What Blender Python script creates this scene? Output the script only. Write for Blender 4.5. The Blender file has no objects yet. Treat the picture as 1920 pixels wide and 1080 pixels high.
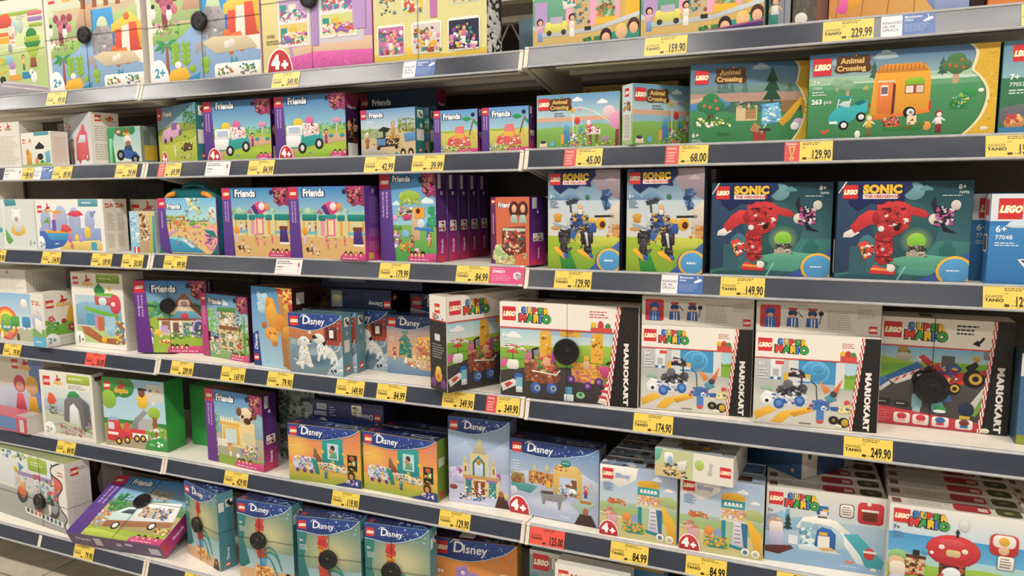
import bpy, bmesh, math, random
from math import sin, cos, radians, pi
from mathutils import Vector, Matrix

# ------------------------------------------------------------------ scene, camera, light
scn = bpy.context.scene
COL = scn.collection
scn.view_settings.view_transform = 'Standard'
scn.view_settings.look = 'None'
scn.view_settings.gamma = 1
scn.view_settings.use_curve_mapping = False
scn.view_settings.exposure = -0.10

def make_camera():
    cam = bpy.data.cameras.new('camera')
    o = bpy.data.objects.new('camera', cam)
    COL.objects.link(o)
    yaw, pit, rol = radians(-23.163), radians(-7.049), radians(-0.320)
    f = Vector((sin(yaw)*cos(pit), cos(yaw)*cos(pit), sin(pit)))
    r = Vector((cos(yaw), -sin(yaw), 0))
    u = r.cross(f)
    r2 = cos(rol)*r + sin(rol)*u
    u2 = -sin(rol)*r + cos(rol)*u
    m = Matrix((r2, u2, -f)).transposed().to_4x4()
    m.translation = Vector((0.7166, -1.7645, 1.3820))
    o.matrix_world = m
    cam.sensor_width = 36
    cam.lens = 1379.66*36/1920
    cam.clip_start = 0.05
    scn.camera = o
make_camera()

world = bpy.data.worlds.new('store_air')
scn.world = world
world.use_nodes = True
world.node_tree.nodes['Background'].inputs[0].default_value = (1.0, 0.95, 0.88, 1)
world.node_tree.nodes['Background'].inputs[1].default_value = 0.21

LAMPS = []
for ly, en in ((-2.0, 70), (-5.2, 40), (3.2, 34)):
    for lx, q in ((-6.45, .8), (-4.5, .8), (-2.55, .92), (-.6, .70), (1.35, .66), (3.3, .9), (5.25, 1.2)):
        ld = bpy.data.lights.new('ceiling_light', 'AREA')
        ld.shape = 'RECTANGLE'
        ld.size, ld.size_y = 1.15, 0.26
        ld.energy = en*q
        ld.color = (1.0, 0.93, 0.84)
        lo = bpy.data.objects.new('ceiling_light', ld)
        COL.objects.link(lo)
        lo.location = (lx, ly, 3.66)
        LAMPS.append((lx, ly))

# ------------------------------------------------------------------ helpers
def lin(c):
    if isinstance(c, tuple): return c
    c = c.lstrip('#')
    if len(c) == 3: c = ''.join(k*2 for k in c)
    out = []
    for i in (0, 2, 4):
        v = int(c[i:i+2], 16)/255
        out.append(v/12.92 if v <= 0.04045 else ((v+0.055)/1.055)**2.4)
    return tuple(out)+(1.0,)

def nodes_of(m):
    m.use_nodes = True
    nt = m.node_tree
    return nt, nt.nodes, nt.links, nt.nodes['Principled BSDF']

def print_material(name, rough=0.36, spec=0.42, mottle=0.11):
    m = bpy.data.materials.new(name)
    nt, N, L, b = nodes_of(m)
    a = N.new('ShaderNodeAttribute'); a.attribute_name = 'Col'
    tc = N.new('ShaderNodeTexCoord')
    no = N.new('ShaderNodeTexNoise'); no.inputs['Scale'].default_value = 260; no.inputs['Detail'].default_value = 3
    mp = N.new('ShaderNodeMapRange'); mp.inputs[1].default_value = 0.3; mp.inputs[2].default_value = 0.7
    mp.inputs[3].default_value = 1-mottle; mp.inputs[4].default_value = 1+mottle*0.6
    mx = N.new('ShaderNodeVectorMath'); mx.operation = 'SCALE'
    L.new(tc.outputs['Object'], no.inputs['Vector']); L.new(no.outputs['Fac'], mp.inputs[0])
    hs = N.new('ShaderNodeSeparateColor'); hs.mode = 'HSV'
    sb = N.new('ShaderNodeMath'); sb.operation = 'SUBTRACT'; sb.inputs[1].default_value = 1
    mu = N.new('ShaderNodeMath'); mu.operation = 'MULTIPLY'
    ad = N.new('ShaderNodeMath'); ad.operation = 'ADD'; ad.inputs[1].default_value = 1
    L.new(a.outputs['Color'], hs.inputs[0]); L.new(mp.outputs[0], sb.inputs[0]); L.new(sb.outputs[0], mu.inputs[0])
    L.new(hs.outputs[1], mu.inputs[1]); L.new(mu.outputs[0], ad.inputs[0])
    L.new(a.outputs['Color'], mx.inputs[0]); L.new(ad.outputs[0], mx.inputs['Scale'])
    sat = N.new('ShaderNodeHueSaturation'); sat.inputs['Saturation'].default_value = 0.96
    L.new(mx.outputs[0], sat.inputs['Color']); L.new(sat.outputs[0], b.inputs['Base Color'])
    b.inputs['Roughness'].default_value = rough
    b.inputs['Specular IOR Level'].default_value = spec
    return m

def noise_material(name, c1, c2, scale, rough=0.5, metal=0.0, stretch=(1, 1, 1), bump=0.0, rvar=0.0):
    m = bpy.data.materials.new(name)
    nt, N, L, b = nodes_of(m)
    tc = N.new('ShaderNodeTexCoord'); mpn = N.new('ShaderNodeMapping')
    mpn.inputs['Scale'].default_value = stretch
    no = N.new('ShaderNodeTexNoise'); no.inputs['Scale'].default_value = scale; no.inputs['Detail'].default_value = 5
    cr = N.new('ShaderNodeValToRGB')
    cr.color_ramp.elements[0].position = 0.35; cr.color_ramp.elements[0].color = lin(c1)
    cr.color_ramp.elements[1].position = 0.68; cr.color_ramp.elements[1].color = lin(c2)
    L.new(tc.outputs['Object'], mpn.inputs[0]); L.new(mpn.outputs[0], no.inputs['Vector'])
    L.new(no.outputs['Fac'], cr.inputs[0]); L.new(cr.outputs[0], b.inputs['Base Color'])
    b.inputs['Roughness'].default_value = rough
    b.inputs['Metallic'].default_value = metal
    if name.startswith('slate'): b.inputs['Specular IOR Level'].default_value = 0.34
    if rvar:
        mr = N.new('ShaderNodeMapRange'); mr.inputs[3].default_value = rough-rvar; mr.inputs[4].default_value = rough+rvar
        L.new(no.outputs['Fac'], mr.inputs[0]); L.new(mr.outputs[0], b.inputs['Roughness'])
    if bump:
        bp = N.new('ShaderNodeBump'); bp.inputs['Strength'].default_value = bump; bp.inputs['Distance'].default_value = 0.002
        L.new(no.outputs['Fac'], bp.inputs['Height']); L.new(bp.outputs[0], b.inputs['Normal'])
    return m

def floor_material():
    m = bpy.data.materials.new('floor_tiles')
    nt, N, L, b = nodes_of(m)
    tc = N.new('ShaderNodeTexCoord'); mp = N.new('ShaderNodeMapping')
    mp.inputs['Rotation'].default_value = (0, 0, radians(0)); mp.inputs['Location'].default_value = (0.1, 0.13, 0)
    br = N.new('ShaderNodeTexBrick')
    br.offset = 0.0
    for k, v in (('Scale', 1.0), ('Mortar Size', 0.004), ('Brick Width', 0.45), ('Row Height', 0.45), ('Mortar Smooth', 0.2)):
        br.inputs[k].default_value = v
    br.inputs['Color1'].default_value = lin('c9bfae'); br.inputs['Color2'].default_value = lin('bfb5a4'); br.inputs['Mortar'].default_value = lin('7d746a')
    no = N.new('ShaderNodeTexNoise'); no.inputs['Scale'].default_value = 14; no.inputs['Detail'].default_value = 6
    mr = N.new('ShaderNodeMapRange'); mr.inputs[1].default_value = 0.3; mr.inputs[2].default_value = 0.7; mr.inputs[3].default_value = 0.82; mr.inputs[4].default_value = 1.05
    sc = N.new('ShaderNodeVectorMath'); sc.operation = 'SCALE'
    L.new(tc.outputs['Object'], mp.inputs[0]); L.new(mp.outputs[0], br.inputs['Vector']); L.new(mp.outputs[0], no.inputs['Vector'])
    L.new(no.outputs['Fac'], mr.inputs[0]); L.new(br.outputs['Color'], sc.inputs[0]); L.new(mr.outputs[0], sc.inputs['Scale'])
    L.new(sc.outputs[0], b.inputs['Base Color']); b.inputs['Roughness'].default_value = 0.4
    return m

M_PRINT = print_material('printed_carton')
M_CARD = print_material('printed_label', 0.35, 0.45, 0.03)
M_CREAM = noise_material('cream_painted_steel', 'f2ebde', 'f9f2e6', 30, 0.38)
M_RAIL = noise_material('slate_plastic_rail', '3a3f4a', '424753', 5, 0.22, 0, (1, 3, 3), 0.0, 0.07)
M_TRIM = noise_material('pale_rail_lip', 'aeb0b4', 'c2c2c4', 40, 0.28)
M_CAP = noise_material('ivory_end_cap', 'ddd3c2', 'ece4d6', 60, 0.4)
M_BACK = noise_material('dark_back_panel', '4a423c', '564d46', 12, 0.55)
M_POST = noise_material('upright_steel', '4b4743', '57524d', 30, 0.45)
M_BLACK = noise_material('black_tag_plastic', '0e0e10', '1b1b1e', 90, 0.34, 0, (1, 1, 1), 0.15)
M_CABLE = noise_material('black_steel_cable', '17181a', '242528', 200, 0.4)
M_TEAL = noise_material('teal_plastic', '0e5f66', '13707a', 20, 0.3)
M_AMBER = noise_material('amber_plastic', 'd98a10', 'e59c1c', 20, 0.35)
M_CEIL = noise_material('ceiling_panel', '6b655b', '777065', 3, 0.8)
M_BEAM = noise_material('painted_beam', 'a59c8c', 'b5ac9c', 8, 0.6)
M_WALL = noise_material('store_wall', '3c3834', '46413b', 2, 0.8)

def prop(o, label=None, cat=None, group=None, kind=None):
    if label: o['label'] = label
    if cat: o['category'] = cat
    if group: o['group'] = group
    if kind: o['kind'] = kind
    return o

def link(name, mesh, parent=None, loc=(0, 0, 0), rot=(0, 0, 0)):
    o = bpy.data.objects.new(name, mesh)
    COL.objects.link(o)
    o.location = loc; o.rotation_euler = rot
    if parent: o.parent = parent
    return o

class MB:
    """plain mesh builder (boxes, prisms, tubes, lathes) with material slots"""
    def __init__(s): s.v = []; s.f = []; s.m = []
    def box(s, a, b, mi=0):
        x0, y0, z0 = a; x1, y1, z1 = b; n = len(s.v)
        s.v += [(x0,y0,z0),(x1,y0,z0),(x1,y1,z0),(x0,y1,z0),(x0,y0,z1),(x1,y0,z1),(x1,y1,z1),(x0,y1,z1)]
        for q in ((0,3,2,1),(4,5,6,7),(0,1,5,4),(1,2,6,5),(2,3,7,6),(3,0,4,7)):
            s.f.append(tuple(n+k for k in q)); s.m.append(mi)
        return s
    def prism(s, prof, x0, x1, mis=None):
        """profile of (y,z) extruded along x"""
        n = len(s.v); k = len(prof)
        s.v += [(x0, y, z) for y, z in prof]+[(x1, y, z) for y, z in prof]
        for i in range(k):
            j = (i+1) % k
            s.f.append((n+i, n+j, n+k+j, n+k+i)); s.m.append(mis[i] if mis else 0)
        s.f.append(tuple(n+i for i in range(k-1, -1, -1))); s.m.append(0)
        s.f.append(tuple(n+k+i for i in range(k))); s.m.append(0)
        return s
    def tube(s, pts, r, seg=6, mi=0):
        pts = [Vector(p) for p in pts]; n0 = len(s.v)
        for i, p in enumerate(pts):
            t = (pts[min(i+1, len(pts)-1)]-pts[max(i-1, 0)]).normalized()
            a = t.orthogonal().normalized() if abs(t.z) > .9 else t.cross(Vector((0, 0, 1))).normalized()
            b = t.cross(a)
            for k in range(seg):
                w = 2*pi*k/seg
                s.v.append(tuple(p+r*(cos(w)*a+sin(w)*b)))
        for i in range(len(pts)-1):
            for k in range(seg):
                a0 = n0+i*seg+k; a1 = n0+i*seg+(k+1) % seg
                s.f.append((a0, a1, a1+seg, a0+seg)); s.m.append(mi)
        s.f.append(tuple(n0+k for k in range(seg))); s.m.append(mi)
        s.f.append(tuple(n0+(len(pts)-1)*seg+k for k in range(seg-1, -1, -1))); s.m.append(mi)
        return s
    def lathe_y(s, prof, seg=32, mi=0, c=(0, 0)):
        """profile (r, y) revolved around the y axis through c"""
        n0 = len(s.v)
        for r, y in prof:
            for k in range(seg):
                w = 2*pi*k/seg
                s.v.append((c[0]+r*cos(w), y, c[1]+r*sin(w)))
        for i in range(len(prof)-1):
            for k in range(seg):
                a0 = n0+i*seg+k; a1 = n0+i*seg+(k+1) % seg
                s.f.append((a0, a1, a1+seg, a0+seg)); s.m.append(mi)
        s.f.append(tuple(n0+k for k in range(seg-1, -1, -1))); s.m.append(mi)
        s.f.append(tuple(n0+(len(prof)-1)*seg+k for k in range(seg))); s.m.append(mi)
        return s
    def mesh(s, name, mats, smooth=False, bevel=0):
        me = bpy.data.meshes.new(name)
        me.from_pydata(s.v, [], s.f)
        for m in mats: me.materials.append(m)
        for p, mi in zip(me.polygons, s.m): p.material_index = mi
        bm = bmesh.new(); bm.from_mesh(me)
        bmesh.ops.recalc_face_normals(bm, faces=bm.faces)
        if bevel: bmesh.ops.bevel(bm, geom=list(bm.edges), offset=bevel, segments=2, affect='EDGES', clamp_overlap=True)
        bm.to_mesh(me); bm.free()
        if smooth: me.shade_smooth()
        return me
    def obj(s, name, mats, parent=None, smooth=False, bevel=0, loc=(0, 0, 0), rot=(0, 0, 0)):
        return link(name, s.mesh(name, mats if isinstance(mats, list) else [mats], smooth, bevel), parent, loc, rot)

# ------------------------------------------------------------------ lettering
_TX = {}
def glyphs(txt, off=0.0):
    key = (txt, round(off, 3))
    if key in _TX: return _TX[key]
    cu = bpy.data.curves.new('lettering', 'FONT')
    cu.body = txt; cu.resolution_u = 3; cu.offset = off; cu.fill_mode = 'FRONT'
    cu.space_character = 1.0+off*1.2
    ob = bpy.data.objects.new('lettering', cu)
    COL.objects.link(ob)
    dg = bpy.context.evaluated_depsgraph_get()
    me = bpy.data.meshes.new_from_object(ob.evaluated_get(dg))
    vs = [(v.co.x, v.co.y) for v in me.vertices]
    fs = [tuple(p.vertices) for p in me.polygons]
    bpy.data.objects.remove(ob); bpy.data.curves.remove(cu); bpy.data.meshes.remove(me)
    w = max([v[0] for v in vs], default=0)
    _TX[key] = (vs, fs, w)
    return _TX[key]

LAY = 5.0e-6
class Acc:
    def __init__(s): s.v = []; s.f = []; s.c = []
class Cv:
    """a printed panel: fractions of its width (x to the right) and height (y down)"""
    def __init__(s, acc, w, h, xf, base=2.0e-4):
        s.A = acc; s.w = w; s.h = h; s.xf = xf; s.k = 0; s.a = h/w; s.base = base
        s.cl = None
    def _p(s, pts, cols):
        n = len(s.A.v)
        L = s.base+s.k*LAY; s.k += 1
        s.A.v += [s.xf(x, y, L) for x, y in pts]
        s.A.f.append(tuple(range(n, n+len(pts)))); s.A.c.append(cols)
    def clip(s, pts):
        # clip to the panel with Sutherland-Hodgman
        for ax, lim, sg in ((0, 0.0, 1), (0, 1.0, -1), (1, 0.0, 1), (1, 1.0, -1)):
            out = []
            for i in range(len(pts)):
                a, b = pts[i-1], pts[i]
                ia, ib = (a[ax]-lim)*sg >= 0, (b[ax]-lim)*sg >= 0
                if ia != ib:
                    t = (lim-a[ax])/(b[ax]-a[ax])
                    out.append((a[0]+t*(b[0]-a[0]), a[1]+t*(b[1]-a[1])))
                if ib: out.append(b)
            pts = out
            if not pts: return pts
        return pts
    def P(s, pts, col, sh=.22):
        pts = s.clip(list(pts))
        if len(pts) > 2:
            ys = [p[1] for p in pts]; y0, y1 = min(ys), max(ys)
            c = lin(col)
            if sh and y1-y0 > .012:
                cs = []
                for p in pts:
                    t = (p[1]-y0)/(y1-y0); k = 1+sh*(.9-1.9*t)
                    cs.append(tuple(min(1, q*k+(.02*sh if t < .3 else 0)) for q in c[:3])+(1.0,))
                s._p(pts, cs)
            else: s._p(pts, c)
    def R(s, x0, y0, x1, y1, col): s.P([(x0, y0), (x0, y1), (x1, y1), (x1, y0)], col, 0)
    def G(s, x0, y0, x1, y1, c0, c1):
        a, b = lin(c0), lin(c1)
        s._p([(x0, y0), (x0, y1), (x1, y1), (x1, y0)], [a, b, b, a])
    def GH(s, x0, y0, x1, y1, c0, c1):
        a, b = lin(c0), lin(c1)
        s._p([(x0, y0), (x0, y1), (x1, y1), (x1, y0)], [a, a, b, b])
    def E(s, x, y, r, col, ry=None, n=16, rot=0):
        """ellipse; r is a fraction of the HEIGHT, ry too"""
        ry = r if ry is None else ry
        t = radians(rot)
        pts = []
        for k in range(n):
            w = 2*pi*k/n
            px, py = r*cos(w), ry*sin(w)
            pts.append((x+(px*cos(t)-py*sin(t))*s.a, y+px*sin(t)+py*cos(t)))
        s.P(pts, col)
    def RR(s, x0, y0, x1, y1, r, col):
        pts = []
        for cx, cy, a0 in ((x0+r*s.a, y0+r, 270), (x0+r*s.a, y1-r, 180), (x1-r*s.a, y1-r, 90), (x1-r*s.a, y0+r, 360)):
            for k in range(4):
                w = radians(a0-k*30)
                pts.append((cx+r*s.a*cos(w), cy+r*sin(w)))
        s.P(pts, col)
    def L(s, pts, t, col):
        """polyline of thickness t (fraction of height)"""
        for (xa, ya), (xb, yb) in zip(pts, pts[1:]):
            dx, dy = (xb-xa)/s.a, yb-ya
            l = math.hypot(dx, dy) or 1
            nx, ny = -dy/l*t/2*s.a, dx/l*t/2
            s.P([(xa+nx, ya+ny), (xb+nx, yb+ny), (xb-nx, yb-ny), (xa-nx, ya-ny)], col)
    def T(s, txt, x, y, size, col, sx=1.0, shear=0.0, rot=0, out=None, ow=0.05, bold=0.018, anchor='l'):
        """lettering: baseline at y, capital height = size (fraction of height)"""
        for off, cc in (((ow+bold), out), (bold, col)):
            if cc is None: continue
            vs, fs, w = glyphs(txt, off)
            w0 = glyphs(txt, bold)[2]
            k = size/0.70
            ox = {'l': 0, 'c': -w0/2, 'r': -w0}[anchor] - (w-w0)/2
            t = radians(rot)
            n = len(s.A.v); L = s.base+s.k*LAY; s.k += 1
            for vx, vy in vs:
                px = ((vx+ox)*sx+vy*shear)*k; py = -vy*k
                s.A.v.append(s.xf(x+(px*cos(t)+py*sin(t))*s.a, y+(-px*sin(t)+py*cos(t)), L))
            lc = lin(cc)
            for f in fs:
                s.A.f.append(tuple(n+i for i in f)); s.A.c.append(lc)
    def lines(s, x0, y0, x1, y1, n, col, seed=1, dens=.8):
        """rows of unreadable small print"""
        r = random.Random(seed); dy = (y1-y0)/n
        for i in range(n):
            x = x0; y = y0+(i+.25)*dy
            xe = x0+(x1-x0)*r.uniform(.7, 1)
            while x < xe:
                w = (x1-x0)*r.uniform(.06, .2)
                s.R(x, y, min(x+w, xe), y+dy*.45, col)
                x += w+(x1-x0)*.035
    def vlines(s, x0, y0, x1, y1, n, col, seed=1):
        r = random.Random(seed); dx = (x1-x0)/n
        for i in range(n):
            y = y0; x = x0+(i+.25)*dx
            while y < y1:
                h = (y1-y0)*r.uniform(.05, .15)
                s.R(x, y, x+dx*.45, min(y+h, y1), col); y += h+(y1-y0)*.03
    def clut(s, x0, y0, x1, y1, n, cols, size=.03, seed=1, rect=.6):
        """a crowd of small toy-brick shapes"""
        r = random.Random(seed); size *= .72
        for i in range(int(n*1.7)):
            x = r.uniform(x0, x1); y = r.uniform(y0, y1); c = r.choice(cols); q = size*r.uniform(.5, 1.3)
            if r.random() < rect:
                t = r.uniform(-.5, .5); w, h = q*r.uniform(.6, 1.6), q*r.uniform(.4, 1)
                pts = [(-w, -h), (-w, h), (w, h), (w, -h)]
                s.P([(x+(a*cos(t)-b*sin(t))*s.a*.5, y+(a*sin(t)+b*cos(t))*.5) for a, b in pts], c)
            else: s.E(x, y, q*.5, c, q*r.uniform(.3, .6), 8)
    def glow(s, x, y, r, c0, c1, ry=None, n=12):
        """soft printed spot fading from c0 (rim) to c1 (middle)"""
        a, b = lin(c0), lin(c1); ry = r if ry is None else ry
        for i in range(n):
            t = (i+1)/n; k = 1-i/n; w = t*t*(3-2*t)
            c = tuple(a[j]+(b[j]-a[j])*w for j in range(3))+(1.0,)
            s.P([(x+r*k*cos(q*pi/10)*s.a, y+ry*k*sin(q*pi/10)) for q in range(20)], c, 0)
    def hills(s, y, amp, col, n=14, seed=1, yb=1.0, x0=0, x1=1):
        r = random.Random(seed); ph = r.uniform(0, 6)
        pts = [(x0, yb)]+[(x1, yb)]
        for i in range(n, -1, -1):
            t = i/n; pts.append((x0+(x1-x0)*t, y+amp*(sin(ph+t*5)+.5*sin(ph*2+t*11))))
        s.P(pts, col)
    def cloud(s, x, y, r, col):
        s.E(x, y, r*.5, col, r*.45); s.E(x-r*.55*s.a, y+r*.15, r*.38, col, r*.3); s.E(x+r*.55*s.a, y+r*.13, r*.42, col, r*.3)
        s.E(x, y+r*.25, r*1.1, col, r*.2)
    def tree(s, x, y, h, c1='3d7f46', c2='6b3a26', c3=None):
        s.R(x-h*.09*s.a, y-h*.45, x+h*.09*s.a, y, c2)
        for dx, dy, q in ((0, -.75, .28), (-.22, -.58, .22), (.22, -.58, .22), (0, -.5, .25)): s.E(x+dx*h*s.a, y+dy*h, q*h, c1, q*h*.85, 12)
        if c3:
            for dx, dy in ((-.2, -.6), (.15, -.75), (.2, -.5), (-.02, -.55)): s.E(x+dx*h*s.a, y+dy*h, .055*h, c3, None, 8)
    def pine(s, x, y, h, c):
        for i in range(3):
            b = y-h*(.08+.26*i); q = h*(.26-.05*i)
            s.P([(x-q*s.a, b), (x+q*s.a, b), (x, b-h*.42)], c)
        s.R(x-h*.04*s.a, y-h*.1, x+h*.04*s.a, y, '5b3a28')
    def palm(s, x, y, h, c='3d9a53', t='9a5a3a'):
        s.P([(x-h*.06*s.a, y), (x+h*.06*s.a, y), (x+h*.04*s.a, y-h*.8), (x-h*.03*s.a, y-h*.8)], t)
        for dx, dy in ((-.42, .1), (.42, .1), (-.35, -.12), (.35, -.12), (0, -.22), (-.2, .18), (.2, .18)):
            s.P([(x, y-h*.83), (x+dx*h*.5*s.a, y-h*.86+dy*h*.3-h*.04), (x+dx*h*s.a, y-h*.8+dy*h), (x+dx*h*.5*s.a, y-h*.76+dy*h*.5)], c)
    def smooth(s, pts, n=5):
        out = []
        for i in range(len(pts)-1):
            p0, p1, p2, p3 = pts[max(i-1, 0)], pts[i], pts[i+1], pts[min(i+2, len(pts)-1)]
            for k in range(n):
                t = k/n
                out.append(tuple(.5*(2*p1[j]+(p2[j]-p0[j])*t+(2*p0[j]-5*p1[j]+4*p2[j]-p3[j])*t*t+(3*p1[j]-p0[j]-3*p2[j]+p3[j])*t**3) for j in (0, 1)))
        return out+[pts[-1]]
    def fig(s, x, y, h, top='d8508a', leg='4560a8', hair='4a2a1c', skin='e8b48c'):
        """a small plain toy figure standing on y"""
        w = h*s.a
        s.P([(x-.12*w, y), (x-.1*w, y-.42*h), (x+.1*w, y-.42*h), (x+.12*w, y)], leg)
        s.P([(x-.15*w, y-.4*h), (x-.1*w, y-.72*h), (x+.1*w, y-.72*h), (x+.15*w, y-.4*h)], top)
        s.L([(x-.1*w, y-.68*h), (x-.24*w, y-.45*h)], .07*h, skin); s.L([(x+.1*w, y-.68*h), (x+.26*w, y-.55*h)], .07*h, skin)
        s.E(x, y-.87*h, .16*h, hair, .17*h, 10); s.E(x+.02*w, y-.83*h, .11*h, skin, .12*h, 10)
    def flower(s, x, y, r, col, cc='f2d34a'):
        for k in range(5): s.E(x+r*.6*cos(k*1.257)*s.a, y+r*.6*sin(k*1.257), r*.45, col, None, 8)
        s.E(x, y, r*.3, cc, None, 8)

def bake(name, acc, mat):
    me = bpy.data.meshes.new(name)
    me.from_pydata(acc.v, [], acc.f)
    at = me.color_attributes.new('Col', 'FLOAT_COLOR', 'CORNER')
    buf = []
    for f, c in zip(acc.f, acc.c):
        if isinstance(c, list):
            for q in c: buf += q
        else: buf += list(c)*len(f)
    at.data.foreach_set('color', buf)
    me.materials.append(mat)
    return me

# ------------------------------------------------------------------ printed marks
def lego(c, x, y, s, dim=False):
    a = c.a
    c.R(x, y, x+s*a, y+s, 'd8202a')
    c.T('LEGO', x+s*a*.5, y+s*.66, s*.30, 'ffffff', sx=.76, shear=.22, out='f6d21c', ow=.05, bold=.05, anchor='c')
def duplo(c, x, y, s, col='e9b21c'):
    a = c.a
    c.T('duplo', x, y, s*.62, col, sx=1.0, bold=.05)
    c.P([(x+s*.5*a, y-s*.55), (x+s*.95*a, y-s*1.15), (x+s*1.2*a, y-s*1.5), (x+s*1.15*a, y-s*1.0), (x+s*1.9*a, y-s*1.0), (x+s*1.5*a, y-s*.6), (x+s*1.0*a, y-s*.5)], 'cc2a1e')
    c.P([(x+s*.95*a, y-s*1.05), (x+s*.75*a, y-s*1.7), (x+s*1.25*a, y-s*1.35)], 'cc2a1e')
def friends_word(c, x, y, s):
    c.T('Friends', x, y, s, 'ffffff', sx=.86, out='1c2f5c', ow=.06, bold=.045, rot=0)
def disney_word(c, x, y, s, col='ffffff'):
    c.T('D', x, y, s*1.15, col, sx=1.0, shear=.12, bold=.015)
    c.L([(x-s*.25*c.a, y-s*.9), (x+s*.2*c.a, y-s*1.3), (x+s*.8*c.a, y-s*1.25)], s*.09, col)
    c.T('isney', x+s*1.08*c.a, y, s*.92, col, sx=.92, shear=.14, bold=.015)
def mario_word(c, x, y, s):
    """two rows of coloured letters, x,y = top left, s = total height"""
    a = c.a
    for i, (ch, cc) in enumerate(zip('SUPER', ('2f7fd0', 'f2c51c', 'e03428', '36a84a', 'f2c51c'))):
        c.T(ch, x+s*(.20+.345*i)*a, y+s*(.44+.01*i), s*.36, cc, out='22305c' if i < 2 else '3a2a22', ow=.06, bold=.06)
    for i, (ch, cc) in enumerate(zip('MARIO', ('e03428', '36a84a', 'f2c51c', '2f7fd0', '36a84a'))):
        c.T(ch, x+s*(0, .52, .92, 1.30, 1.52)[i]*a, y+s*(.95+.01*i), s*.44, cc, out='2b2b2b', ow=.06, bold=.07)
def sonic_word(c, x, y, s):
    a = c.a
    c.P([(x-s*.9*a, y-s*.5), (x+s*3.3*a, y-s*.5), (x+s*3.5*a, y+s*.2), (x+s*2.9*a, y+s*.8), (x+s*3.0*a, y+s*1.3), (x+s*1.9*a, y+s*1.15), (x+s*1.4*a, y+s*1.5), (x+s*.6*a, y+s*1.35), (x-s*.3*a, y+s*2.0), (x-s*1.0*a, y+s*1.4)], '1d2c5e')
    c.T('SONIC', x, y+s*.62, s*.60, 'f0c02a', out='101c44', ow=.07, bold=.07)
    c.R(x, y+s*.70, x+s*2.45*a, y+s*1.08, 'f4efe6')
    c.T('THE HEDGEHOG', x+s*.1*a, y+s*1.0, s*.22, 'c22a34', sx=1.0, bold=.05)
def crossing_word(c, x, y, s):
    a = c.a
    c.P(c.smooth([(x-s*.02*a, y+s*.2), (x+s*.3*a, y+s*.12), (x+s*.9*a, y+s*.16), (x+s*1.5*a, y+s*.1), (x+s*1.66*a, y+s*.3), (x+s*1.62*a, y+s*.5), (x+s*1.7*a, y+s*.85), (x+s*1.5*a, y+s*.98), (x+s*.8*a, y+s*.95), (x+s*.2*a, y+s*1.0), (x-s*.07*a, y+s*.85), (x+s*.02*a, y+s*.55), (x-s*.02*a, y+s*.2)]), '5f3b20', .1)
    c.E(x+s*.95*a, y+s*.1, s*.1, '6d4527', None, 10); c.E(x+s*.95*a, y+s*.1, s*.05, 'd9b26a', None, 8)
    c.T('Animal', x+s*.22*a, y+s*.50, s*.27, 'e2b964', out='3d2412', ow=.03, bold=.05, sx=1.0)
    c.T('Crossing', x+s*.04*a, y+s*.88, s*.26, 'e2b964', out='3d2412', ow=.03, bold=.05)
def age(c, x, y, s, txt='7+', col='ffffff', n=4):
    c.T(txt, x, y, s, col, bold=.02); c.lines(x, y+s*.5, x+s*2.6*c.a, y+s*(.5+n*.75), n, col, 3)
def four_plus(c, s=.2, x=None, y=1.0):
    x = s*.62*c.a if x is None else x
    pts = [(x-s*.75*c.a, y)]+[(x-s*.75*c.a*cos(k*pi/10), y-s*1.1*sin(k*pi/10)) for k in range(11)]
    c.P(pts, 'ffffff'); pts = [(x-s*.70*c.a, y)]+[(x-s*.69*c.a*cos(k*pi/10), y-s*1.03*sin(k*pi/10)) for k in range(11)]
    c.P(pts, 'c4202e')
    c.T('4', x-s*.42*c.a, y-s*.22, s*.55, 'ffffff', bold=.08); c.T('+', x+s*.12*c.a, y-s*.14, s*.42, 'ffffff', bold=.08)
def seal(c, x, y, s):
    c.E(x, y, s, 'f2ead2', s*.62); c.E(x, y, s*.8, 'cfc6a8', s*.45); c.E(x, y, s*.74, 'f2ead2', s*.4)
    c.R(x-s*.5*c.a, y-s*.1, x+s*.5*c.a, y+s*.1, 'b9b09a')
def stars(c, x0, y0, x1, y1, n, col, seed=1, r=.006):
    q = random.Random(seed)
    for i in range(n): c.E(q.uniform(x0, x1), q.uniform(y0, y1), r*q.uniform(.5, 1.5), col, None, 6)
BRICK = ['d8433a', 'e8b52a', '3f8fc9', '5aa352', 'f0ead8', 'e07aa6', 'b98a5a', '6b4a9c', '2f2f34']

def mario_head(c, warn=True):
    c.R(0, 0, 1, .26, 'f3ece2'); c.R(0, .255, 1, .268, 'd8433a')
    lego(c, .02, .045, .145); mario_word(c, .045+.145*c.a, .035, .165)
def check_edge(c, band=True):
    """white and red checkered slanted edge and the black side band with vertical lettering"""
    c.P([(.875, 0), (.80, 1), (1, 1), (1, 0)], '201d1f')
    r = random.Random(4)
    for i in range(26):
        t = i/26
        for k in range(3):
            x = .875-.075*t-.024+.010*k
            if (i+k) % 2 == 0: c.R(x, t, x+.010, t+1/26, 'c8303a')
            else: c.R(x, t, x+.010, t+1/26, 'f3ece2')
    for i in range(20):
        for k in range(6):
            if (i+k) % 2 == 0:
                x = .90-.075*(i/20)+.018*k
                if x < .985: c.R(x, i*.05+.004, x+.014, i*.05+.046, '2c292b')
def kart_word(c, x, y0, y1, s=.062):
    n = 9
    for i, ch in enumerate('MARIOKART'):
        pass
    c.T('MARIOKART', x, y0, s, 'f3ece2', sx=(y1-y0)/(s*8.45), rot=-90, bold=.06)

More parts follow.
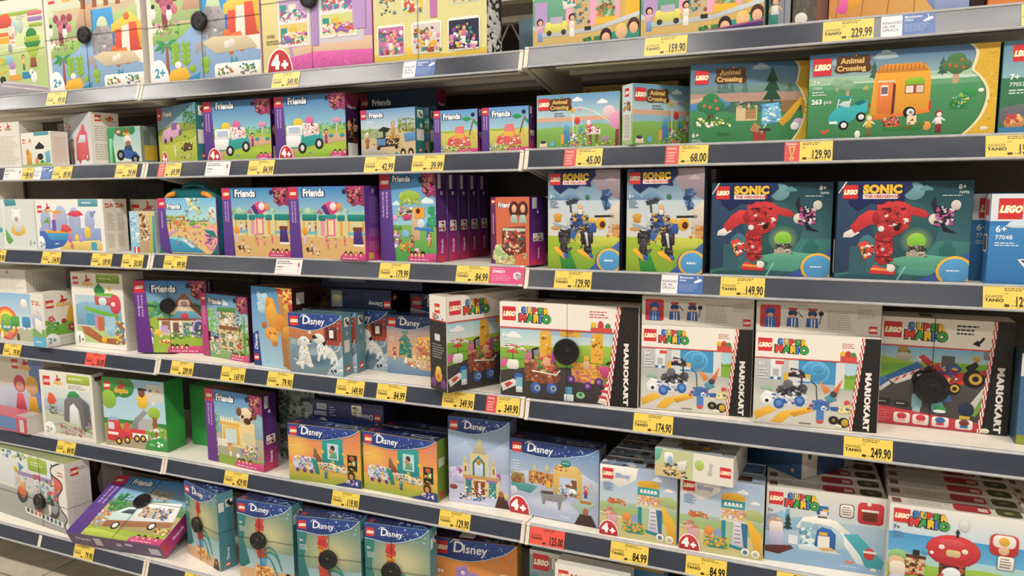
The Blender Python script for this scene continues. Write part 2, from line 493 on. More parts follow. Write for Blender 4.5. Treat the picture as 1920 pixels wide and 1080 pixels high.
# ------------------------------------------------------------------ panel art (front)
def a_park(c):
    c.G(0, 0, 1, .6, 'eef0dc', 'cfdf9c'); c.R(0, 0, .97, .14, 'f0ece0'); c.P([(0, .13), (.95, .13), (.9, .165), (0, .18)], '9fbf3a')
    c.hills(.36, .03, 'd5e2a8', seed=3, yb=.7); c.hills(.50, .03, 'bdd384', seed=5, yb=.8); c.R(0, .62, 1, 1, 'b9cf86'); c.E(.62, .30, .05, 'b4cfd8', .09); c.E(.70, .28, .05, 'c0d4c0', .08)
    c.L([(.35, .52), (.7, .50), (.86, .52)], .012, 'ece8da'); c.L([(.4, .56), (.8, .55)], .01, 'e6e2d2')
    c.RR(.80, .145, .99, .19, .02, 'e36f86'); c.RR(.80, .205, .99, .25, .02, 'a57cc0'); c.RR(.81, .27, .99, .31, .02, '9db93a'); c.lines(.66, .16, .78, .22, 3, 'a0a090')
    c.P([(.42, .16), (.54, .13), (.60, .20), (.58, .28), (.42, .28)], 'e2502c'); c.R(.42, .33, .54, .37, 'ea6a2c'); c.R(.42, .38, .56, .44, 'f2b22a'); c.R(.55, .27, .63, .50, 'ece6d6'); c.clut(.55, .3, .62, .45, 8, ['d8d0bc', 'e2542e'], .04, 3)
    c.P([(.80, .62), (.87, .62), (.88, .72), (.79, .72)], '9a5533'); c.E(.835, .385, .085, '2f8a3e', .07)
    for k, q in enumerate(('a8c23a', '2f8a3e', 'a8c23a')): c.P([(.74-.01*(k == 1), .40+.055*k), (.94+.01*(k == 1), .40+.055*k), (.93-.02*k, .46+.055*k), (.75+.02*k, .46+.055*k)], q)
    c.P([(.77, .56), (.91, .56), (.87, .62), (.81, .62)], 'a8c23a')
    c.E(.55, .50, .035, '9aa4a8', .05); c.E(.52, .62, .07, '8fc4dc', .05); c.E(.56, .68, .05, 'b58ac0', .04); c.R(.52, .72, .60, .78, 'ece8dc'); c.fig(.71, .74, .16, 'e6d04a', '6a7f4a', '7a4a2c')
    c.R(.50, .78, .66, .84, 'e2a33a'); c.R(.68, .76, .79, .83, '2b87b8'); c.E(.83, .82, .05, 'f3efe8', .06); c.E(.80, .77, .035, 'f3efe8', .035); c.E(.815, .77, .01, '2a2a2a'); c.E(.42, .82, .05, '34363a', .04); c.clut(.4, .6, .46, .75, 10, ['a8c23a', 'd8d04a', 'e8b52a'], .06, 4)
    c.P([(.35, .86), (.5, .83), (1, .95), (1, 1), (.3, 1)], 'aaa2ae'); c.L([(.4, .88), (.7, .93), (1, .975)], .012, 'd8d0d8'); c.L([(.42, .84), (.8, .90), (1, .94)], .008, 'e8e4e0'); c.L([(.4, .56), (.85, .545), (1, .53)], .004, '5a5a54')
def a_zoo(c):
    c.R(0, 0, 1, 1, 'f4eee0'); c.G(.04, .1, .97, .4, 'e4ead0', 'cfe0b0')
    lego(c, .05, .06, .09); duplo(c, .2, .15, .06)
    c.R(.1, .22, .95, .55, 'd9c7a0'); c.hills(.3, .03, 'b6cf8a', seed=2, yb=.5, x0=.04, x1=.97)
    c.E(.46, .2, .07, 'b9b4b0', .1); c.P([(.33, .42), (.38, .22), (.55, .2), (.58, .42)], 'd7ab86')
    for k in range(4): c.E(.42+.12*k, .13-.01*k, .055, '2f9c56', .045); c.R(.40+.12*k, .16, .45+.12*k, .24, 'a85a32')
    c.P([(.04, .68), (.35, .56), (.5, .5), (.62, .62), (.75, .72), (1, .80), (1, 1), (.04, 1)], '8fb4dc')
    c.P([(.04, .68), (.04, .6), (.3, .52), (.42, .54), (.3, .64)], '9dc46a')
    c.R(.50, .26, .56, .60, '2f8fc0'); c.P([(.52, .26), (.72, .26), (.74, .55), (.66, .55), (.66, .42), (.56, .42), (.56, .58), (.52, .58)], '2e9ee0')
    c.E(.61, .42, .075, 'cfe0b8', .09)
    c.P([(.70, .42), (.9, .32), (.98, .40), (.98, .46), (.7, .5)], 'f3d64c'); c.P([(.74, .47), (.80, .47), (.80, .68), (.72, .72)], 'e24a2c'); c.P([(.88, .42), (.95, .42), (1, .68), (.88, .68)], 'e24a2c')
    c.P([(.95, .40), (1, .42), (1, .66), (.98, .66)], 'f2b82a'); c.R(.81, .44, .88, .66, 'f0ecdf')
    c.R(.68, .50, .73, .68, '3b6fc0')
    # elephants, tiger, bear, bones
    c.P([(.50, .50), (.52, .45), (.58, .42), (.68, .43), (.71, .50), (.71, .70), (.645, .70), (.63, .60), (.60, .60), (.59, .70), (.555, .70), (.545, .58), (.535, .68), (.50, .67)], 'a8a2a6'); c.E(.565, .47, .045, '948e93', .055); c.L([(.52, .5), (.505, .62), (.51, .67)], .02, '9a9498'); c.clut(.53, .46, .7, .68, 24, ['b4aeb2', '9a9498', 'a19ba0'], .05, 2)
    c.P([(.43, .70), (.52, .68), (.53, .82), (.50, .82), (.49, .76), (.46, .76), (.45, .80), (.43, .78)], 'a8a2a5')
    c.P([(.70, .66), (.84, .64), (.88, .76), (.86, .80), (.83, .80), (.82, .73), (.77, .74), (.77, .82), (.74, .82)], 'e2702c'); c.E(.72, .65, .04, 'e2702c', .035)
    c.E(.86, .36, .04, 'e2702c', .035)
    c.E(.66, .76, .04, 'f1ece2', .025)
    c.R(.10, .64, .14, 1, 'a9583a') if 0 else None
    c.palm(.17, .98, .36); c.R(.14, .40, .19, .56, '8c3f4a')
    for k in range(7): c.E(.12+.025*k+.01*(k % 2), .30+.05*(k % 3), .04, ('a8405e', 'c05a78', 'd9708f')[k % 3], .04)
    c.E(.21, .44, .035, 'f4f0ea', .05); c.E(.21, .38, .022, '2a2a2e')
    c.E(.06, .42, .03, 'f4f0ea', .05); c.E(.06, .36, .02, '2a2a2e')
    c.clut(.05, .5, .3, .6, 26, ['4f9c3f', '76b23c', 'd884b4'], .03, 4)
    for x in (.25, .345):
        for k in range(4): c.P([(x, .74+.045*k), (x-.045, .70+.045*k), (x-.02, .665+.045*k), (x, .70+.045*k), (x+.02, .665+.045*k), (x+.045, .70+.045*k)], '8dbb35')
    c.P([(.50, .70), (.60, .66), (.9, .68), (.98, .78), (.62, .80)], 'd8c8a4')
    c.E(.72, .735, .035, 'ece6dc', .03); c.E(.76, .72, .03, 'ece6dc', .03); c.E(.52, .92, .035, '8dbb35', .03)
    c.P([(.16, .98), (.2, .9), (.34, .88), (.38, .96), (.34, 1), (.16, 1)], 'f2b61e'); c.E(.40, .90, .04, '8dbb35', .03); c.E(.52, .86, .05, '8dbb35', .045); c.E(.27, .86, .04, 'f3efe6', .03)
    c.P([(.33, .99), (.42, .95), (.47, .93), (.45, 1), (.33, 1)], '2f8fc0')
    c.E(.08, .98, .12, 'ffffff', .18); c.T('2+', .045, .95, .075, '3a9ab4', bold=.04)
    c.RR(.60, .88, 1.2, 1.05, .03, 'f6f2e8'); c.clut(.63, .91, .76, .98, 16, ['6b6a6e', 'a8743a', '5a8a3a', 'e2b23a'], .03, 5); c.clut(.82, .90, .96, .98, 16, ['6b6a6e', '3f8fa0', '5a8a3a'], .03, 8)
    c.T('3-1', .74, .88, .04, '3a9ab4', bold=.05)
def a_dollhouse(c):
    _a_doll(c)
def _a_doll(c):
    c.G(0, 0, 1, 1, '9fd4e0', 'f1dc7e'); c.P([(.1, 0), (.2, 0), (.32, .95), (.0, .95), (0, 0)], 'f0e09a')
    c.P([(.12, 0), (1, 0), (1, 1), (.3, 1), (.2, .62)], 'c8a0d6'); c.P([(.28, .80), (1, .76), (1, 1), (.3, 1)], 'd8b89a')
    c.R(.15, .3, .93, .79, 'd4cdd6')
    for x0, x1, y0, y1, bg in ((.17, .43, .41, .57, 'c9a7d4'), (.17, .43, .60, .77, 'e7d27a'), (.56, .86, .37, .53, 'a8c4e2'), (.56, .86, .56, .73, 'd9dc8c'), (.17, .43, .2, .38, 'c9d0e2'), (.56, .86, .18, .34, 'e2b8c8')):
        c.R(x0-.015, y0-.015, x1+.015, y1+.02, 'eeeaea'); c.R(x0, y0, x1, y1, bg); c.R(x0+.01, y0+.03, x0+.07, y1-.02, '2d9a93'); c.R(x0+.09, y0+.03, x0+.16, y1-.05, 'e8c43a' if y0 > .5 else 'f0ead8')
        c.clut(x0+.02, y0+.08, x1-.02, y1, 30, ['e58ab0', 'f0ead8', 'd8452e', '9a5ab0', 'f0ead8', '2d9a93'], .05, int(x0*100+y0*10))
        for k in range(9): c.R(x0+.028*k, y1-.005, x0+.028*k+.014, y1+.012, 'f4f2ee')
    c.R(.48, .2, .53, .8, 'b58ad2'); c.R(.84, .3, .95, .7, 'bf9ad4')
    c.P([(.1, .90), (.5, .85), (1, .87), (1, 1), (.05, 1)], 'd85aa8'); c.clut(.2, .88, 1, .99, 40, ['e27abc', 'c84a98'], .02, 9)
    c.T('10788', .04, .70, .025, '8a7a4a', bold=.02); c.lines(.04, .72, .2, .76, 2, '8a7a4a')
    four_plus(c, .19, .16)
def a_dollback(c):
    c.G(0, 0, 1, 1, 'd9ddb0', 'e8dd88'); c.hills(.93, .03, 'e8c43a', seed=5)
    c.clut(.06, .35, .22, .62, 26, ['5a8a9a', 'd8863a', 'a84a3a', '5f6a5a'], .03, 3)
    for x0, y0, x1, y1, bg in ((.26, .46, .48, .64, 'e8cf5a'), (.7, .42, .95, .6, 'd5dc9a')):
        c.RR(x0, y0, x1, y1, .02, 'e9e8d8'); c.R(x0+.02, y0+.02, x1-.02, y1-.01, bg); c.clut(x0+.03, y0+.05, x1-.03, y1-.02, 20, ['2d8f85', 'd8452e', 'f0ead8'], .05, int(x0*90))
    for x0, x1, bg, sd in ((.03, .29, 'c874a8', 1), (.35, .62, 'ddd2cc', 2), (.67, .95, '26284a', 3)):
        c.RR(x0, .70, x1, .95, .03, 'f2eed8'); c.R(x0+.012, .72, x1-.012, .935, bg); c.clut(x0+.03, .75, x1-.03, .93, 34, ['e58ab0', 'f4f0ea', '7a3f98', 'e8b52a', '2d8f85', '9a4a2a'], .045, sd)
        c.fig((x0+x1)/2, .90, .14, 'd86aa0', 'f0ead8', '6b3a26')
    c.R(.52, .4, .58, .68, 'c874b8')
def a_street(c):
    c.G(0, 0, 1, .75, 'b4dcd8', 'e0d2a4'); c.R(0, .62, 1, 1, 'd5b368')
    c.P([(.0, .58), (.2, .45), (.35, .6), (.35, .8), (0, .8)], '6cae8e'); c.R(.02, .60, .14, .84, 'b99ad0')
    c.R(.32, .1, .82, .84, 'efa9c6'); c.R(.38, .58, .55, .84, 'c9b58c'); c.R(.62, .56, .78, .82, 'a9c8a0')
    c.R(.4, .56, .54, .6, 'f2c63a'); c.R(.60, .50, .80, .54, 'ece6e0')
    for k in range(4): c.R(.60+.05*k, .50, .625+.05*k, .54, 'e0503a')
    c.clut(.40, .62, .54, .82, 20, ['5a9a8a', '3a5a9a', 'd8a04a', '8a5a3a'], .05, 2); c.clut(.62, .6, .78, .8, 20, ['5f9a5a', 'd8863a', '8a5a3a'], .05, 3)
    c.P([(.28, .55), (.4, .5), (.42, .66), (.3, .68)], 'f3efe8'); c.clut(.30, .54, .4, .65, 10, ['d8433a', '2d9a93'], .04, 7)
    c.R(.60, .78, .80, .84, 'f0bd22'); c.R(.87, .62, 1.0, .80, 'f0b81e')
    c.P([(0, .80), (.12, .88), (.6, .86), (1, .76), (1, .8), (.6, .90), (.1, .92), (0, .84)], 'c6cfd2'); c.R(.50, .85, .56, .885, '26262a')
    c.RR(.12, .78, .34, .88, .03, 'e3dc6a'); c.E(.16, .88, .025, '3a3a3a'); c.E(.30, .88, .025, '3a3a3a'); c.R(.17, .74, .29, .8, 'b9b2c8')
    c.fig(.07, .95, .2, 'd8a8c8', '7a94d0', '2a1a16'); c.fig(.38, .93, .2, 'efe6d8', 'f2eee6', '2a1a16')
    c.clut(.5, .95, .68, 1.0, 20, ['2f6f3a', '3f8a45'], .05, 4); c.clut(.8, .88, 1.0, .97, 40, ['2f6f3a', '3f8a45', '28602f'], .05, 5)
    c.P([(.62, 1), (.72, .93), (1.0, .86), (1.0, 1)], '2b9a8c')
    for x, y, hc in ((.70, .95, '2a1a1c'), (.84, .92, 'e3c06a'), (.95, .88, '4a2a1c')): c.E(x, y, .055, hc, .07); c.E(x, y+.02, .04, 'e8b48c', .05)
def a_mall(c):
    a_street(c); c.P([(.45, 1), (1, .93), (1, 1)], '4a2c6a'); c.L([(.45, 1), (1, .94)], .01, 'b0508a')
def a_castlegrey(c):
    c.R(0, 0, 1, 1, '5c594e')
    for i in range(8):
        for k in range(5): c.R(.02+.14*k-(i % 2)*.07, .3+.09*i, .13+.14*k-(i % 2)*.07, .38+.09*i, ('6b675a', '625e52')[(i+k) % 2])
    c.R(.68, 0, 1, 1, '8a5a4a'); c.E(.25, .93, .05, 'e6e2da', .05)
def a_teal_end(c): c.R(0, 0, 1, 1, '8fae8a'); c.R(0, .3, .45, 1, '3a8a80'); c.R(.45, 0, 1, 1, '8f939a'); c.L([(.7, 0), (.74, 1)], .01, '5f6a7a'); c.fig(.28, .98, .24, 'f0ece4', '3a8a80', '2a1a16')
def a_planks(c):
    c.GH(0, 0, 1, 1, 'd08a3e', 'e2b25e')
    for k in range(6): c.L([(.15+.17*k, .2), (.05+.19*k, 1)], .006, '9a6a34')
    c.L([(.5, .75), (1, .80)], .005, '9a6a34')
    c.P([(.055, .94), (.05, .90), (.08, .87), (.075, .84), (.10, .82), (.14, .85), (.145, .92), (.12, .955)], 'e45aa4')
    c.P([(.14, .93), (.145, .82), (.2, .78), (.25, .84), (.22, .90), (.16, .93)], 'e8a01e')
    c.P([(.66, .80), (.96, .80), (.98, .98), (.76, .98), (.70, .90)], '7d93c4'); c.P([(.76, .84), (.9, .80), (1, .84), (1, 1), (.77, 1)], '93a6cf'); c.P([(.7, .8), (.78, .8), (.76, .88)], 'b09ac0')
def a_orange(c): c.GH(0, 0, 1, 1, 'e07a2e', 'd8a23a'); c.clut(.1, .2, .9, .8, 30, BRICK, .08, 6)
def a_maroon(c): c.R(0, 0, 1, 1, '2c1416'); c.lines(.2, .2, .8, .6, 6, '4a2a2c')

def duplo_white(c, seed=1, big=False):
    c.R(0, 0, 1, 1, 'e9e3d8')
def a_white_info(c):
    c.R(0, 0, 1, 1, 'e6e0d6'); lego(c, .42 if c.w > .15 else .1, .08, .11); duplo(c, .62, .18, .1, 'a8742a'); c.lines(.35, .30, .97, .95, 16, 'c6c0b6', 5)
def a_smallzoo(c):
    c.G(0, 0, 1, 1, 'f0ece2', 'd9e2d4'); lego(c, .05, .18, .13); duplo(c, .24, .30, .09); c.RR(.45, 0, .95, .1, .02, '4fa0a8')
    c.E(.62, .5, .17, 'f4f2ee', .22); c.P([(.45, .45), (.62, .28), (.78, .42), (.74, .5), (.5, .5)], '2a2c33'); c.E(.62, .72, .16, '2a2c33', .1)
    c.P([(.15, .95), (.14, .6), (.25, .52), (.33, .62), (.32, .95)], 'e2a33a'); c.E(.2, .56, .09, 'd8863a'); c.E(.5, .85, .1, 'd88f3a', .12); c.E(.68, .92, .12, '2f8a4a', .1)
    c.P([(.78, .6), (.95, .55), (.95, .9), (.8, .92)], '6fb0cc'); c.hills(.93, .02, '9ab84a', seed=3)
def a_redtruck(c):
    c.G(0, 0, 1, 1, 'c9cfd6', 'dfe4e6'); c.R(0, 0, .1, 1, 'e8e4dc'); lego(c, .06, .1, .1); c.clut(.12, .14, .25, .3, 10, ['c8442e', 'e0a23a', 'b8522e'], .06, 1)
    c.P([(.05, .95), (.04, .65), (.16, .6), (.2, .95)], '6ab0b8'); c.fig(.30, .97, .5, 'c85a4a', 'a84a3a', '8a4a3a')
    c.P([(.42, .9), (.45, .45), (.62, .3), (.86, .36), (.9, .9)], 'df4a58'); c.P([(.5, .55), (.6, .40), (.8, .42), (.8, .56)], 'cfdce4'); c.E(.72, .3, .12, 'e2566a', .1)
    c.E(.55, .88, .09, 'c23a48', None); c.E(.82, .85, .09, 'b83442', None); c.E(.82, .85, .04, 'ddd')
def a_police(c):
    c.G(0, 0, 1, 1, '8fc0c4', 'd0dcc8'); c.P([(0, 0), (.3, 0), (.16, .4), (.22, 1), (0, 1)], '2f8f56'); c.P([(.05, .3), (.14, .3), (.12, 1), (.03, 1)], '7ccf9a')
    c.E(.45, .1, .25, '2a7f4a', .16); c.E(.7, .08, .2, '2a7f4a', .14); lego(c, .3, .06, .13); duplo(c, .48, .22, .13)
    c.E(.62, .36, .13, 'e2dcd0', .13); c.E(.63, .46, .1, '9a6a4a', .09); c.P([(.5, .75), (.52, .52), (.72, .5), (.78, .72)], '24426f')
    c.P([(.28, .66), (.5, .6), (.85, .68), (.98, .84), (.8, .9), (.4, .82)], '2558a0'); c.E(.38, .76, .14, '17181c', .15); c.E(.38, .76, .07, '8a8f98'); c.E(.82, .88, .14, '17181c', .13); c.E(.82, .88, .06, '8a8f98')
    c.R(.2, .94, 1, 1, '9a9a88')
def a_tealspine(c): c.R(0, 0, 1, 1, '2f7a7a'); c.RR(.2, .05, .8, .22, .02, 'f1eee6'); c.clut(.3, .08, .7, .19, 6, ['c8303a', '222', 'b98a5a'], .05, 2); c.E(.6, .38, .05, 'cfd8d4'); c.R(.1, .46, .9, .70, 'e8e4da'); lego(c, .35, .86, .09)
def a_green_side(c): c.G(0, 0, 1, 1, '2f9a45', '3fae4a'); c.P([(0, .62), (1, .58), (1, 1), (0, 1)], '36a443')
def a_white_side(c):
    c.R(0, 0, 1, 1, 'e4ded4'); c.vlines(.15, .15, .85, .9, 10, 'cfc9bf', 2)
def a_white_side_logo(c):
    c.R(0, 0, 1, 1, 'e9e4da'); lego(c, .15, .05, .12); c.clut(.5, .06, .85, .16, 10, ['b8442e', 'c88a2a'], .06, 3); c.lines(.12, .25, .88, .55, 7, 'b9b3aa', 4); c.lines(.12, .6, .88, .92, 7, 'c0bab0', 5)
def a_double_spine(c):
    c.R(0, 0, 1, 1, 'ebe6dc'); lego(c, .08, .08, .08); duplo(c, .22, .15, .055, 'a8742a'); lego(c, .52, .08, .08); duplo(c, .66, .15, .055, 'a8742a')
    for x in (.12, .56): c.lines(x, .26, x+.34, .60, 9, 'bdb7ad', int(x*9)); c.lines(x, .66, x+.30, .93, 7, 'c4beb4', int(x*7))

def friends_frame(c, spine='5f3a92', w0=.13, w1=.17, ty=.13, sz=.10, inset=True, sx=.2):
    c.P([(0, 0), (w0, 0), (w1, 1), (0, 1)], spine); c.R(0, 0, w0, .17, 'c9285e')
    lego(c, .02, .03, min(.12, (w0-.03)/c.a))
    c.vlines(.03, .2, w0-.02, .50, 2, 'b79ad0', 2)
    friends_word(c, sx, ty, sz)
    if inset:
        c.P([(.76, 0), (1, 0), (1, .27), (.93, .24), (.86, .27), (.8, .2)], '96325f', 0); c.clut(.79, .03, .98, .21, 30, ['5b2a1e', 'c8846c', 'b84070', '3a1c16', '3a1c16'], .07, 8)
        c.E(.75, .07, .035, '26244a')
def friends_feet(c, x0=.7):
    c.P([(x0, .95), (x0+.03, .91), (1, .90), (1, 1), (x0, 1)], 'd03a7c')
    for k in range(4): c.E(x0+.07+.065*k, .91, .028, ('5a2c1c', '3a1c16', 'b8763a', '2a1a16')[k], .035); c.E(x0+.07+.065*k, .925, .018, 'e8b48c', .022)
    c.lines(x0+.03, .965, .97, .985, 1, 'f3e6ee', 3)
def a_buggy(c):
    c.G(0, 0, 1, .6, '5f90b8', 'a9cfd0'); c.R(0, .42, 1, 1, 'a8b83c'); c.P([(0, .4), (.5, .3), (1, .35), (1, .45), (0, .5)], '8a9a3a'); c.hills(.62, .05, 'b9c244', seed=2)
    c.clut(.7, .02, 1, .35, 50, ['3f7f3f', '5a9a4a', '2f6f38'], .07, 3); c.R(0, 0, .12, .22, 'b8282e'); lego(c, .02, .08, .1); friends_word(c, .17, .17, .09)
    c.P([(.1, .55), (.15, .42), (.35, .36), (.6, .33), (.62, .5), (.4, .58), (.14, .66)], 'd9a5c4'); c.E(.2, .6, .05, '4a3a3a'); c.E(.36, .58, .05, '4a3a3a'); c.E(.6, .48, .05, '5a4a7a'); c.R(.38, .3, .52, .42, '8a5a9a')
    c.fig(.45, .9, .2, 'e6e0d8', 'e6e0d8', 'd8c8a8', 'e8d8c0'); c.P([(.6, .75), (.72, .66), (.9, .7), (.88, .8), (.64, .82)], '5a3a26'); c.clut(.6, .55, .9, .95, 26, ['6b8a2a', '3f6f2f', 'c8d04a', 'f0ead8'], .05, 4)
    four_plus(c, .2, .15)
def a_icetruck(c):
    c.G(0, 0, 1, .5, '2b6fb0', '8fc4dc'); c.R(0, .5, 1, 1, 'a9bf3c'); c.clut(.1, .46, 1, .56, 50, ['4f9a58', '6bae62', '8fc48a'], .08, 2); c.P([(.1, .66), (.5, .6), (1, .64), (1, .74), (.45, .82), (.35, 1), (.15, 1), (.1, .8)], 'c9a184'); c.hills(.86, .03, '9cbf34', seed=3, x0=.3)
    c.E(.34, .44, .10, 'e8c53a', .08); c.E(.5, .42, .09, 'd8629a', .08); c.RR(.17, .47, .40, .66, .02, 'f0eef0'); c.R(.20, .5, .37, .6, 'b6c6dc')
    c.P([(.14, .66), (.40, .63), (.66, .58), (.70, .76), (.4, .84), (.15, .84)], '2aa09a'); c.P([(.12, .64), (.38, .64), (.36, .82), (.14, .82)], 'f1efee')
    c.P([(.40, .44), (.62, .46), (.64, .62), (.42, .66)], 'ead8dc'); c.clut(.42, .46, .62, .64, 22, ['8a3a4a', 'e8b48c', 'f1efee', 'd8629a'], .05, 5)
    for x, y in ((.39, .84), (.63, .78)): c.E(x, y, .085, '26262a', .09); c.E(x, y, .04, 'd6d4d2', .05)
    c.fig(.73, .78, .22, 'a84a7a', '8a3a5a', '17140f'); c.L([(.88, .42), (.88, .66)], .015, 'e2dfe4'); c.E(.88, .42, .09, 'd890b4', .04); c.E(.80, .66, .05, '2a9a94', .03); c.E(.95, .66, .05, '2a9a94', .03)
    c.E(.5, .92, .03, '7a8ab0', .02); friends_frame(c); four_plus(c, .2, .15); friends_feet(c, .78)
def a_beachcart(c):
    c.G(0, 0, 1, .45, '6a9ad0', 'c9dde0'); c.R(0, .42, 1, 1, 'cdb68c'); c.R(0, .42, .5, .62, '9db08a'); c.clut(0, .42, .35, .65, 30, ['7f9a5a', '9fae6a'], .07, 2); c.clut(.7, .22, 1, .5, 70, ['7f9044', '5f7a3a', 'a8ae5a'], .06, 3)
    c.P([(0, .84), (.2, .80), (.55, .98), (.5, 1), (0, 1)], 'b3aca0')
    c.P([(.30, .62), (.62, .58), (.72, .62), (.70, .80), (.34, .82)], '2c2a2e'); c.R(.30, .64, .46, .78, '5a84b8'); c.R(.48, .58, .72, .64, 'b9862e'); c.clut(.46, .6, .72, .76, 26, ['8a6a3a', 'e2b23a', 'e8e0d0'], .04, 4)
    c.P([(.32, .46), (.42, .38), (.55, .42), (.5, .5)], '2a2422'); c.R(.42, .46, .46, .62, '2a2422'); c.E(.33, .84, .045, '1e1e20'); c.E(.66, .82, .045, '1e1e20')
    c.fig(.60, .58, .3, 'c8a25a', 'a8905a', 'b88a4a'); c.fig(.12, .84, .34, 'a8683a', '8a6a4a', 'efe8dc'); c.P([(.80, .55), (1, .52), (1, .70), (.82, .72)], '4f90c4')
    c.E(.72, .80, .05, 'c9a06a', .04); c.clut(.05, .75, .9, .9, 14, ['e8dcc0', '8a6a4a'], .04, 8)
    c.R(0, 0, .11, .2, 'c9285e'); lego(c, .02, .06, .12); friends_word(c, .16, .17, .1); c.lines(.12, .25, .3, .36, 3, 'ffffff')
    for x in (.78, .92): c.E(x, .96, .07, '17120f', .1); c.E(x, .98, .04, 'e8b48c', .06)
    c.E(.66, .98, .05, '2aa09a', .05)
def a_playground(c):
    c.G(0, 0, 1, .5, '5a9ad8', 'a8d0dc'); c.R(0, .48, 1, 1, '9fbb3a'); c.hills(.5, .03, 'c8c25a', seed=2); c.clut(.55, .5, 1, .75, 40, ['d8b94a', 'c8a83a'], .04, 3)
    c.P([(.30, .82), (.34, .66), (.48, .60), (.5, .40), (.68, .38), (.72, .62), (.82, .70), (.86, .84), (.6, .86)], 'e2605a'); c.R(.48, .55, .7, .66, 'e8b53a'); c.E(.4, .74, .07, 'd0402e', .06); c.R(.5, .42, .66, .55, 'e87a8a'); c.clut(.34, .64, .82, .84, 26, ['e87a8a', 'e8b53a', 'd0402e', 'f3efe8'], .06, 4)
    c.L([(.82, .6), (.86, .42), (.92, .24)], .03, '7a5a3a'); c.P([(.64, .22), (.76, .16), (.88, .22), (.76, .28)], '2f9a58'); c.P([(.88, .22), (1, .30), (1, .40), (.93, .32)], '2f9a58'); c.E(.9, .13, .05, '23244a'); c.E(.93, .25, .025, 'd0402e')
    c.clut(.18, .82, .5, .95, 24, ['3f8fc0', 'f0ead8', 'e8c53a', '2f9a58'], .05, 6)
    friends_frame(c, '5a3a8e', .16, .17, .21, .12, False, .22); friends_feet(c, .55)
def a_friends_spine(c):
    c.G(0, 0, 1, .55, '5c3690', '6a3698'); c.G(0, .55, 1, 1, '6a3698', 'e0308a'); c.E(.5, .06, .03, 'cfc6d8'); c.vlines(.25, .14, .8, .5, 5, '8a6ab0', 3); c.vlines(.2, .56, .8, .68, 5, 'b07ac0', 4); c.vlines(.2, .74, .8, .86, 5, 'd07ab8', 5)
    c.R(.15, .89, .45, .98, 'e2b23a')
def a_friends_spine2(c):
    c.G(0, 0, 1, .55, '3c1c5c', '5a2a80'); c.G(0, .55, 1, 1, '5a2a80', 'cc2878'); c.R(.15, .01, .45, .17, 'c9c3cc'); c.E(.5, .22, .025, 'cfc6d8'); c.R(.2, .3, .7, .5, '5a3478'); c.RR(.2, .53, .85, .65, .01, 'f1eee6'); c.clut(.3, .55, .7, .63, 6, ['c8303a', '222'], .04, 1)
    c.T('Friends', .6, .90, .045*1, 'f1e6f0', rot=90, bold=.03, sx=.8); c.R(.25, .93, .6, .99, 'd8303a')
def a_friends_dark(c):
    c.R(0, 0, 1, 1, '3c1a4e'); c.R(0, 0, 1, .2, '8c1f4a'); c.T('Friends', .5, .24, .05, 'e9dce6', anchor='c', bold=.03); c.clut(.2, .4, .8, .75, 30, ['6b3a26', 'e8b48c', 'd8a23a', '2a1a16'], .12, 3); c.R(.1, .78, .9, .99, 'efeae4')
def a_stadium(c):
    c.G(0, 0, 1, .5, '2c84c8', 'a9d6dc'); c.R(0, .62, 1, 1, 'd8b06e'); c.clut(.1, .32, 1, .5, 30, ['9cc8a0', 'b8d4b0', '86b890'], .12, 2); c.R(0, .45, 1, .70, 'd8cf9a')
    for x0, x1 in ((.18, .38), (.78, 1.0)): c.RR(x0, .38, x1, .47, .02, '17867e'); c.R(x0+.01, .47, x0+.03, .70, 'e0a23a'); c.R(x1-.03, .47, x1-.01, .70, 'e0a23a'); c.R(x0, .62, x1, .66, '6fb8c4')
    c.RR(.40, .39, .5, .47, .02, '17867e'); c.RR(.65, .39, .75, .47, .02, '17867e'); c.R(.43, .47, .48, .68, 'e58ab0'); c.R(.68, .47, .72, .68, 'e0a23a')
    c.R(.51, .40, .62, .68, 'e7559a'); c.R(.53, .46, .60, .66, 'ead9a2'); c.RR(.5, .38, .64, .44, .02, '1f9a90')
    c.P([(.46, .25), (.56, .20), (.66, .22), (.68, .32), (.60, .38), (.54, .38)], 'd8437a'); c.E(.6, .27, .055, 'f0e6ea'); c.P([(.64, .24), (.70, .22), (.72, .32), (.66, .33)], 'e2942e'); c.P([(.44, .28), (.5, .24), (.56, .38), (.5, .38)], '5a2c7a'); c.P([(.38, .36), (.42, .30), (.46, .38)], 'c0509a')
    c.E(.21, .62, .055, 'e89a1e', .06); c.R(.19, .68, .22, .80, 'cfc2d8')
    c.R(.85, .55, .97, .60, '7a3a2a'); c.P([(.86, .60), (.96, .60), (.98, .78), (.85, .78)], '4a2c7a'); c.R(.85, .78, .99, .81, 'efe6e0')
    for x, y, cc in ((.28, .62, 'efe6ea'), (.5, .80, 'd86a8a'), (.52, .85, 'e29a3a'), (.74, .80, 'e0503a'), (.62, .83, 'e8a8b8'), (.36, .62, '8a3a3a'), (.3, .88, 'e8e0d8')): c.fig(x, y, .12, cc, 'd8708a' if x > .4 else '8a6ac0', '5a2c1c')
    c.clut(.22, .84, .42, .95, 10, ['5a3a2a', 'f0e8dc', '2a2224'], .04, 6)
    friends_frame(c); friends_feet(c, .68)
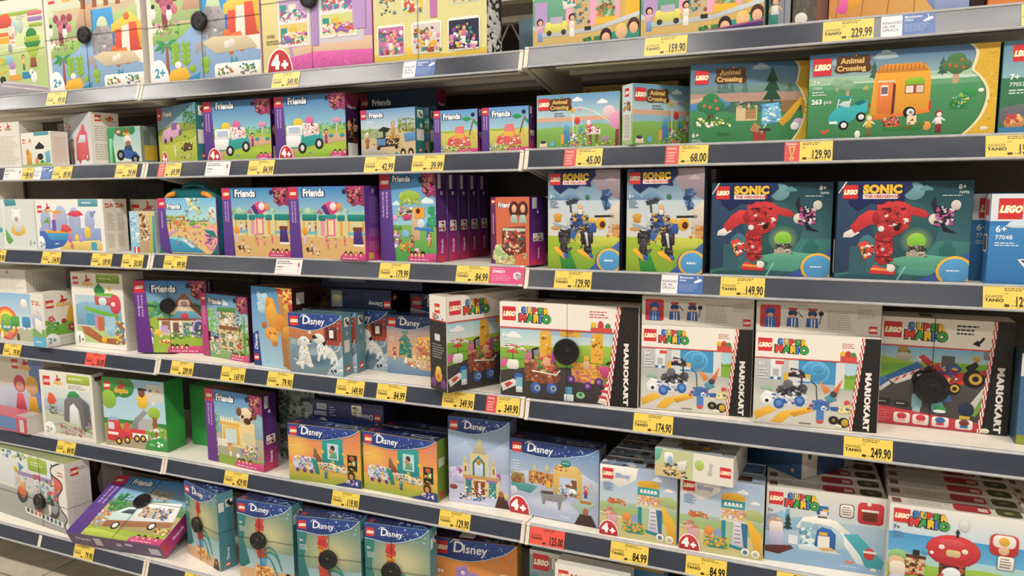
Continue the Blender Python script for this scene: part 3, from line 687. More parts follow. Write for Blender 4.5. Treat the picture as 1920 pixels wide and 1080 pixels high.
def a_treehouse(c):
    c.G(0, 0, 1, .6, '2486d0', '9cd2e0'); c.G(0, .58, 1, 1, '86bb5a', '3f9a4a'); c.cloud(.85, .3, .09, 'd8ecf2'); c.cloud(.3, .33, .06, 'd8ecf2'); c.clut(.88, .38, 1, .6, 30, ['2f9a68', '3fae74'], .06, 2)
    c.P([(.56, .75), (.60, .38), (.70, .38), (.72, .75)], 'd9b68a'); c.clut(.36, .2, .72, .34, 50, ['a9c44a', 'c6d66a', 'e2e0a0', '7fae3a'], .05, 3); c.P([(.35, .3), (.42, .2), (.55, .18), (.72, .22), (.76, .34), (.68, .26), (.6, .34), (.5, .26), (.42, .30), (.38, .40)], '9aba3f')
    c.clut(.34, .38, .58, .48, 30, ['a9c44a', 'e07aa6', 'f0ead8', '5a2c1c'], .05, 4); c.P([(.40, .47), (.58, .46), (.56, .52), (.44, .53)], 'c83a6e'); c.R(.62, .38, .80, .50, 'f0a41c'); c.E(.69, .42, .03, '5a2a1a')
    c.E(.46, .68, .055, '8ab8e0', .045); c.palm(.32, .74, .16); c.E(.74, .56, .05, 'cfe2f0'); c.R(.83, .55, .87, .75, '2f7fd0'); c.P([(.62, .60), (.95, .62), (.95, .65), (.62, .63)], '2f7fd0')
    c.E(.18, .50, .03, 'e8a8d0', .035); c.E(.28, .50, .03, 'e8a8d0', .035); c.L([(.19, .52), (.19, .62)], .006, 'd8c8e0'); c.clut(.15, .66, .35, .86, 46, ['e29a3a', 'd8437a', 'f0ead8', '8a5a3a', '7fae3a', 'c8a2d8'], .045, 5); c.clut(.36, .78, .55, .88, 24, ['e8b53a', 'd8433a', '8ab43a'], .04, 6)
    c.fig(.58, .84, .14, '8a4a3a', 'd86a8a', '5a2c1c'); c.fig(.88, .82, .15, 'e8a0b8', 'e2942e', '8a3a2a'); c.E(.66, .87, .035, 'e8b8c8', .03)
    friends_frame(c, '5f3a92', .19, .27, .085, .065, True, .24); friends_feet(c, .5)
def a_shop(c):
    c.R(0, 0, 1, 1, 'd86a44'); c.P([(0, 0), (.13, 0), (.16, 1), (0, 1)], '6a2a5a'); lego(c, .02, .03, .07); c.vlines(.04, .25, .1, .55, 1, 'c89ab8')
    friends_word(c, .2, .15, .07); c.clut(.12, .7, .6, .98, 40, ['c9cf8a', 'dbe0a0', 'a9c47a'], .12, 3)
    for x in (.62, .84): c.E(x, .18, .10, '5a2620', .12); c.E(x, .17, .045, 'e8b48c', .06); c.P([(x-.1, .38), (x-.06, .26), (x+.06, .26), (x+.1, .38)], 'a8c4b8')
    c.P([(.3, .78), (.3, .46), (.9, .42), (.92, .80), (.5, .88)], '7a3a2c'); c.R(.32, .46, .9, .50, 'c6d8c4'); c.clut(.34, .5, .88, .8, 60, ['c83a4a', '5a2a1c', 'e8c8a0', '2a6a60', 'd87a5a'], .06, 5)
    c.clut(.3, .82, .95, .97, 20, ['c9cf8a', 'e06a3a', '8fb8a0'], .05, 6)
def a_beachcase(c):
    c.G(0, 0, 1, .4, '6cbce8', 'b8e0e2'); c.R(0, .42, 1, 1, 'e3bb7c'); c.clut(.1, .32, .8, .48, 40, ['7fb05a', '9cc06a', '5f9a4a'], .07, 2); c.palm(.2, .56, .26, '8aa83a'); c.clut(.25, .3, .48, .56, 40, ['e2842e', 'e8b53a', 'd85a6a', '8ab43a'], .05, 3)
    c.P([(.50, .0), (.56, -.02), (.62, .1), (.76, .26), (.70, .30), (.6, .2), (.52, .12)], 'cfdc9a'); c.clut(.5, .0, .72, .22, 16, ['dbe6a8', '8a6a3a', 'f0ead8'], .06, 4)
    c.palm(.5, .34, .14, '4f9ac0', '6a8aa0'); c.E(.93, .32, .12, 'bfe0d8', .16); c.clut(.86, .22, 1, .42, 10, ['e0704a', '4fa08a'], .05, 5)
    c.P([(.56, .53), (.64, .47), (.74, .53)], 'd98ac8'); c.L([(.65, .5), (.65, .66)], .008, 'e8dcd0'); c.P([(.1, .66), (.3, .56), (.33, .58), (.14, .70)], 'cf9ad0')
    c.P([(.1, .74), (.35, .70), (.6, .84), (.78, .98), (.1, .98)], '2f9ac4'); c.P([(.12, .72), (.35, .68), (.62, .80), (.5, .82), (.3, .76)], '8ccfc8'); c.P([(.40, .76), (.45, .74), (.62, .88), (.56, .9)], 'cfe6f0'); c.clut(.3, .58, .72, .84, 26, ['8a4a2a', 'd85a3a', 'e89aa8', 'f0e0c0'], .045, 6)
    c.E(.9, .72, .17, 'e88a9a', .22); c.E(.9, .72, .15, 'f0a8a8', .19); c.P([(.78, .56), (.95, .58), (1, .72), (.82, .62)], '178078'); c.clut(.8, .64, .98, .82, 24, ['5a2c7a', 'c8509a', '2a8a80'], .05, 7)
    c.P([(0, 0), (.12, 0), (.14, .5), (.2, 1), (.05, 1), (0, .8)], '5f3a92'); c.R(0, 0, .13, .18, 'd02a62'); lego(c, .03, .04, .12); friends_word(c, .16, .19, .085); c.vlines(.04, .24, .09, .55, 1, 'b79ad0', 2)
def a_friendshouse(c):
    c.G(0, 0, 1, .5, '2a6fb4', '9cccd8'); c.R(0, .5, 1, 1, '9cba3a'); c.clut(.15, .3, .9, .5, 50, ['2f7f58', '4f9a6a', '76a84a'], .1, 2)
    c.P([(.44, .42), (.66, .18), (.70, .18), (.96, .50), (.93, .54), (.68, .28), (.46, .48)], '8c5a3c'); c.P([(.48, .46), (.68, .27), (.92, .52)], 'ecd6ae'); c.RR(.60, .26, .76, .38, .04, 'f0ece6'); c.E(.68, .32, .045, 'e2a49a')
    c.P([(.46, .56), (.58, .42), (.82, .42), (.92, .54)], '5ca0bc'); c.E(.68, .5, .06, 'c83a5a'); c.R(.30, .52, .96, .55, '8c4a34'); c.R(.32, .55, .94, .76, 'd9c6a0')
    for x in (.32, .48, .60, .76): c.R(x, .55, x+.03, .78, 'f0ece0')
    c.R(.36, .56, .46, .68, '9a6a4a'); c.R(.51, .58, .59, .72, '7a5a4a'); c.R(.65, .58, .73, .74, '4f9a94'); c.E(.87, .66, .1, 'b59ad0', .13); c.E(.87, .66, .075, '4a4f78', .1); c.R(.34, .62, .44, .72, 'c6a6dc')
    c.E(.30, .72, .05, 'f0c43a', .05); c.E(.40, .85, .10, 'f0b83a', .04); c.clut(.34, .8, .46, .87, 14, ['e0703a', '5a8a3a', 'f0ead8'], .04, 3); c.fig(.2, .88, .24, '5a8ac8', 'e6ecf4', '3a2a20'); c.clut(.5, .7, .9, .8, 20, ['3f7a3a', '5f9a3a'], .05, 4); c.clut(.55, .58, .95, .76, 24, ['7a4a5a', '4f7a94', 'e8dcc0'], .04, 5)
    friends_frame(c, '6a2c8e', .15, .22, .155, .09, True, .24); c.T('7+', .04, .38, .04, 'fff'); friends_feet(c, .42)
def a_hotel(c):
    c.G(0, 0, 1, .6, '3d8cc8', 'bfdcd8'); c.cloud(.5, .12, .1, 'cfe6f2'); c.G(0, .75, 1, 1, 'a6bf8a', '6fa352'); c.clut(.12, .25, .35, .6, 30, ['8abf6a', '6fae58'], .08, 2); c.clut(.82, .35, 1, .9, 40, ['6aa84a', '8abf5a'], .06, 3)
    c.R(.40, .24, .72, .50, 'dcc79c'); c.R(.38, .48, .84, .54, '8c5a34'); c.R(.36, .54, .88, .84, 'd8c296'); c.P([(.36, .2), (.74, .18), (.76, .26), (.34, .27)], '4f8a4a')
    for x, y in ((.44, .30), (.58, .30), (.44, .40), (.60, .40), (.42, .60), (.56, .60), (.72, .60), (.42, .72), (.58, .72), (.76, .74)): c.R(x, y, x+.09, y+.075, ('6b4030', 'c83a3a', 'e8e0cc', '5a8a6a')[int(x*50+y*70) % 4])
    c.clut(.36, .25, .88, .88, 120, ['8c5a34', 'b8463a', 'ece2c8', '4f8a4a', '6b4030'], .035, 4); c.clut(.2, .6, .38, .95, 50, ['7cc0d8', 'e8a8b8', 'f0ead8', '5a8a4a'], .05, 5); c.R(.5, .36, .6, .44, 'f0ead8')
    c.P([(.9, .3), (.92, .3), (.92, .9), (.9, .9)], '6fae3a'); c.P([(.8, .5), (.815, .5), (.815, .95), (.8, .95)], '7fbe4a')
    friends_frame(c, 'b8307a', .12, .15, .15, .08, True, .18); friends_feet(c, .6)
def a_pug(c):
    c.G(0, 0, 1, .45, '3a86c4', '9ccbd8'); c.hills(.34, .05, '8fb8c8', seed=4, yb=.6); c.G(0, .58, 1, .9, 'b9b49a', 'a8a68a'); c.R(0, .88, 1, 1, '8aa83a'); c.clut(.08, .3, .3, .6, 20, ['7ab46a', '5f9a5a'], .06, 2)
    c.R(.28, .38, .86, .74, 'f0d698'); c.R(.25, .42, .60, .46, 'e8b13a'); c.P([(.30, .48), (.58, .46), (.60, .70), (.30, .74)], 'e2b24a'); c.R(.34, .5, .54, .70, 'cfe0dc'); c.R(.66, .52, .84, .70, 'd8cfa4')
    c.E(.72, .30, .13, 'ead2ae', .12); c.E(.60, .25, .05, '7a4a32', .06); c.E(.86, .27, .05, '7a4a32', .06); c.E(.74, .36, .065, '4a2a20', .045); c.E(.66, .31, .025, '2a1a16'); c.E(.81, .32, .025, '2a1a16')
    for k in range(5): c.R(.26+.05*k, .35, .285+.05*k, .42, 'f3efe6')
    for k in range(6): c.R(.16+.035*k, .66, .185+.035*k, .76, 'f6f2ea')
    c.palm(.15, .62, .16, '6aa86a'); c.fig(.42, .88, .17, 'e2b23a', 'f0ead8', '8a4a2c'); c.E(.55, .86, .035, 'f1ece2'); c.clut(.6, .68, .95, .86, 46, ['e8a33a', 'd85a8a', '5a8ac0', '4f9a5a', 'f0ead8'], .045, 3); c.clut(.12, .7, .2, .95, 20, ['d8a8c8', '8a5ac0', 'f0ead8'], .05, 5)
    friends_frame(c, '6a2c8e', .15, .19, .14, .085, True, .2); friends_feet(c, .5)
def a_ambulance(c):
    c.G(0, 0, 1, .42, '2f78bc', '9cc8dc'); c.R(0, .42, 1, 1, 'a3bb3f'); c.hills(.4, .04, '6f9a6a', seed=3, yb=.55); c.hills(.55, .06, 'bfae74', seed=6, yb=.85); c.clut(.2, .3, .35, .6, 40, ['2f7f5a', '4f9a4a'], .06, 2); c.R(.50, .18, .74, .32, 'a8a090'); c.clut(.5, .2, .74, .34, 26, ['8a8478', 'cfc8b8'], .04, 3)
    c.P([(.50, .40), (.90, .34), (.96, .66), (.50, .74)], 'eef0ee'); c.P([(.28, .62), (.40, .50), (.52, .48), (.54, .76), (.30, .80)], 'cfe6e0'); c.P([(.36, .60), (.42, .53), (.50, .52), (.50, .60)], '4a5a64'); c.R(.56, .46, .86, .62, 'cdb894'); c.clut(.56, .44, .86, .62, 46, ['3f84c8', '8a4a34', 'e8b48c', 'e8e0d4', '2f6fae'], .05, 4)
    c.P([(.28, .74), (.96, .64), (.96, .72), (.30, .84)], 'a8704c')
    for x, y in ((.42, .80), (.78, .74)): c.E(x, y, .06, '2a2a2c'); c.E(x, y, .04, 'e4e2de')
    c.clut(.16, .6, .28, .85, 50, ['d86a5a', 'e8c0d8', '6fc0c4', 'f0ead8', 'e2a33a'], .045, 5); c.clut(.85, .75, .98, .85, 20, ['e8b53a', 'f0e0a0', '8a6a3a'], .045, 6); c.hills(.92, .02, 'b6c84a', seed=5)
    friends_frame(c, '5f3a92', .15, .16, .13, .085, False, .22); friends_feet(c, .66)

def a_boat(c):
    c.R(0, 0, 1, 1, 'f2ede4'); c.G(.04, .1, .96, .8, 'eef0ee', 'dfe6ea')
    for x, r in ((.38, .2), (.58, .18), (.8, .14), (.15, .16)): c.E(x, .42, r, 'a9b4d8', r*1.5)
    c.P([(.05, .55), (.95, .55), (.95, .8), (.5, .9), (.05, .9)], '8fa0d0'); c.P([(.04, .62), (.5, .64), (.40, .92), (.2, .98), (.04, .98)], '3a68b8'); c.P([(.33, .98), (.46, .82), (.9, .78), (.96, .84), (.96, .98)], 'eacb72')
    c.P([(.12, .62), (.52, .62), (.48, .78), (.2, .80)], '3d9fd0'); c.P([(.12, .60), (.53, .60), (.51, .66), (.15, .66)], 'e8a83a'); c.P([(.36, .62), (.40, .48), (.48, .50), (.54, .60), (.46, .64)], 'dd4a44'); c.R(.24, .40, .30, .62, '7a5ab0'); c.R(.26, .22, .4, .28, 'e8a43a'); c.R(.26, .3, .33, .4, 'd8a8c0')
    c.P([(.11, .46), (.18, .34), (.20, .46)], '6fae3a'); c.L([(.2, .34), (.2, .6)], .012, '9a6a3a'); c.L([(.60, .3), (.60, .66)], .012, 'c9c9d0'); c.P([(.47, .30), (.55, .22), (.66, .22), (.72, .30), (.6, .34)], 'dd3f52')
    c.E(.76, .64, .09, 'edc73a', .12); c.E(.6, .74, .06, 'e8d04a', .07); c.E(.50, .76, .05, 'd86aa0', .09); c.E(.52, .90, .05, 'd8706a', .06); c.E(.66, .76, .05, 'b59ad0', .07); c.R(.80, .82, .88, .97, '3fa0c0'); c.E(.92, .82, .03, 'e8c8b0', .06)
    lego(c, .03, .12, .14); duplo(c, .13, .25, .11); c.RR(.65, 0, .93, .14, .02, '5fa0ac'); c.lines(.70, .04, .88, .10, 1, 'e2eef0'); c.E(.84, .28, .06, '8a94c8', .06); c.E(.88, .24, .03, '8a94c8')
    c.E(.06, .88, .11, 'f6f4f0', .16); c.T('2+', .035, .94, .10, '3a8ab4', bold=.03); c.lines(.27, .85, .34, .89, 1, 'fff')
def a_bath(c):
    c.G(0, 0, 1, 1, 'dfe4dc', 'cdd6d2'); c.R(.32, 0, 1, 1, 'd9dfda'); c.E(.6, .35, .14, 'f0f0ee', .14); c.E(.54, .24, .05, 'f0f0ee'); c.E(.67, .24, .05, 'f0f0ee'); c.E(.6, .40, .05, 'b89a94'); c.E(.62, .62, .22, 'e8bf3a', .12); c.E(.62, .58, .13, 'cfd4d2', .09)
    c.P([(.28, .72), (.34, .58), (.5, .84), (.4, .92)], '6fae5a'); c.E(.2, .62, .12, '4fa8b4', .06); c.T('1', .84, .93, .11, '4a7a8c', bold=.02); c.T('+', .92, .92, .09, '4a7a8c', bold=.02); c.R(.3, 0, .34, 1, 'e6eae6'); c.P([(.35, 0), (.6, 0), (.62, .12), (.38, .14)], '4f94a0')
def a_princess(c):
    c.G(0, 0, 1, 1, 'a8d4e8', '8fc4e0'); c.clut(.05, .05, .35, .8, 20, ['c8e2f0', 'e6eef4', '7fb4d8'], .1, 2); c.P([(.35, 0), (.95, 0), (.85, .3), (.8, 1), (.4, 1)], 'd0b48a'); c.clut(.42, .05, .78, .7, 70, ['8a5a3a', 'e8d0b0', 'b8803a', 'f0ead8', '5a3a2a'], .07, 3); c.P([(.78, 0), (1, .1), (1, 1), (.7, 1), (.85, .5)], 'c8bf4a'); c.P([(.92, .1), (1, .1), (1, 1), (.88, 1)], '3f9ab0')
    c.R(.12, .86, .34, 1, 'c83a44'); c.R(.19, .86, .25, 1, 'f0e6e0'); c.R(.36, .72, .7, 1, 'b9a27c')
def a_big_logo(c): c.R(0, 0, 1, 1, 'cdc6bb'); lego(c, .04, .1, .2); duplo(c, .3, .28, .16, '8a4a24'); c.lines(.1, .4, .9, .9, 9, 'b0aaa0')
def a_dark_board(c): c.R(0, 0, 1, 1, '4f4b47'); c.lines(.04, .1, .2, .25, 1, '6b3a34'); c.P([(.3, .1), (.6, .02), (.8, .5), (.5, .9), (.3, .7)], '34343a'); c.clut(.2, .2, .9, .9, 30, ['5c5751', '3d3b3c', '474a4e'], .3, 2)
def a_train(c):
    c.G(0, 0, 1, .7, '8fc0e4', 'dfe9ee'); c.R(0, .70, 1, 1, 'b9bfa0'); c.R(0, .96, 1, 1, 'e6e2d8')
    for k, q in enumerate(('e2542e', 'f0a42a', 'f0d84a', '6fb84a', '4f9ad0')): c.E(.42, .62, .36-.05*k, q, .34-.05*k)
    c.E(.42, .62, .11, 'cfe2ee')
    for x, q in ((.05, 'e2452e'), (.22, 'e8c53a'), (.42, '8ac03a'), (.62, '5aa84a'), (.86, '3f94c4')): c.RR(x-.09, .46, x+.09, .68, .05, q); c.E(x-.05, .70, .03, 'f0f0ee'); c.E(x+.05, .70, .03, 'f0f0ee')
    c.E(.48, .86, .07, 'e8707a', .11); c.E(.3, .88, .05, 'efe9e0', .08); c.E(.66, .88, .05, '6b4a44', .08); c.E(.84, .2, .1, 'f2f0e6')
def a_pighouse(c):
    c.R(0, 0, 1, 1, 'ece7de'); lego(c, .06, .13, .15); duplo(c, .38, .26, .13)
    c.P([(.62, .62), (.78, .3), (1, .22), (1, .64)], 'edbb1e'); c.hills(.6, .03, '6fae3a', seed=3); c.clut(.03, .5, .4, .72, 24, ['3f8a3f', '5fa84a', '76b83c'], .08, 2); c.flower(.2, .48, .06, 'd8507a'); c.E(.6, .55, .05, 'a83a4a'); c.flower(.84, .68, .08, 'b83060'); c.R(0, .80, 1, .84, 'd8dcc8'); c.R(.0, .84, 1, 1, 'c9ccc0')
    c.E(.18, .92, .15, 'f0f0f0', .17); c.T('2+', .06, .93, .10, '4a8aa0', bold=.03)
def a_pigspine(c):
    c.R(0, 0, 1, 1, 'e8e4dc'); lego(c, .1, .14, .07); c.clut(.42, .14, .72, .22, 8, ['c8442e', 'd8a23a'], .05, 2); c.E(.4, .5, .16, 'c0c4e0', .2); c.E(.28, .38, .05, 'f0e090'); c.R(0, .66, 1, .82, '7fb06a'); c.R(0, .82, 1, 1, '5fb4d8'); c.P([(.3, .45), (.78, .52), (.7, .76), (.22, .66)], 'f2eee6'); c.lines(.2, .88, .8, .94, 1, 'd8ecf2')
def a_tallduplo(c):
    c.R(0, 0, 1, 1, 'eee9de'); c.G(.06, .3, .95, .8, 'b4d2e2', 'd0e2d4'); c.hills(.38, .05, '86b4d0', seed=4, yb=.7, x0=.06, x1=.95); c.R(.06, .72, .95, .93, 'b8cf8a')
    lego(c, .04, .06, .10); duplo(c, .22, .17, .09); c.RR(.5, .02, .95, .13, .02, '86a83f'); c.lines(.56, .055, .88, .09, 1, 'e2e8b0')
    c.P([(.44, .22), (.54, .13), (.66, .22), (.64, .26), (.46, .26)], '2f8f4a'); c.E(.75, .20, .03, 'e8c53a'); c.R(.46, .26, .82, .30, '7ab83a'); c.P([(.44, .3), (.8, .32), (.76, .42), (.46, .42)], 'c25a5a'); c.RR(.52, .32, .68, .42, .05, 'dce8ea'); c.E(.84, .40, .10, 'd8394f', .13); c.E(.80, .40, .04, 'f0e0e0', .03)
    c.P([(.22, .44), (.9, .54), (.88, .60), (.26, .50)], '6fb83a'); c.R(.26, .54, .42, .70, '4fa0c4'); c.R(.42, .56, .58, .74, 'c88ab0'); c.R(.48, .58, .60, .76, 'c06a3a'); c.R(.62, .56, .82, .80, 'a4cbe2'); c.P([(.14, .72), (.3, .72), (.6, .86), (.9, .84), (.86, .93), (.5, .92), (.2, .82)], 'b06438')
    c.E(.72, .76, .08, '9cc8dc', .06); c.E(.58, .88, .05, 'f0b01e', .04); c.clut(.82, .62, .97, .9, 40, ['b8442e', '3f8a3f', 'e8c53a', 'a86a3a', '4f9ac0'], .06, 4); c.E(.10, .90, .10, 'f4f2ec', .12); c.T('1', .06, .94, .09, '4a6a3a', bold=.03); c.T('+', .13, .93, .06, '4a6a3a', bold=.03); c.hills(.97, .004, 'eee9de', seed=1)
def a_tunnel(c):
    c.R(0, 0, 1, 1, 'ebe6da'); c.R(.05, .45, .95, .93, 'c2c6ae'); c.G(.05, .25, .95, .5, 'd9e2e4', 'cdd6c8'); c.hills(.38, .04, 'b4c8d0', seed=3, yb=.6, x0=.05, x1=.95)
    c.R(.06, .08, .20, .22, 'd8202a'); c.T('LEGO', .075, .17, .04, 'fff', sx=.9, shear=.2, bold=.04); duplo(c, .26, .19, .09); c.RR(.52, .03, .96, .16, .02, 'a3bd3e'); c.lines(.56, .06, .92, .12, 1, 'e6ecb8')
    c.P([(.42, .72), (.45, .42), (.55, .33), (.75, .33), (.9, .42), (.94, .78), (.8, .86), (.74, .78), (.72, .55), (.62, .44), (.54, .50), (.52, .74)], '6f7074'); c.P([(.54, .74), (.55, .50), (.62, .45), (.70, .52), (.70, .76)], 'e2e4e6'); c.P([(.5, .36), (.56, .28), (.66, .26), (.76, .32), (.7, .36)], '2f9a58'); c.P([(.78, .40), (.92, .44), (.94, .76), (.84, .84)], '5c5d62')
    c.P([(.12, .44), (.16, .32), (.24, .34), (.30, .44), (.24, .50), (.14, .50)], 'e2542e'); c.L([(.1, .55), (.4, .66)], .012, '8f9284'); c.clut(.15, .52, .42, .64, 14, ['5c6058', '8a8f86'], .05, 2); c.L([(.05, .84), (.4, .76), (.8, .88)], .018, '9a9c8c'); c.clut(.35, .80, .75, .92, 26, ['b8525a', 'c8a2b0', '9a9484'], .06, 4); c.clut(.82, .7, .95, .85, 10, ['b07ab0', '8a9a5a'], .05, 3); c.E(.13, .88, .12, 'f3f1ec', .12); c.T('2+', .06, .92, .08, '8a8f86', bold=.03)
    c.lines(.55, .18, .9, .24, 2, '9aa0a4')
def a_fireduplo(c):
    c.G(0, 0, 1, .6, '9cc9e2', 'b8dbe8'); c.E(.12, .1, .32, '3c8f3f', .2); c.E(.35, .12, .2, '3c8f3f', .16); c.E(.1, .32, .14, '8fbf3a', .14); c.R(0, .70, 1, 1, 'a79a7c'); c.hills(.66, .02, '8cb83a', seed=3, yb=.8); c.R(.5, .55, .78, .72, 'b4b6b8')
    lego(c, .03, .06, .12); duplo(c, .2, .21, .12, 'f0b41e'); c.P([(.56, .24), (.72, .20), (.74, .36), (.66, .42), (.56, .38)], 'f0c02a'); c.E(.64, .18, .06, '8a4a3a', .07); c.R(.58, .12, .72, .15, '2a2a2e')
    c.P([(.42, .74), (.48, .60), (.66, .42), (.72, .46), (.56, .62), (.54, .74)], '8d9094'); c.P([(.03, .92), (.04, .66), (.12, .60), (.24, .62), (.28, .74), (.55, .72), (.66, .72), (.66, .86), (.3, .88), (.26, .96)], 'd8282e'); c.R(.06, .66, .16, .76, 'd0dce4'); c.R(.32, .64, .42, .78, 'e0484a'); c.R(.45, .78, .70, .85, 'f0ece6'); c.R(.05, .80, .22, .84, 'f2efe8'); c.P([(.05, .64), (.1, .56), (.22, .56), (.24, .62)], '9cb8d8')
    for x, y in ((.22, .93), (.36, .90), (.52, .86), (.62, .85)): c.E(x, y, .055, '26262a'); c.E(x, y, .03, 'e8c53a')
    c.E(.82, .46, .11, '9cc43a', .09); c.R(.79, .52, .86, .80, '9a5a34'); c.E(.82, .30, .035, 'f4f2ee', .05); c.clut(.72, .68, .98, .84, 20, ['76a83c', 'e8e4d8', '5f9a3a'], .06, 5)
    c.R(.72, .05, .98, .3, 'd6d3c8'); c.E(.78, .14, .03, '6a6f78', .02); c.E(.9, .14, .03, 'd8967a', .02)
    c.P([(.64, 1), (.68, .88), (.78, .84), (.9, .80), (1, .84), (1, 1)], '2f9a45'); c.T('2+', .84, .94, .07, 'fff', bold=.04); c.lines(.72, .90, .81, .94, 2, 'cfe8cf')
def a_girls(c):
    c.R(0, 0, 1, 1, 'e4dfd2'); c.G(0, .45, 1, .85, 'c8ccd8', 'b8c4dc'); c.R(.72, 0, 1, 1, '6d8ac4'); lego(c, .36, .06, .14); duplo(c, .52, .2, .12); c.R(0, .8, 1, 1, '8fb84a')
    c.E(.50, .42, .13, 'cf3a56', .13); c.E(.50, .46, .09, 'd8a08a', .08); c.P([(.38, .80), (.43, .56), (.56, .56), (.62, .80)], 'd8506a')
    c.E(.76, .42, .13, 'e8b224', .14); c.E(.76, .46, .085, 'dba888', .08); c.P([(.66, .82), (.70, .58), (.83, .58), (.88, .82)], 'e3aa1e'); c.E(.98, .46, .08, '2f5a9a', .12)
def a_pinkflat(c): c.R(0, 0, 1, 1, 'c4485e'); c.R(.0, .15, .76, .9, '5a84b8'); c.R(.84, .2, .93, .9, 'efeae4'); c.vlines(.85, .25, .92, .85, 2, '3a3a3e'); c.R(0, 0, 1, .12, 'd86a7c')
def a_f1(c):
    c.G(0, 0, 1, .5, 'e8ece8', 'd4dcdc'); c.G(0, .55, 1, 1, 'b4b2ac', '9c9b97'); c.clut(.0, .0, .9, .1, 24, ['4f86c0', '2f7f5a', '9dbb3a', 'c8ccc8'], .08, 2); c.RR(.50, .02, .76, .22, .03, '9dbb3a'); c.lines(.54, .07, .72, .14, 2, 'e8eec0'); c.E(.32, .26, .05, 'e2b23a')
    c.R(.34, .27, .82, .33, '9a8ab8'); c.R(.56, .26, .66, .34, 'b8606a'); c.P([(.36, .14), (.44, .2), (.37, .28)], '3f94b4'); c.P([(.80, .14), (.87, .2), (.81, .28)], '3f94b4'); c.clut(.3, .34, .82, .56, 70, ['c8d8dc', 'd8b8a8', 'b4c8d0', 'd8d4cc', '8fa4b0', 'e0c8c0'], .09, 3); c.clut(.74, .3, .92, .62, 36, ['4f6fb4', 'd84a6a', '2f7f5a', 'e8704a', '8a5ab0'], .08, 4); c.P([(.82, .14), (.92, .18), (.95, .36), (.86, .42)], 'e0604a')
    for x, y, q in ((.38, .62, 'd8703a'), (.40, .60, 'd8703a'), (.80, .72, '8f9494'), (.82, .70, '9aa09e')): c.E(x, y, .11, '3f3f44', .12); c.E(x, y-.04, .09, q, .10)
    c.E(.40, .46, .05, 'e8b82a', .05); c.E(.60, .70, .10, '3a3a40', .10); c.E(.60, .76, .06, 'a83a4a', .04); c.E(.8, .6, .05, '4a3f3a', .05); c.E(.76, .72, .03, 'e8e6e0', .08)
    sq = c.smooth([(.97, -.02), (.83, .08), (.82, .18), (.93, .26), (.95, .35), (.885, .49), (.90, .64), (.985, .77), (.95, .89), (.995, 1.0)])
    c.P(sq+[(1, 1), (1, -.02)], 'ebe6dc', 0); c.L(sq, .022, '2a2a2c'); c.lines(.90, .12, .98, .2, 2, 'c8504a')
    c.P([(.42, .78), (.93, .84), (.93, .92), (.42, .87)], 'efece6', 0)
    for k in range(9): c.R(.44+.053*k, .79+.0065*k, .475+.053*k, .85+.0065*k, ('3f454c', '5c6068', 'b8605a', 'd8705a', '3f6f4a', '4a5a8a', '3a4050', '4f8a7a', '2f6f5a')[k])
def a_f1side(c):
    c.R(0, 0, 1, 1, 'e4dfd6'); lego(c, .2, .08, .11); c.lines(.55, .08, .9, .14, 2, 'b8625a'); c.vlines(.2, .25, .85, .85, 7, 'd2ccc2', 2)
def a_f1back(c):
    c.R(0, 0, 1, 1, '232327'); c.P([(.85, 0), (.9, .1), (.98, .14), (1, .3), (.94, .5), (.95, .7), (1, .75), (1, 0)], 'dcd7ce'); c.L([(.85, 0), (.9, .1), (.98, .14), (1, .3), (.94, .5), (.95, .72), (1, .78)], .025, '101012'); c.E(.93, .33, .05, '9a3a34', .07)

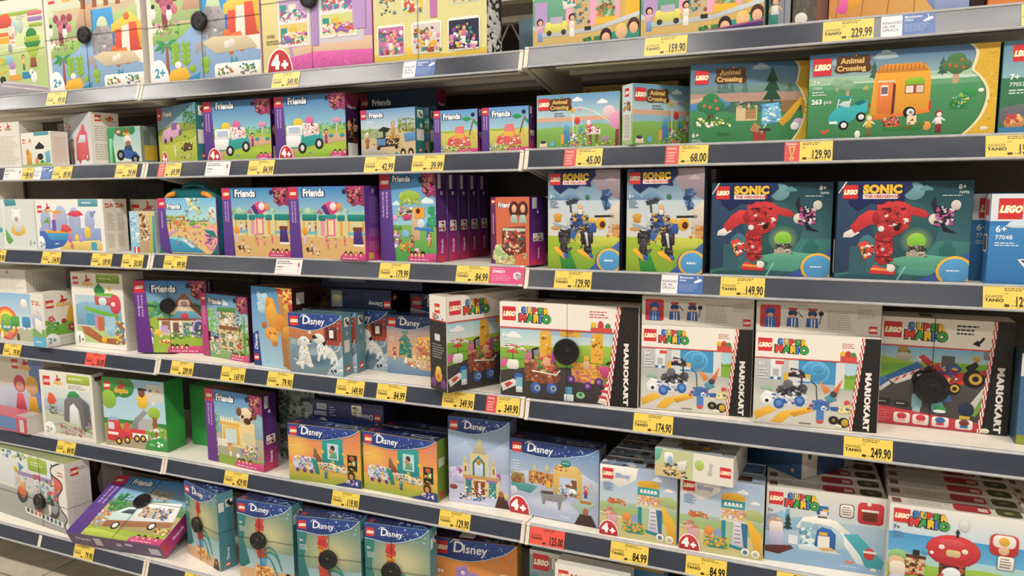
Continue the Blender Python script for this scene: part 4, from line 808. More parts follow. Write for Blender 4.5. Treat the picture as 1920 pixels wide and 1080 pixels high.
def disney_head(c, col='1f3c8c', depth=.26, wx=.2, sz=.11, lg=.14, star=True):
    pts = [(0, 0), (1, 0), (.93, depth*.25)]
    for i in range(9):
        t = i/8; x = .86-.86*t
        pts.append((x, depth*(.45+.65*sin(min(1, t*1.25)*pi*.62)-.25*t)))
    c.P(pts, 'b8d8ee'); c.P([(x, y-.012) for x, y in pts], col)
    if star: stars(c, .5, .02, .95, depth*.8, 30, '9fc8ee', 3, .008)
    lego(c, .03, .045, lg); disney_word(c, .03+(lg+.07)*c.a, .045+lg*.78, sz)
def a_puppies(c):
    c.G(0, 0, 1, 1, '6f8fa0', '54788c'); c.P([(0, .22), (1, .1), (1, .4), (.5, .42), (0, .46)], 'c87a4a'); c.hills(.42, .02, '7a94a0', seed=2); c.R(.66, .08, 1, .5, 'a84434')
    for k in range(5): c.R(.68+.065*k, .08, .70+.065*k, .5, '8c3428')
    c.R(.70, .2, .9, .42, '5a2a22'); c.R(.76, .25, .84, .38, 'ece8e0'); c.glow(.5, .66, .48, '6f8c9c', '9ab0b6', .16); c.glow(.5, .78, .40, '66869a', '4a6a80', .10)
    W = 'dfe0dc'
    # two plain white toy dogs with dark patches: one sitting, one leaping
    c.P(c.smooth([(.17, .84), (.18, .66), (.22, .54), (.33, .53), (.38, .66), (.42, .82), (.36, .88), (.28, .84), (.22, .90), (.17, .84)]), W); c.P([(.20, .80), (.27, .80), (.26, .93), (.21, .93)], W); c.E(.40, .86, .05, W, .035); c.E(.16, .84, .05, W, .03); c.L([(.17, .80), (.08, .76)], .014, W)
    c.E(.28, .46, .10, W, .085); c.E(.19, .48, .04, 'c8c8c6', .07, 12, 15); c.E(.37, .47, .05, W, .04); c.E(.405, .46, .02, '1e1e22'); c.E(.30, .44, .012, '1e1e22'); c.R(.27, .55, .31, .59, 'd8b23a')
    c.P(c.smooth([(.52, .56), (.56, .48), (.66, .48), (.80, .56), (.88, .66), (.84, .76), (.74, .72), (.62, .68), (.54, .66), (.52, .56)]), W); c.L([(.58, .62), (.54, .78)], .05, W); c.L([(.66, .66), (.66, .74)], .05, W); c.L([(.82, .70), (.78, .82)], .055, W); c.L([(.86, .68), (.90, .80)], .05, W); c.L(c.smooth([(.86, .60), (.93, .56), (.97, .44)]), .014, W)
    c.E(.56, .40, .11, W, .085); c.E(.48, .38, .04, '26262a', .035); c.E(.66, .46, .035, '26262a', .055); c.E(.62, .42, .06, W, .045); c.E(.53, .39, .013, '1e1e22')
    r = random.Random(9)
    for k in range(26): x = r.uniform(.19, .40) if k < 12 else r.uniform(.54, .86); c.E(x, r.uniform(.58, .82) if k < 12 else r.uniform(.50, .70), .010, '3e3e44', None, 6)
    c.P([(.36, .33), (.40, .22), (.43, .33)], 'eeeae2')
    c.P([(.68, 1), (.8, .84), (1, .66), (1, 1)], 'b8cdd8'); c.clut(.78, .8, .98, .97, 14, ['e6eaec', '2e2e33'], .05, 5); disney_head(c, '20408c', .3, .2, .12, .16); c.lines(.04, .44, .16, .52, 3, 'efe4da')
def a_teal_side(c): c.R(0, 0, 1, 1, '5d8a96'); c.RR(.2, .05, .75, .2, .01, 'f1eee6'); c.clut(.28, .07, .68, .18, 6, ['c8303a', '222', 'b98a5a'], .05, 2); c.E(.5, .32, .04, '8ab0b8'); lego(c, .3, .84, .11)
def a_teal_side_paper(c): a_teal_side(c); c.R(.15, .42, .75, .62, 'd9dcd2')
def a_island(c):
    c.G(0, 0, 1, .6, '5a7fa4', 'e0a878'); c.R(0, .6, 1, .78, 'd8a684'); c.G(0, .72, 1, 1, '8fa8b8', '5f84a8'); c.P([(.3, .72), (.5, .66), (1, .7), (1, .92), (.6, .9)], 'e2bd96')
    c.P([(.22, .70), (.24, .4), (.34, .3), (.44, .42), (.46, .72)], '2f7f74'); c.palm(.34, .44, .2, '2f8f6a', '8a5a3a'); c.P([(.56, .7), (.56, .36), (.84, .32), (.86, .72)], 'e0a83a'); c.P([(.52, .5), (.7, .36), (.9, .48), (.9, .76), (.54, .74)], 'd8a06a'); c.clut(.55, .36, .9, .72, 50, ['c85a4a', 'e8b53a', 'a8683a', 'f0dca8'], .06, 3); c.clut(.24, .42, .46, .7, 30, ['1f6f64', '4f9f84', 'd8a23a'], .05, 4)
    c.fig(.14, .78, .22, 'a83a34', 'e8c890', '1f1512'); c.P([(.30, .8), (.36, .68), (.38, .82)], 'f2ece0'); c.E(.42, .82, .07, 'c8704a', .03); c.clut(.45, .74, .8, .88, 30, ['e2cfa8', 'c8704a', 'f0ead8', 'e89a4a'], .05, 5); disney_head(c, '2a4070', .26, .2, .11, .15); c.lines(.05, .36, .16, .46, 4, 'e6dcd0')
def a_lion(c):
    c.G(0, 0, 1, 1, '3f8fc8', 'a4c8d8'); c.P([(0, .6), (.14, .55), (.2, 1), (0, 1)], '1f3c8c'); lego(c, .01, .86, .08); c.T('Disney', .11, .80, .05, 'fff', rot=90, bold=.02, shear=.15); c.clut(.2, .1, .5, .3, 10, ['b8d8e8', 'a8cce0'], .14, 2)
    c.P([(.76, .0), (1, 0), (1, 1), (.82, 1), (.8, .5)], 'c98a4a'); c.P([(.62, .0), (1, 0), (1, .2), (.9, .3), (.72, .2)], 'e8c04a'); c.P([(.88, .12), (1, .1), (1, .32), (.92, .3)], 'c8322e'); c.clut(.66, .02, .98, .2, 20, ['d8722e', 'f0d87a', 'c8322e'], .07, 4)
    c.P([(.66, .1), (.78, .1), (.86, .98), (.74, .98)], 'b87c44'); c.P(c.smooth([(.36, .40), (.34, .26), (.42, .14), (.54, .14), (.60, .24), (.64, .32), (.76, .34), (.92, .44), (.98, .56), (.90, .64), (.74, .60), (.60, .50), (.44, .50), (.36, .40)]), 'e2982c'); c.E(.48, .32, .08, 'eaa838', .12); c.E(.72, .46, .08, 'd8861e', .07); c.E(.84, .52, .06, 'e8a23a', .05); c.E(.48, .58, .12, 'e89c2c', .085); c.E(.30, .48, .045, 'b86a24', .045); c.E(.64, .50, .04, 'd88a26', .04); c.E(.52, .64, .07, 'e8a840', .05); c.E(.55, .70, .055, 'c87a34', .035); c.E(.44, .57, .012, '3a241c'); c.E(.56, .57, .012, '3a241c'); c.P([(.36, .16), (.42, .10), (.46, .2), (.38, .26)], 'e2982c'); c.R(.26, .92, .4, .97, '8fc0dc')
def a_frame(c):
    c.G(0, 0, 1, .55, 'e2745c', 'f0a44a'); c.G(0, .55, 1, 1, 'f0b44a', 'b8ae3c'); c.G(.0, .85, 1, 1, 'bdb040', '93a43a'); c.glow(.12, .42, .42, 'ea8c54', 'f2c04e', .30)
    c.P([(.48, .22), (.54, .16), (.70, .16), (.76, .22), (.77, .64), (.50, .66), (.47, .6)], '1f9a98'); c.E(.62, .15, .06, '2f7f4a', .06); c.E(.62, .13, .035, '2a3a6a'); c.clut(.48, .16, .76, .2, 12, ['4faf4a', '2f9a78'], .05, 2); c.R(.55, .28, .70, .56, 'bfe0ee'); c.E(.62, .36, .045, '4a2a1c', .05); c.P([(.57, .54), (.6, .42), (.67, .42), (.68, .54)], '5fae7a'); c.E(.60, .42, .04, 'c88a5a', .05); c.E(.48, .44, .03, 'e8c03a'); c.E(.77, .44, .03, 'e8c03a'); c.E(.62, .6, .03, 'd8b03a')
    c.P([(.35, .62), (.36, .40), (.44, .52), (.50, .64)], '8a5a34'); c.P([(.36, .42), (.38, .38), (.42, .5)], '3f8a5a'); c.R(.82, .44, .95, .72, '1c2a1e'); c.E(.88, .50, .05, 'd8432a', .04); c.E(.86, .6, .045, '161618', .06); c.E(.90, .58, .025, 'f2ece0', .04); c.clut(.82, .44, .95, .72, 10, ['4f9a4a', 'e8b53a'], .04, 3)
    c.RR(.06, .56, .40, .80, .08, 'dcdce2'); c.R(.08, .60, .34, .68, 'b4c4d8'); c.clut(.07, .57, .38, .8, 44, ['d8508a', '8a5ac0', 'dcdce2', '2aa09a', 'e8b53a', 'dcdce2', '5a86b8'], .06, 4)
    for q in (.12, .22, .32): c.E(q, .81, .035, '5a3a7a'); c.P([(.32, .56), (.40, .60), (.43, .84), (.38, .84)], '1f8a86'); c.P([(.4, .64), (.6, .62), (.82, .7), (.8, .78), (.5, .74)], 'e8dfc0'); c.clut(.45, .62, .8, .76, 50, ['4f9a4a', 'd8508a', '3f8fc0', 'f0ead8', 'e8b53a'], .04, 5)
    c.fig(.52, .90, .2, '2aa09a', '3a5a8a', '3a2014'); disney_head(c, '1f3c8c', .26, .2, .12, .15); c.P([(.64, 1), (.78, .93), (.9, .84), (1, .86), (1, 1)], '27407c'); c.E(.87, .80, .07, '4a2a1a', .09); c.E(.87, .82, .04, 'c88a5a', .05); c.clut(.8, .88, .95, .97, 10, ['e8e0e8', 'b88ac0'], .05, 7)
    c.lines(.05, .36, .12, .4, 1, 'fbe0c0')
def a_greenside(c): c.R(0, 0, 1, 1, '6f8f2c'); c.R(.1, .3, .7, .44, 'c9cdb8'); c.R(.2, .86, .6, .97, 'c8303a')
def a_castle(c):
    c.G(0, 0, 1, .6, '7fa8d0', 'c0cfe2'); c.G(0, .6, 1, 1, 'b4bede', 'c6cbe4'); c.clut(0, .45, .3, .75, 30, ['c9b8dc', 'd6cfe8', 'b4b0d8'], .1, 2); c.P([(0, .4), (.3, .26), (.5, .5), (0, .6)], 'a8bfe0'); c.P([(.6, .4), (1, .2), (1, .6), (.7, .6)], 'b4c6e4')
    c.P([(.40, .40), (.52, .20), (.62, .40)], 'c6bd9c'); c.R(.36, .40, .66, .70, 'dccb92'); c.P([(.40, .66), (.40, .5), (.50, .42), (.60, .5), (.60, .66)], '2f7f90'); c.P([(.43, .66), (.43, .52), (.50, .46), (.57, .52), (.57, .66)], 'c8dcec'); c.E(.5, .5, .03, 'c88a2a', .035)
    for x in (.24, .70): c.R(x, .52, x+.08, .72, 'dccb92'); c.P([(x-.01, .52), (x+.04, .44), (x+.09, .52)], 'cfc4a4'); c.R(x+.03, .56, x+.055, .62, '6a5a3a')
    c.R(.24, .66, .84, .70, 'c89a5c'); c.R(.26, .70, .84, .90, 'dccb92'); c.R(.28, .72, .38, .90, '2f8a94'); c.R(.66, .72, .78, .90, '2f8a94'); c.R(.42, .72, .60, .90, '8a4030'); c.R(.49, .74, .53, .86, 'e8e0dc'); c.R(.27, .695, .4, .72, '9a6ab0'); c.R(.62, .695, .8, .72, '9a6ab0'); c.clut(.28, .72, .8, .9, 30, ['e6eef2', '6b4030', 'dccb92'], .03, 3)
    c.P([(.16, .58), (.24, .62), (.18, .66)], 'c03a9a'); c.P([(.84, .6), (.78, .62), (.86, .68)], 'c03a9a'); c.clut(.2, .88, .6, .95, 26, ['5a4a5a', 'e6a24a', 'e6eef2', '3f6f9a'], .04, 4); c.E(.08, .82, .05, '8a4a34', .03); c.P([(.76, 1), (.82, .86), (.94, .86), (1, 1)], '4a2a26'); c.E(.86, .84, .03, 'a86a3a', .04); c.E(.95, .86, .03, 'e0c890', .04); c.T('Frozen', .52, .985, .025, 'f2f4f8', bold=.02)
    disney_head(c, '223f86', .20, .2, .075, .1)
def a_sled(c):
    c.G(0, 0, 1, .5, '5f8cc0', 'b4c6de'); c.G(0, .5, 1, 1, 'b8c4dc', 'a9b4d0'); c.hills(.4, .06, 'c6d2e6', seed=3, yb=.6); c.glow(.5, .8, .6, 'aeb9d4', 'ccd4e6', .12)
    c.P([(.50, .66), (.50, .32), (.56, .26), (.76, .26), (.82, .34), (.82, .68), (.76, .68), (.76, .42), (.57, .42), (.57, .66)], 'dcb868'); c.R(.57, .42, .76, .66, 'c0d0e6'); c.R(.70, .44, .76, .66, '8a5034'); c.E(.64, .24, .07, '2f8f84', .05); c.lines(.60, .225, .70, .25, 1, 'bfe4de'); c.clut(.52, .28, .8, .34, 14, ['a84a2c', 'dcb868'], .03, 2)
    c.R(.22, .40, .50, .56, 'c88a44'); c.clut(.24, .4, .5, .56, 30, ['a8623a', 'dcb868', '8a4a2c'], .05, 3); c.R(.42, .50, .47, .60, 'e8b01e'); c.P([(.26, .4), (.29, .3), (.32, .4)], 'd8c89a'); c.P([(.40, .38), (.43, .28), (.46, .38)], 'd8c89a')
    c.E(.09, .54, .10, 'a8784a', .09); c.clut(.03, .46, .16, .6, 26, ['c8a060', '8a5a34', '6f8f4a'], .05, 4); c.P([(.0, .60), (.2, .58), (.32, .60), (.24, .70), (.05, .68)], '4f9a98'); c.E(.05, .70, .05, 'd0d4dc', .06)
    c.P([(.34, .66), (.52, .64), (.58, .66), (.62, .60), (.66, .68), (.60, .74), (.58, .86), (.56, .86), (.55, .76), (.42, .76), (.40, .82), (.38, .82), (.37, .72)], '8f8f94'); c.P([(.36, .64), (.5, .63), (.5, .67), (.37, .68)], '5a4a4a'); c.E(.62, .62, .03, '9a9aa0', .04)
    c.E(.72, .60, .05, 'eef0f4', .05); c.clut(.56, .5, .8, .66, 20, ['e6e8ee', '8a4a34', '4f9a98'], .04, 5); c.fig(.86, .66, .17, 'b03a6a', '4a3a8a', 'b0522e'); c.P([(.70, .76), (.86, .64), (.98, .70), (.82, .86)], 'a8c4b8'); c.R(.80, .68, .92, .72, 'b8743a'); c.P([(.86, .5), (.9, .42), (.93, .5)], 'e8c8d0')
    disney_head(c, '223f86', .22, .2, .10, .13); four_plus(c, .22, .10); c.P([(.74, 1), (.80, .86), (.92, .86), (.98, 1)], '432826'); c.E(.86, .82, .035, 'a86a3a', .05); c.T('Frozen', .58, .95, .03, 'f2f4f8', bold=.02); c.lines(.04, .28, .14, .42, 4, 'dfe8f4')
def a_tower(c):
    """small tower of toy bricks against a teal sea"""
    c.G(0, 0, 1, .8, '6f8f7a', '8fb8b4'); c.glow(.56, .42, .42, '7f9a84', 'cfc998', .30); c.G(0, .62, 1, .86, '8fb4b8', 'a8c4c8'); c.P([(0, 0), (.2, 0), (.1, .5), (.2, .8), (0, .9)], '2f7a78'); c.R(0, .86, 1, 1, 'd0a67c')
    c.P(c.smooth([(.33, .30), (.34, .20), (.38, .15), (.40, .19), (.43, .14), (.45, .20), (.47, .30), (.46, .36), (.35, .36), (.33, .30)]), 'd8382e')
    c.P([(.345, .34), (.46, .34), (.445, .48), (.46, .60), (.34, .60), (.36, .46)], 'e8a02a'); c.P([(.32, .58), (.50, .56), (.52, .68), (.48, .73), (.34, .72)], 'c8452e'); c.clut(.345, .34, .455, .60, 60, ['d8382e', 'e8882a', 'f0c03a', 'f0b03a', 'c8622a'], .04, 3); c.clut(.34, .18, .46, .34, 26, ['d8382e', 'c02a26', 'e0503a'], .05, 4)
    for pts in ([(.46, .62), (.56, .56), (.66, .60), (.74, .72)], [(.46, .66), (.58, .62), (.70, .68), (.78, .84)], [(.46, .70), (.56, .70), (.64, .80), (.70, .92)]): c.L(c.smooth(pts), .022, '2a8f84')
    c.P([(.38, .71), (.50, .71), (.49, .84), (.41, .84)], '3f8fc0'); c.P([(.30, .92), (.38, .82), (.52, .80), (.62, .86), (.58, .94)], 'd88a3a'); c.clut(.30, .82, .62, .94, 44, ['e2a24a', 'b8622e', 'f0c87a'], .045, 4)
    c.P([(.8, 1), (.84, .9), (.92, .86), (.98, 1)], '2e1f1c'); c.E(.89, .90, .035, '2a1a16', .045); c.E(.89, .91, .02, 'b8784c', .026)
    disney_head(c, '23408c', .22, .2, .075, .10); c.T('9+', .04, .30, .03, 'fff'); c.lines(.04, .33, .18, .40, 4, 'dfeaea')
def a_sea_side(c): c.R(0, 0, 1, 1, '4f8a94'); c.R(0, .0, 1, .12, '5f9aa8'); c.R(.05, .12, .4, .24, 'e8ece8'); c.RR(.5, .10, .95, .2, .01, 'f1eee6'); c.clut(.55, .11, .9, .19, 6, ['c8303a', '222', 'b98a5a'], .05, 2); c.T('Disney', .6, .88, .04, 'e8f0f0', rot=90, bold=.02); lego(c, .35, .91, .06)
def a_orchid(c):
    c.R(0, 0, 1, 1, 'd9822e'); c.G(0, .3, 1, 1, 'e08a34', 'cf8a4c'); c.glow(.45, .8, .34, 'd88a40', 'b08ea0', .32)
    for x, y, r in ((.36, .52, .12), (.48, .62, .13), (.58, .74, .12), (.38, .8, .12), (.5, .92, .12)): c.flower(x, y, r, '9a7cc0', 'e8d0e0')
    c.E(.86, .62, .16, 'e8c890'); c.E(.86, .62, .145, '3f7f6a'); c.clut(.78, .5, .94, .74, 20, ['c8524a', '8ac06a', 'e8b53a'], .07, 3); c.clut(.6, .85, .95, 1, 20, ['d8a83a', '6f9a3a'], .06, 5)
    disney_head(c, '23408c', .36, .2, .15, .20); c.T('9+', .05, .56, .07, 'fff'); c.lines(.05, .60, .15, .64, 1, 'fbe6cc')
def a_navy_top(c): c.R(0, 0, 1, 1, '20284e'); c.R(.05, .5, .12, .9, '8a2a34'); c.clut(.4, .2, .95, .9, 30, ['4f6fae', '6f8fc4', '3a4f8a'], .2, 2)
def a_navy_top_bar(c): a_navy_top(c); c.R(.62, .45, .92, .8, '7f8290'); c.R(.66, .52, .88, .7, '3a3f4e')
def a_navy_spine(c):
    c.GH(0, 0, 1, 1, '232f58', '4a4a78'); c.R(.06, .2, .2, .55, 'c9ccd4'); c.vlines(.07, .24, .19, .52, 5, '4a4f66'); c.R(.02, .64, .2, .9, '9aa0b4'); c.lines(.24, .3, .34, .9, 4, 'aab0c8'); c.RR(.56, .12, .70, .7, .05, 'eeeae4'); c.clut(.58, .2, .68, .6, 6, ['222', 'b98a5a'], .2, 2)
    c.T('Disney', .86, .60, .26, 'e6e8f0', rot=180, bold=.02); lego(c, .88, .55, .36)
def a_mural(c): c.R(0, 0, 1, 1, '8f9aa0'); c.clut(.0, .0, 1, 1, 120, ['3f564c', '55685c', '6f8078', 'a8a8a8'], .12, 3); c.clut(.4, .5, 1, .9, 14, ['8a3a3a', '2a3a34'], .1, 4)

def a_birthday(c):
    c.G(0, 0, 1, .45, '5f9ac8', 'bcd8dc'); c.R(0, .42, 1, .52, 'd8aa8c'); c.R(0, .5, 1, .62, '8fbcd0'); c.hills(.60, .03, '7faf52', seed=3); c.G(0, .72, 1, 1, '7fae4e', '6fa048')
    c.cloud(.5, .1, .1, 'e2ecf0'); c.cloud(.8, .16, .1, 'e2ecf0'); c.E(.88, .36, .12, 'ecc8d4', .12)
    c.E(1.0, .52, .2, 'e29ac0', .17); c.P([(.95, 1), (.96, .68), (1, .68), (1, 1)], '7a3a2c')
    c.L([(.42, .27), (.55, .25), (.7, .33), (.9, .55)], .012, 'f0ece6'); c.E(.44, .3, .05, 'e8b23a'); c.E(.53, .29, .03, 'e88a9a'); c.L([(.45, .38), (.45, .86)], .018, 'ece6e2'); c.L([(.66, .3), (.66, .6)], .014, 'e8a8b8')
    c.P([(.34, .95), (.33, .70), (.36, .60), (.40, .66), (.42, .95)], '3f86b8'); c.E(.37, .62, .05, '5fa0cc', .07); c.R(.30, .74, .34, .92, 'e29a3a'); c.E(.50, .50, .055, 'd8303a', .07); c.E(.545, .66, .04, '3f9ac0', .05); c.L([(.50, .57), (.49, .85)], .008, 'd8d4d0')
    c.R(.60, .66, .78, .76, 'ecd6d4'); c.E(.65, .62, .06, 'd8506a', .06); c.E(.64, .54, .04, 'f0dcdc', .05); c.R(.64, .76, .68, .95, '8a5a3a'); c.R(.72, .76, .76, .92, '8a5a3a'); c.clut(.42, .72, .62, .98, 40, ['d8508a', '4f86c0', 'e8b53a', '5a9a3a', 'f0ead8', '6a4a9c'], .055, 4); c.clut(.62, .62, .78, .74, 20, ['d8506a', 'f0ead8', '8a3a3a'], .05, 5)
    c.E(.84, .84, .08, '9a8a9c', .05); c.clut(.3, .88, .95, .98, 40, ['5f9a2f', '8fbf3a', 'c8d04a', 'd8508a'], .05, 6); c.P([(.03, .98), (.04, .90), (.12, .88), (.13, .98)], 'ead8c0'); c.E(.08, .88, .06, '4a3a4a', .03); c.R(.17, .86, .22, .96, '5fb0d0')
    lego(c, .02, .06, .22); crossing_word(c, .16, .04, .26); c.lines(.22, .33, .36, .42, 2, '5f6f78')
def a_birthday_side(c): c.R(0, 0, 1, .5, 'cfe0e8'); c.R(0, .5, 1, 1, 'a9c48a'); lego(c, .25, .06, .14); c.clut(.2, .3, .8, .42, 12, ['b8862e', '6d4527'], .08, 1); c.R(.12, .48, .88, .92, 'e9e6e0'); c.vlines(.2, .5, .8, .9, 5, '6a6a6a', 3)
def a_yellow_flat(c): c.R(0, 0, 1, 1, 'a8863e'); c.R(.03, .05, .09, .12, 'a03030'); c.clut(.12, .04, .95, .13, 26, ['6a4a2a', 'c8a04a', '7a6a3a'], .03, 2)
def ac_edge(c, x0=.86):
    e = c.smooth([(x0-.02, 0), (x0+.012, .08), (x0+.005, .2), (x0-.005, .28), (x0+.03, .35), (x0+.07, .48), (x0+.075, .62), (x0+.05, .78), (x0+.01, .9), (x0-.04, 1)])
    c.P(e+[(1, 1), (1, 0)], 'efe3b8', 0); c.P([(x+.016, y) for x, y in e]+[(1, 1), (1, 0)], 'dfb024', 0)
    r = random.Random(7)
    for i in range(14): q = r.uniform(.05, .95); c.E(r.uniform(x0+.09, .995), q, .022, ('e6bc3c', 'd6a61e')[i % 2], .014)
def a_tent(c):
    c.G(0, 0, 1, .4, '3f6c94', '7aa0b4'); c.cloud(.6, .05, .1, '8fa8b8'); c.hills(.28, .02, '6f9088', seed=4, yb=.45)
    for x, h in ((.3, .26), (.36, .2), (.47, .22), (.68, .2), (.25, .18), (.85, .16)): c.pine(x, .42, h, '5a7f78')
    c.R(0, .37, 1, .48, 'b79484'); c.P([(0, .46), (.25, .42), (.35, .50), (.2, .68), (0, .72)], '3f86c0'); c.P([(0, .44), (.2, .40), (.26, .42), (0, .50)], 'd0b090'); c.G(0, .68, 1, 1, '3f8a56', '35784a'); c.hills(.60, .02, '3c8553', seed=6)
    c.tree(.18, .76, .40, '2f7f4a', '6e2c20', 'd8604a'); c.pine(.70, .50, .44, '1f5238'); c.clut(.04, .68, .35, .78, 50, ['2f7f45', '246a3a', 'd8c84a', 'f0ead8'], .05, 2)
    c.R(.40, .53, .58, .72, 'd8c296'); c.R(.48, .55, .57, .70, 'b08a54'); 
    for k in range(3): c.R(.48, .57+.045*k, .57, .575+.045*k, '7a5a34')
    c.clut(.4, .48, .56, .56, 20, ['3f8a45', 'c8a8b0', '5a4a34'], .05, 3); c.P([(.62, .52), (.76, .50), (.80, .74), (.62, .78)], '6fb8e0'); c.clut(.62, .52, .78, .76, 24, ['8fd0ec', 'e8f2f6', '4f9ac8'], .05, 4); c.R(.78, .48, .9, .62, '9a7444')
    c.P([(.76, .74), (.94, .44), (.98, .46), (.86, .72), (.80, .80)], 'eab01e'); c.P([(.94, .44), (1, .58), (1, .78), (.97, .74)], 'c88a1a'); c.E(.93, .76, .07, 'd8b0dc', .06); c.E(.90, .80, .05, 'f0eef0', .05); c.R(.96, .78, 1.0, .9, '8a2c26')
    c.P([(.52, .84), (.56, .74), (.64, .84), (.6, .92)], 'b87850'); c.R(.55, .86, .66, .98, '9a3a2c'); c.L([(.58, .88), (.6, .78)], .015, '8a8f94'); c.L([(.62, .88), (.66, .76)], .02, 'b8bcc0'); c.R(.6, .82, .7, .85, '3a3a3e')
    c.lines(.24, .86, .36, .90, 2, '2f6a40'); c.P([(.88, .92), (1, .88), (1, .97), (.9, .98)], '2f8a45')
    lego(c, .035, .08, .17); crossing_word(c, .22, .03, .22); c.T('6+', .02, .92, .06, 'e6efe6', bold=.02); c.lines(.02, .94, .12, .99, 2, 'cfe0cf')
    ac_edge(c, .90)
def a_caravan(c):
    c.G(0, 0, 1, .3, '3f6fa0', '9cb8b8'); c.cloud(.42, .05, .12, 'a8bcc4'); c.cloud(.16, .1, .1, '9ab4c0'); c.P([(.0, .28), (1, .26), (1, .5), (0, .5)], '9cc0a0'); c.hills(.34, .015, 'b9cfc0', seed=4); c.G(0, .40, 1, 1, '4f9a66', '3c7c4c'); c.R(0, .36, 1, .42, '66a878')
    for x, h in ((.36, .2), (.72, .2), (.62, .14)): c.pine(x, .32, h, '3d6a5c')
    c.tree(.79, .42, .34, '4f7a4a', 'c8a27c', 'c8603a'); c.tree(.22, .50, .2, '86b08a', 'b8a080'); c.tree(.16, .44, .16, '8fb494', 'b8a080'); c.tree(.32, .47, .08, 'a8b06a', '9a6a4a')
    # caravan
    c.P([(.345, .78), (.36, .40), (.37, .25), (.41, .17), (.62, .17), (.655, .24), (.665, .40), (.665, .72), (.36, .80)], 'eba21e'); c.P([(.365, .26), (.41, .165), (.62, .165), (.655, .26)], 'dc8a22')
    for k in range(12): c.L([(.39+.021*k, .17), (.385+.0215*k, .24)], .012, 'b8701c')
    c.P([(.345, .74), (.665, .68), (.665, .73), (.36, .80)], 'e07a1c'); c.P([(.385, .36), (.468, .37), (.46, .74), (.385, .72)], 'ea7a2a'); c.L([(.385, .355), (.478, .36)], .016, 'e6e0cc'); c.P([(.468, .37), (.482, .40), (.478, .72), (.462, .74)], '6a2c24'); c.R(.402, .40, .442, .52, 'e8e6e4'); c.R(.405, .42, .439, .50, '7a6a78')
    c.P([(.53, .36), (.56, .33), (.62, .33), (.635, .37), (.632, .41), (.53, .41)], '8fbf2c'); c.R(.53, .41, .632, .51, 'a8462c'); c.R(.535, .42, .575, .50, 'e8dccc'); c.R(.59, .42, .628, .50, 'dccab8'); c.E(.56, .72, .065, '201f22'); c.E(.566, .72, .04, 'e8e8ea'); c.E(.568, .72, .02, '8a8a90'); c.R(.66, .60, .672, .70, 'c8322a'); c.R(.33, .60, .352, .64, '8a5a2a')
    # car
    c.P([(.12, .72), (.16, .64), (.20, .60), (.25, .62), (.335, .56), (.335, .68), (.27, .76), (.20, .86), (.12, .80)], '2fb0b8'); c.P([(.17, .50), (.24, .51), (.25, .53), (.17, .525)], '1f9aa4'); c.L([(.175, .53), (.165, .64)], .012, 'cfe4ea'); c.L([(.24, .53), (.23, .63)], .012, 'cfe4ea'); c.P([(.17, .60), (.20, .56), (.235, .56), (.23, .64)], 'c2d4d8'); c.P([(.26, .58), (.3, .55), (.33, .58), (.28, .62)], '17707c'); c.R(.125, .79, .17, .82, 'e8e8e4')
    for x, y in ((.205, .84), (.30, .75)): c.E(x, y, .055, '1d1d20'); c.E(x+.002, y, .032, 'e2e4e6')
    c.P([(.07, .90), (.09, .89), (.10, .91), (.12, .88), (.13, .89), (.10, .95)], 'c8552c')
    # toy animals are plain little figures here
    c.fig(.345, .97, .24, 'e8b52a', '7a6a3a', '9ab04a', 'eae4d4'); c.E(.285, .95, .03, 'ece8dc', .045); c.fig(.715, .96, .24, 'ece6e6', '8a2030', '9c1f34', 'ece0dc'); c.E(.655, .88, .045, 'e29a3a', .05)
    c.R(.43, .80, .50, .88, 'c86a34'); c.clut(.42, .76, .52, .86, 26, ['c8443a', 'e88aa8', 'd8b06a', '5a3a2a'], .04, 3); c.R(.42, .88, .53, .92, '2f7f3a'); c.R(.55, .76, .60, .86, 'ecd8b4'); c.P([(.565, .82), (.58, .79), (.59, .82)], 'b8442e'); c.R(.54, .88, .62, .92, '2f7f3a'); c.clut(.54, .84, .64, .9, 16, ['8a4a2a', '3f8a3a'], .04, 4)
    c.R(.77, .66, .86, .70, '2f8f45'); c.clut(.77, .55, .86, .68, 26, ['9ac83a', '2f9a4a', '1f7f3a', 'd8d06a', '5fb0c0'], .04, 5); c.P([(.83, .50), (.87, .46), (.90, .55), (.87, .58)], '2f9a4a'); c.E(.92, .51, .03, 'e8ecd8', .022)
    lego(c, .02, .05, .20); crossing_word(c, .15, .015, .22)
    c.T('7+', .02, .36, .055, 'eef4ee', bold=.02); c.T('77054', .02, .41, .03, 'dfe9df'); c.lines(.02, .43, .11, .49, 2, 'dfe9df'); c.T('263', .018, .58, .052, 'f2f6f2', bold=.05); c.T('pcs', .088, .58, .045, 'dfe9df')
    ac_edge(c, .87); seal(c, .945, .93, .035)
def a_picnic(c):
    c.G(0, 0, 1, .4, '5f86a4', '8fbcc8'); c.G(0, .4, 1, 1, '3f7f5a', '357050'); lego(c, .06, .05, .18); c.T('7+', .05, .42, .06, 'eef4f2', bold=.03); c.T('77053', .05, .49, .04, 'e2ecea', bold=.02); c.lines(.05, .52, .3, .58, 2, 'dfe9e6'); c.P([(0, .72), (.3, .64), (.4, .9), (0, .9)], '6a6e74'); c.E(.1, .88, .1, 'c88a4a', .08); c.clut(.05, .8, .2, .88, 12, ['c83a3a', 'e8c07a'], .06, 2); c.R(0, .93, 1, 1, '3a7fae'); c.P([(.25, .7), (.5, .66), (.5, .9), (.3, .9)], 'd0a878')
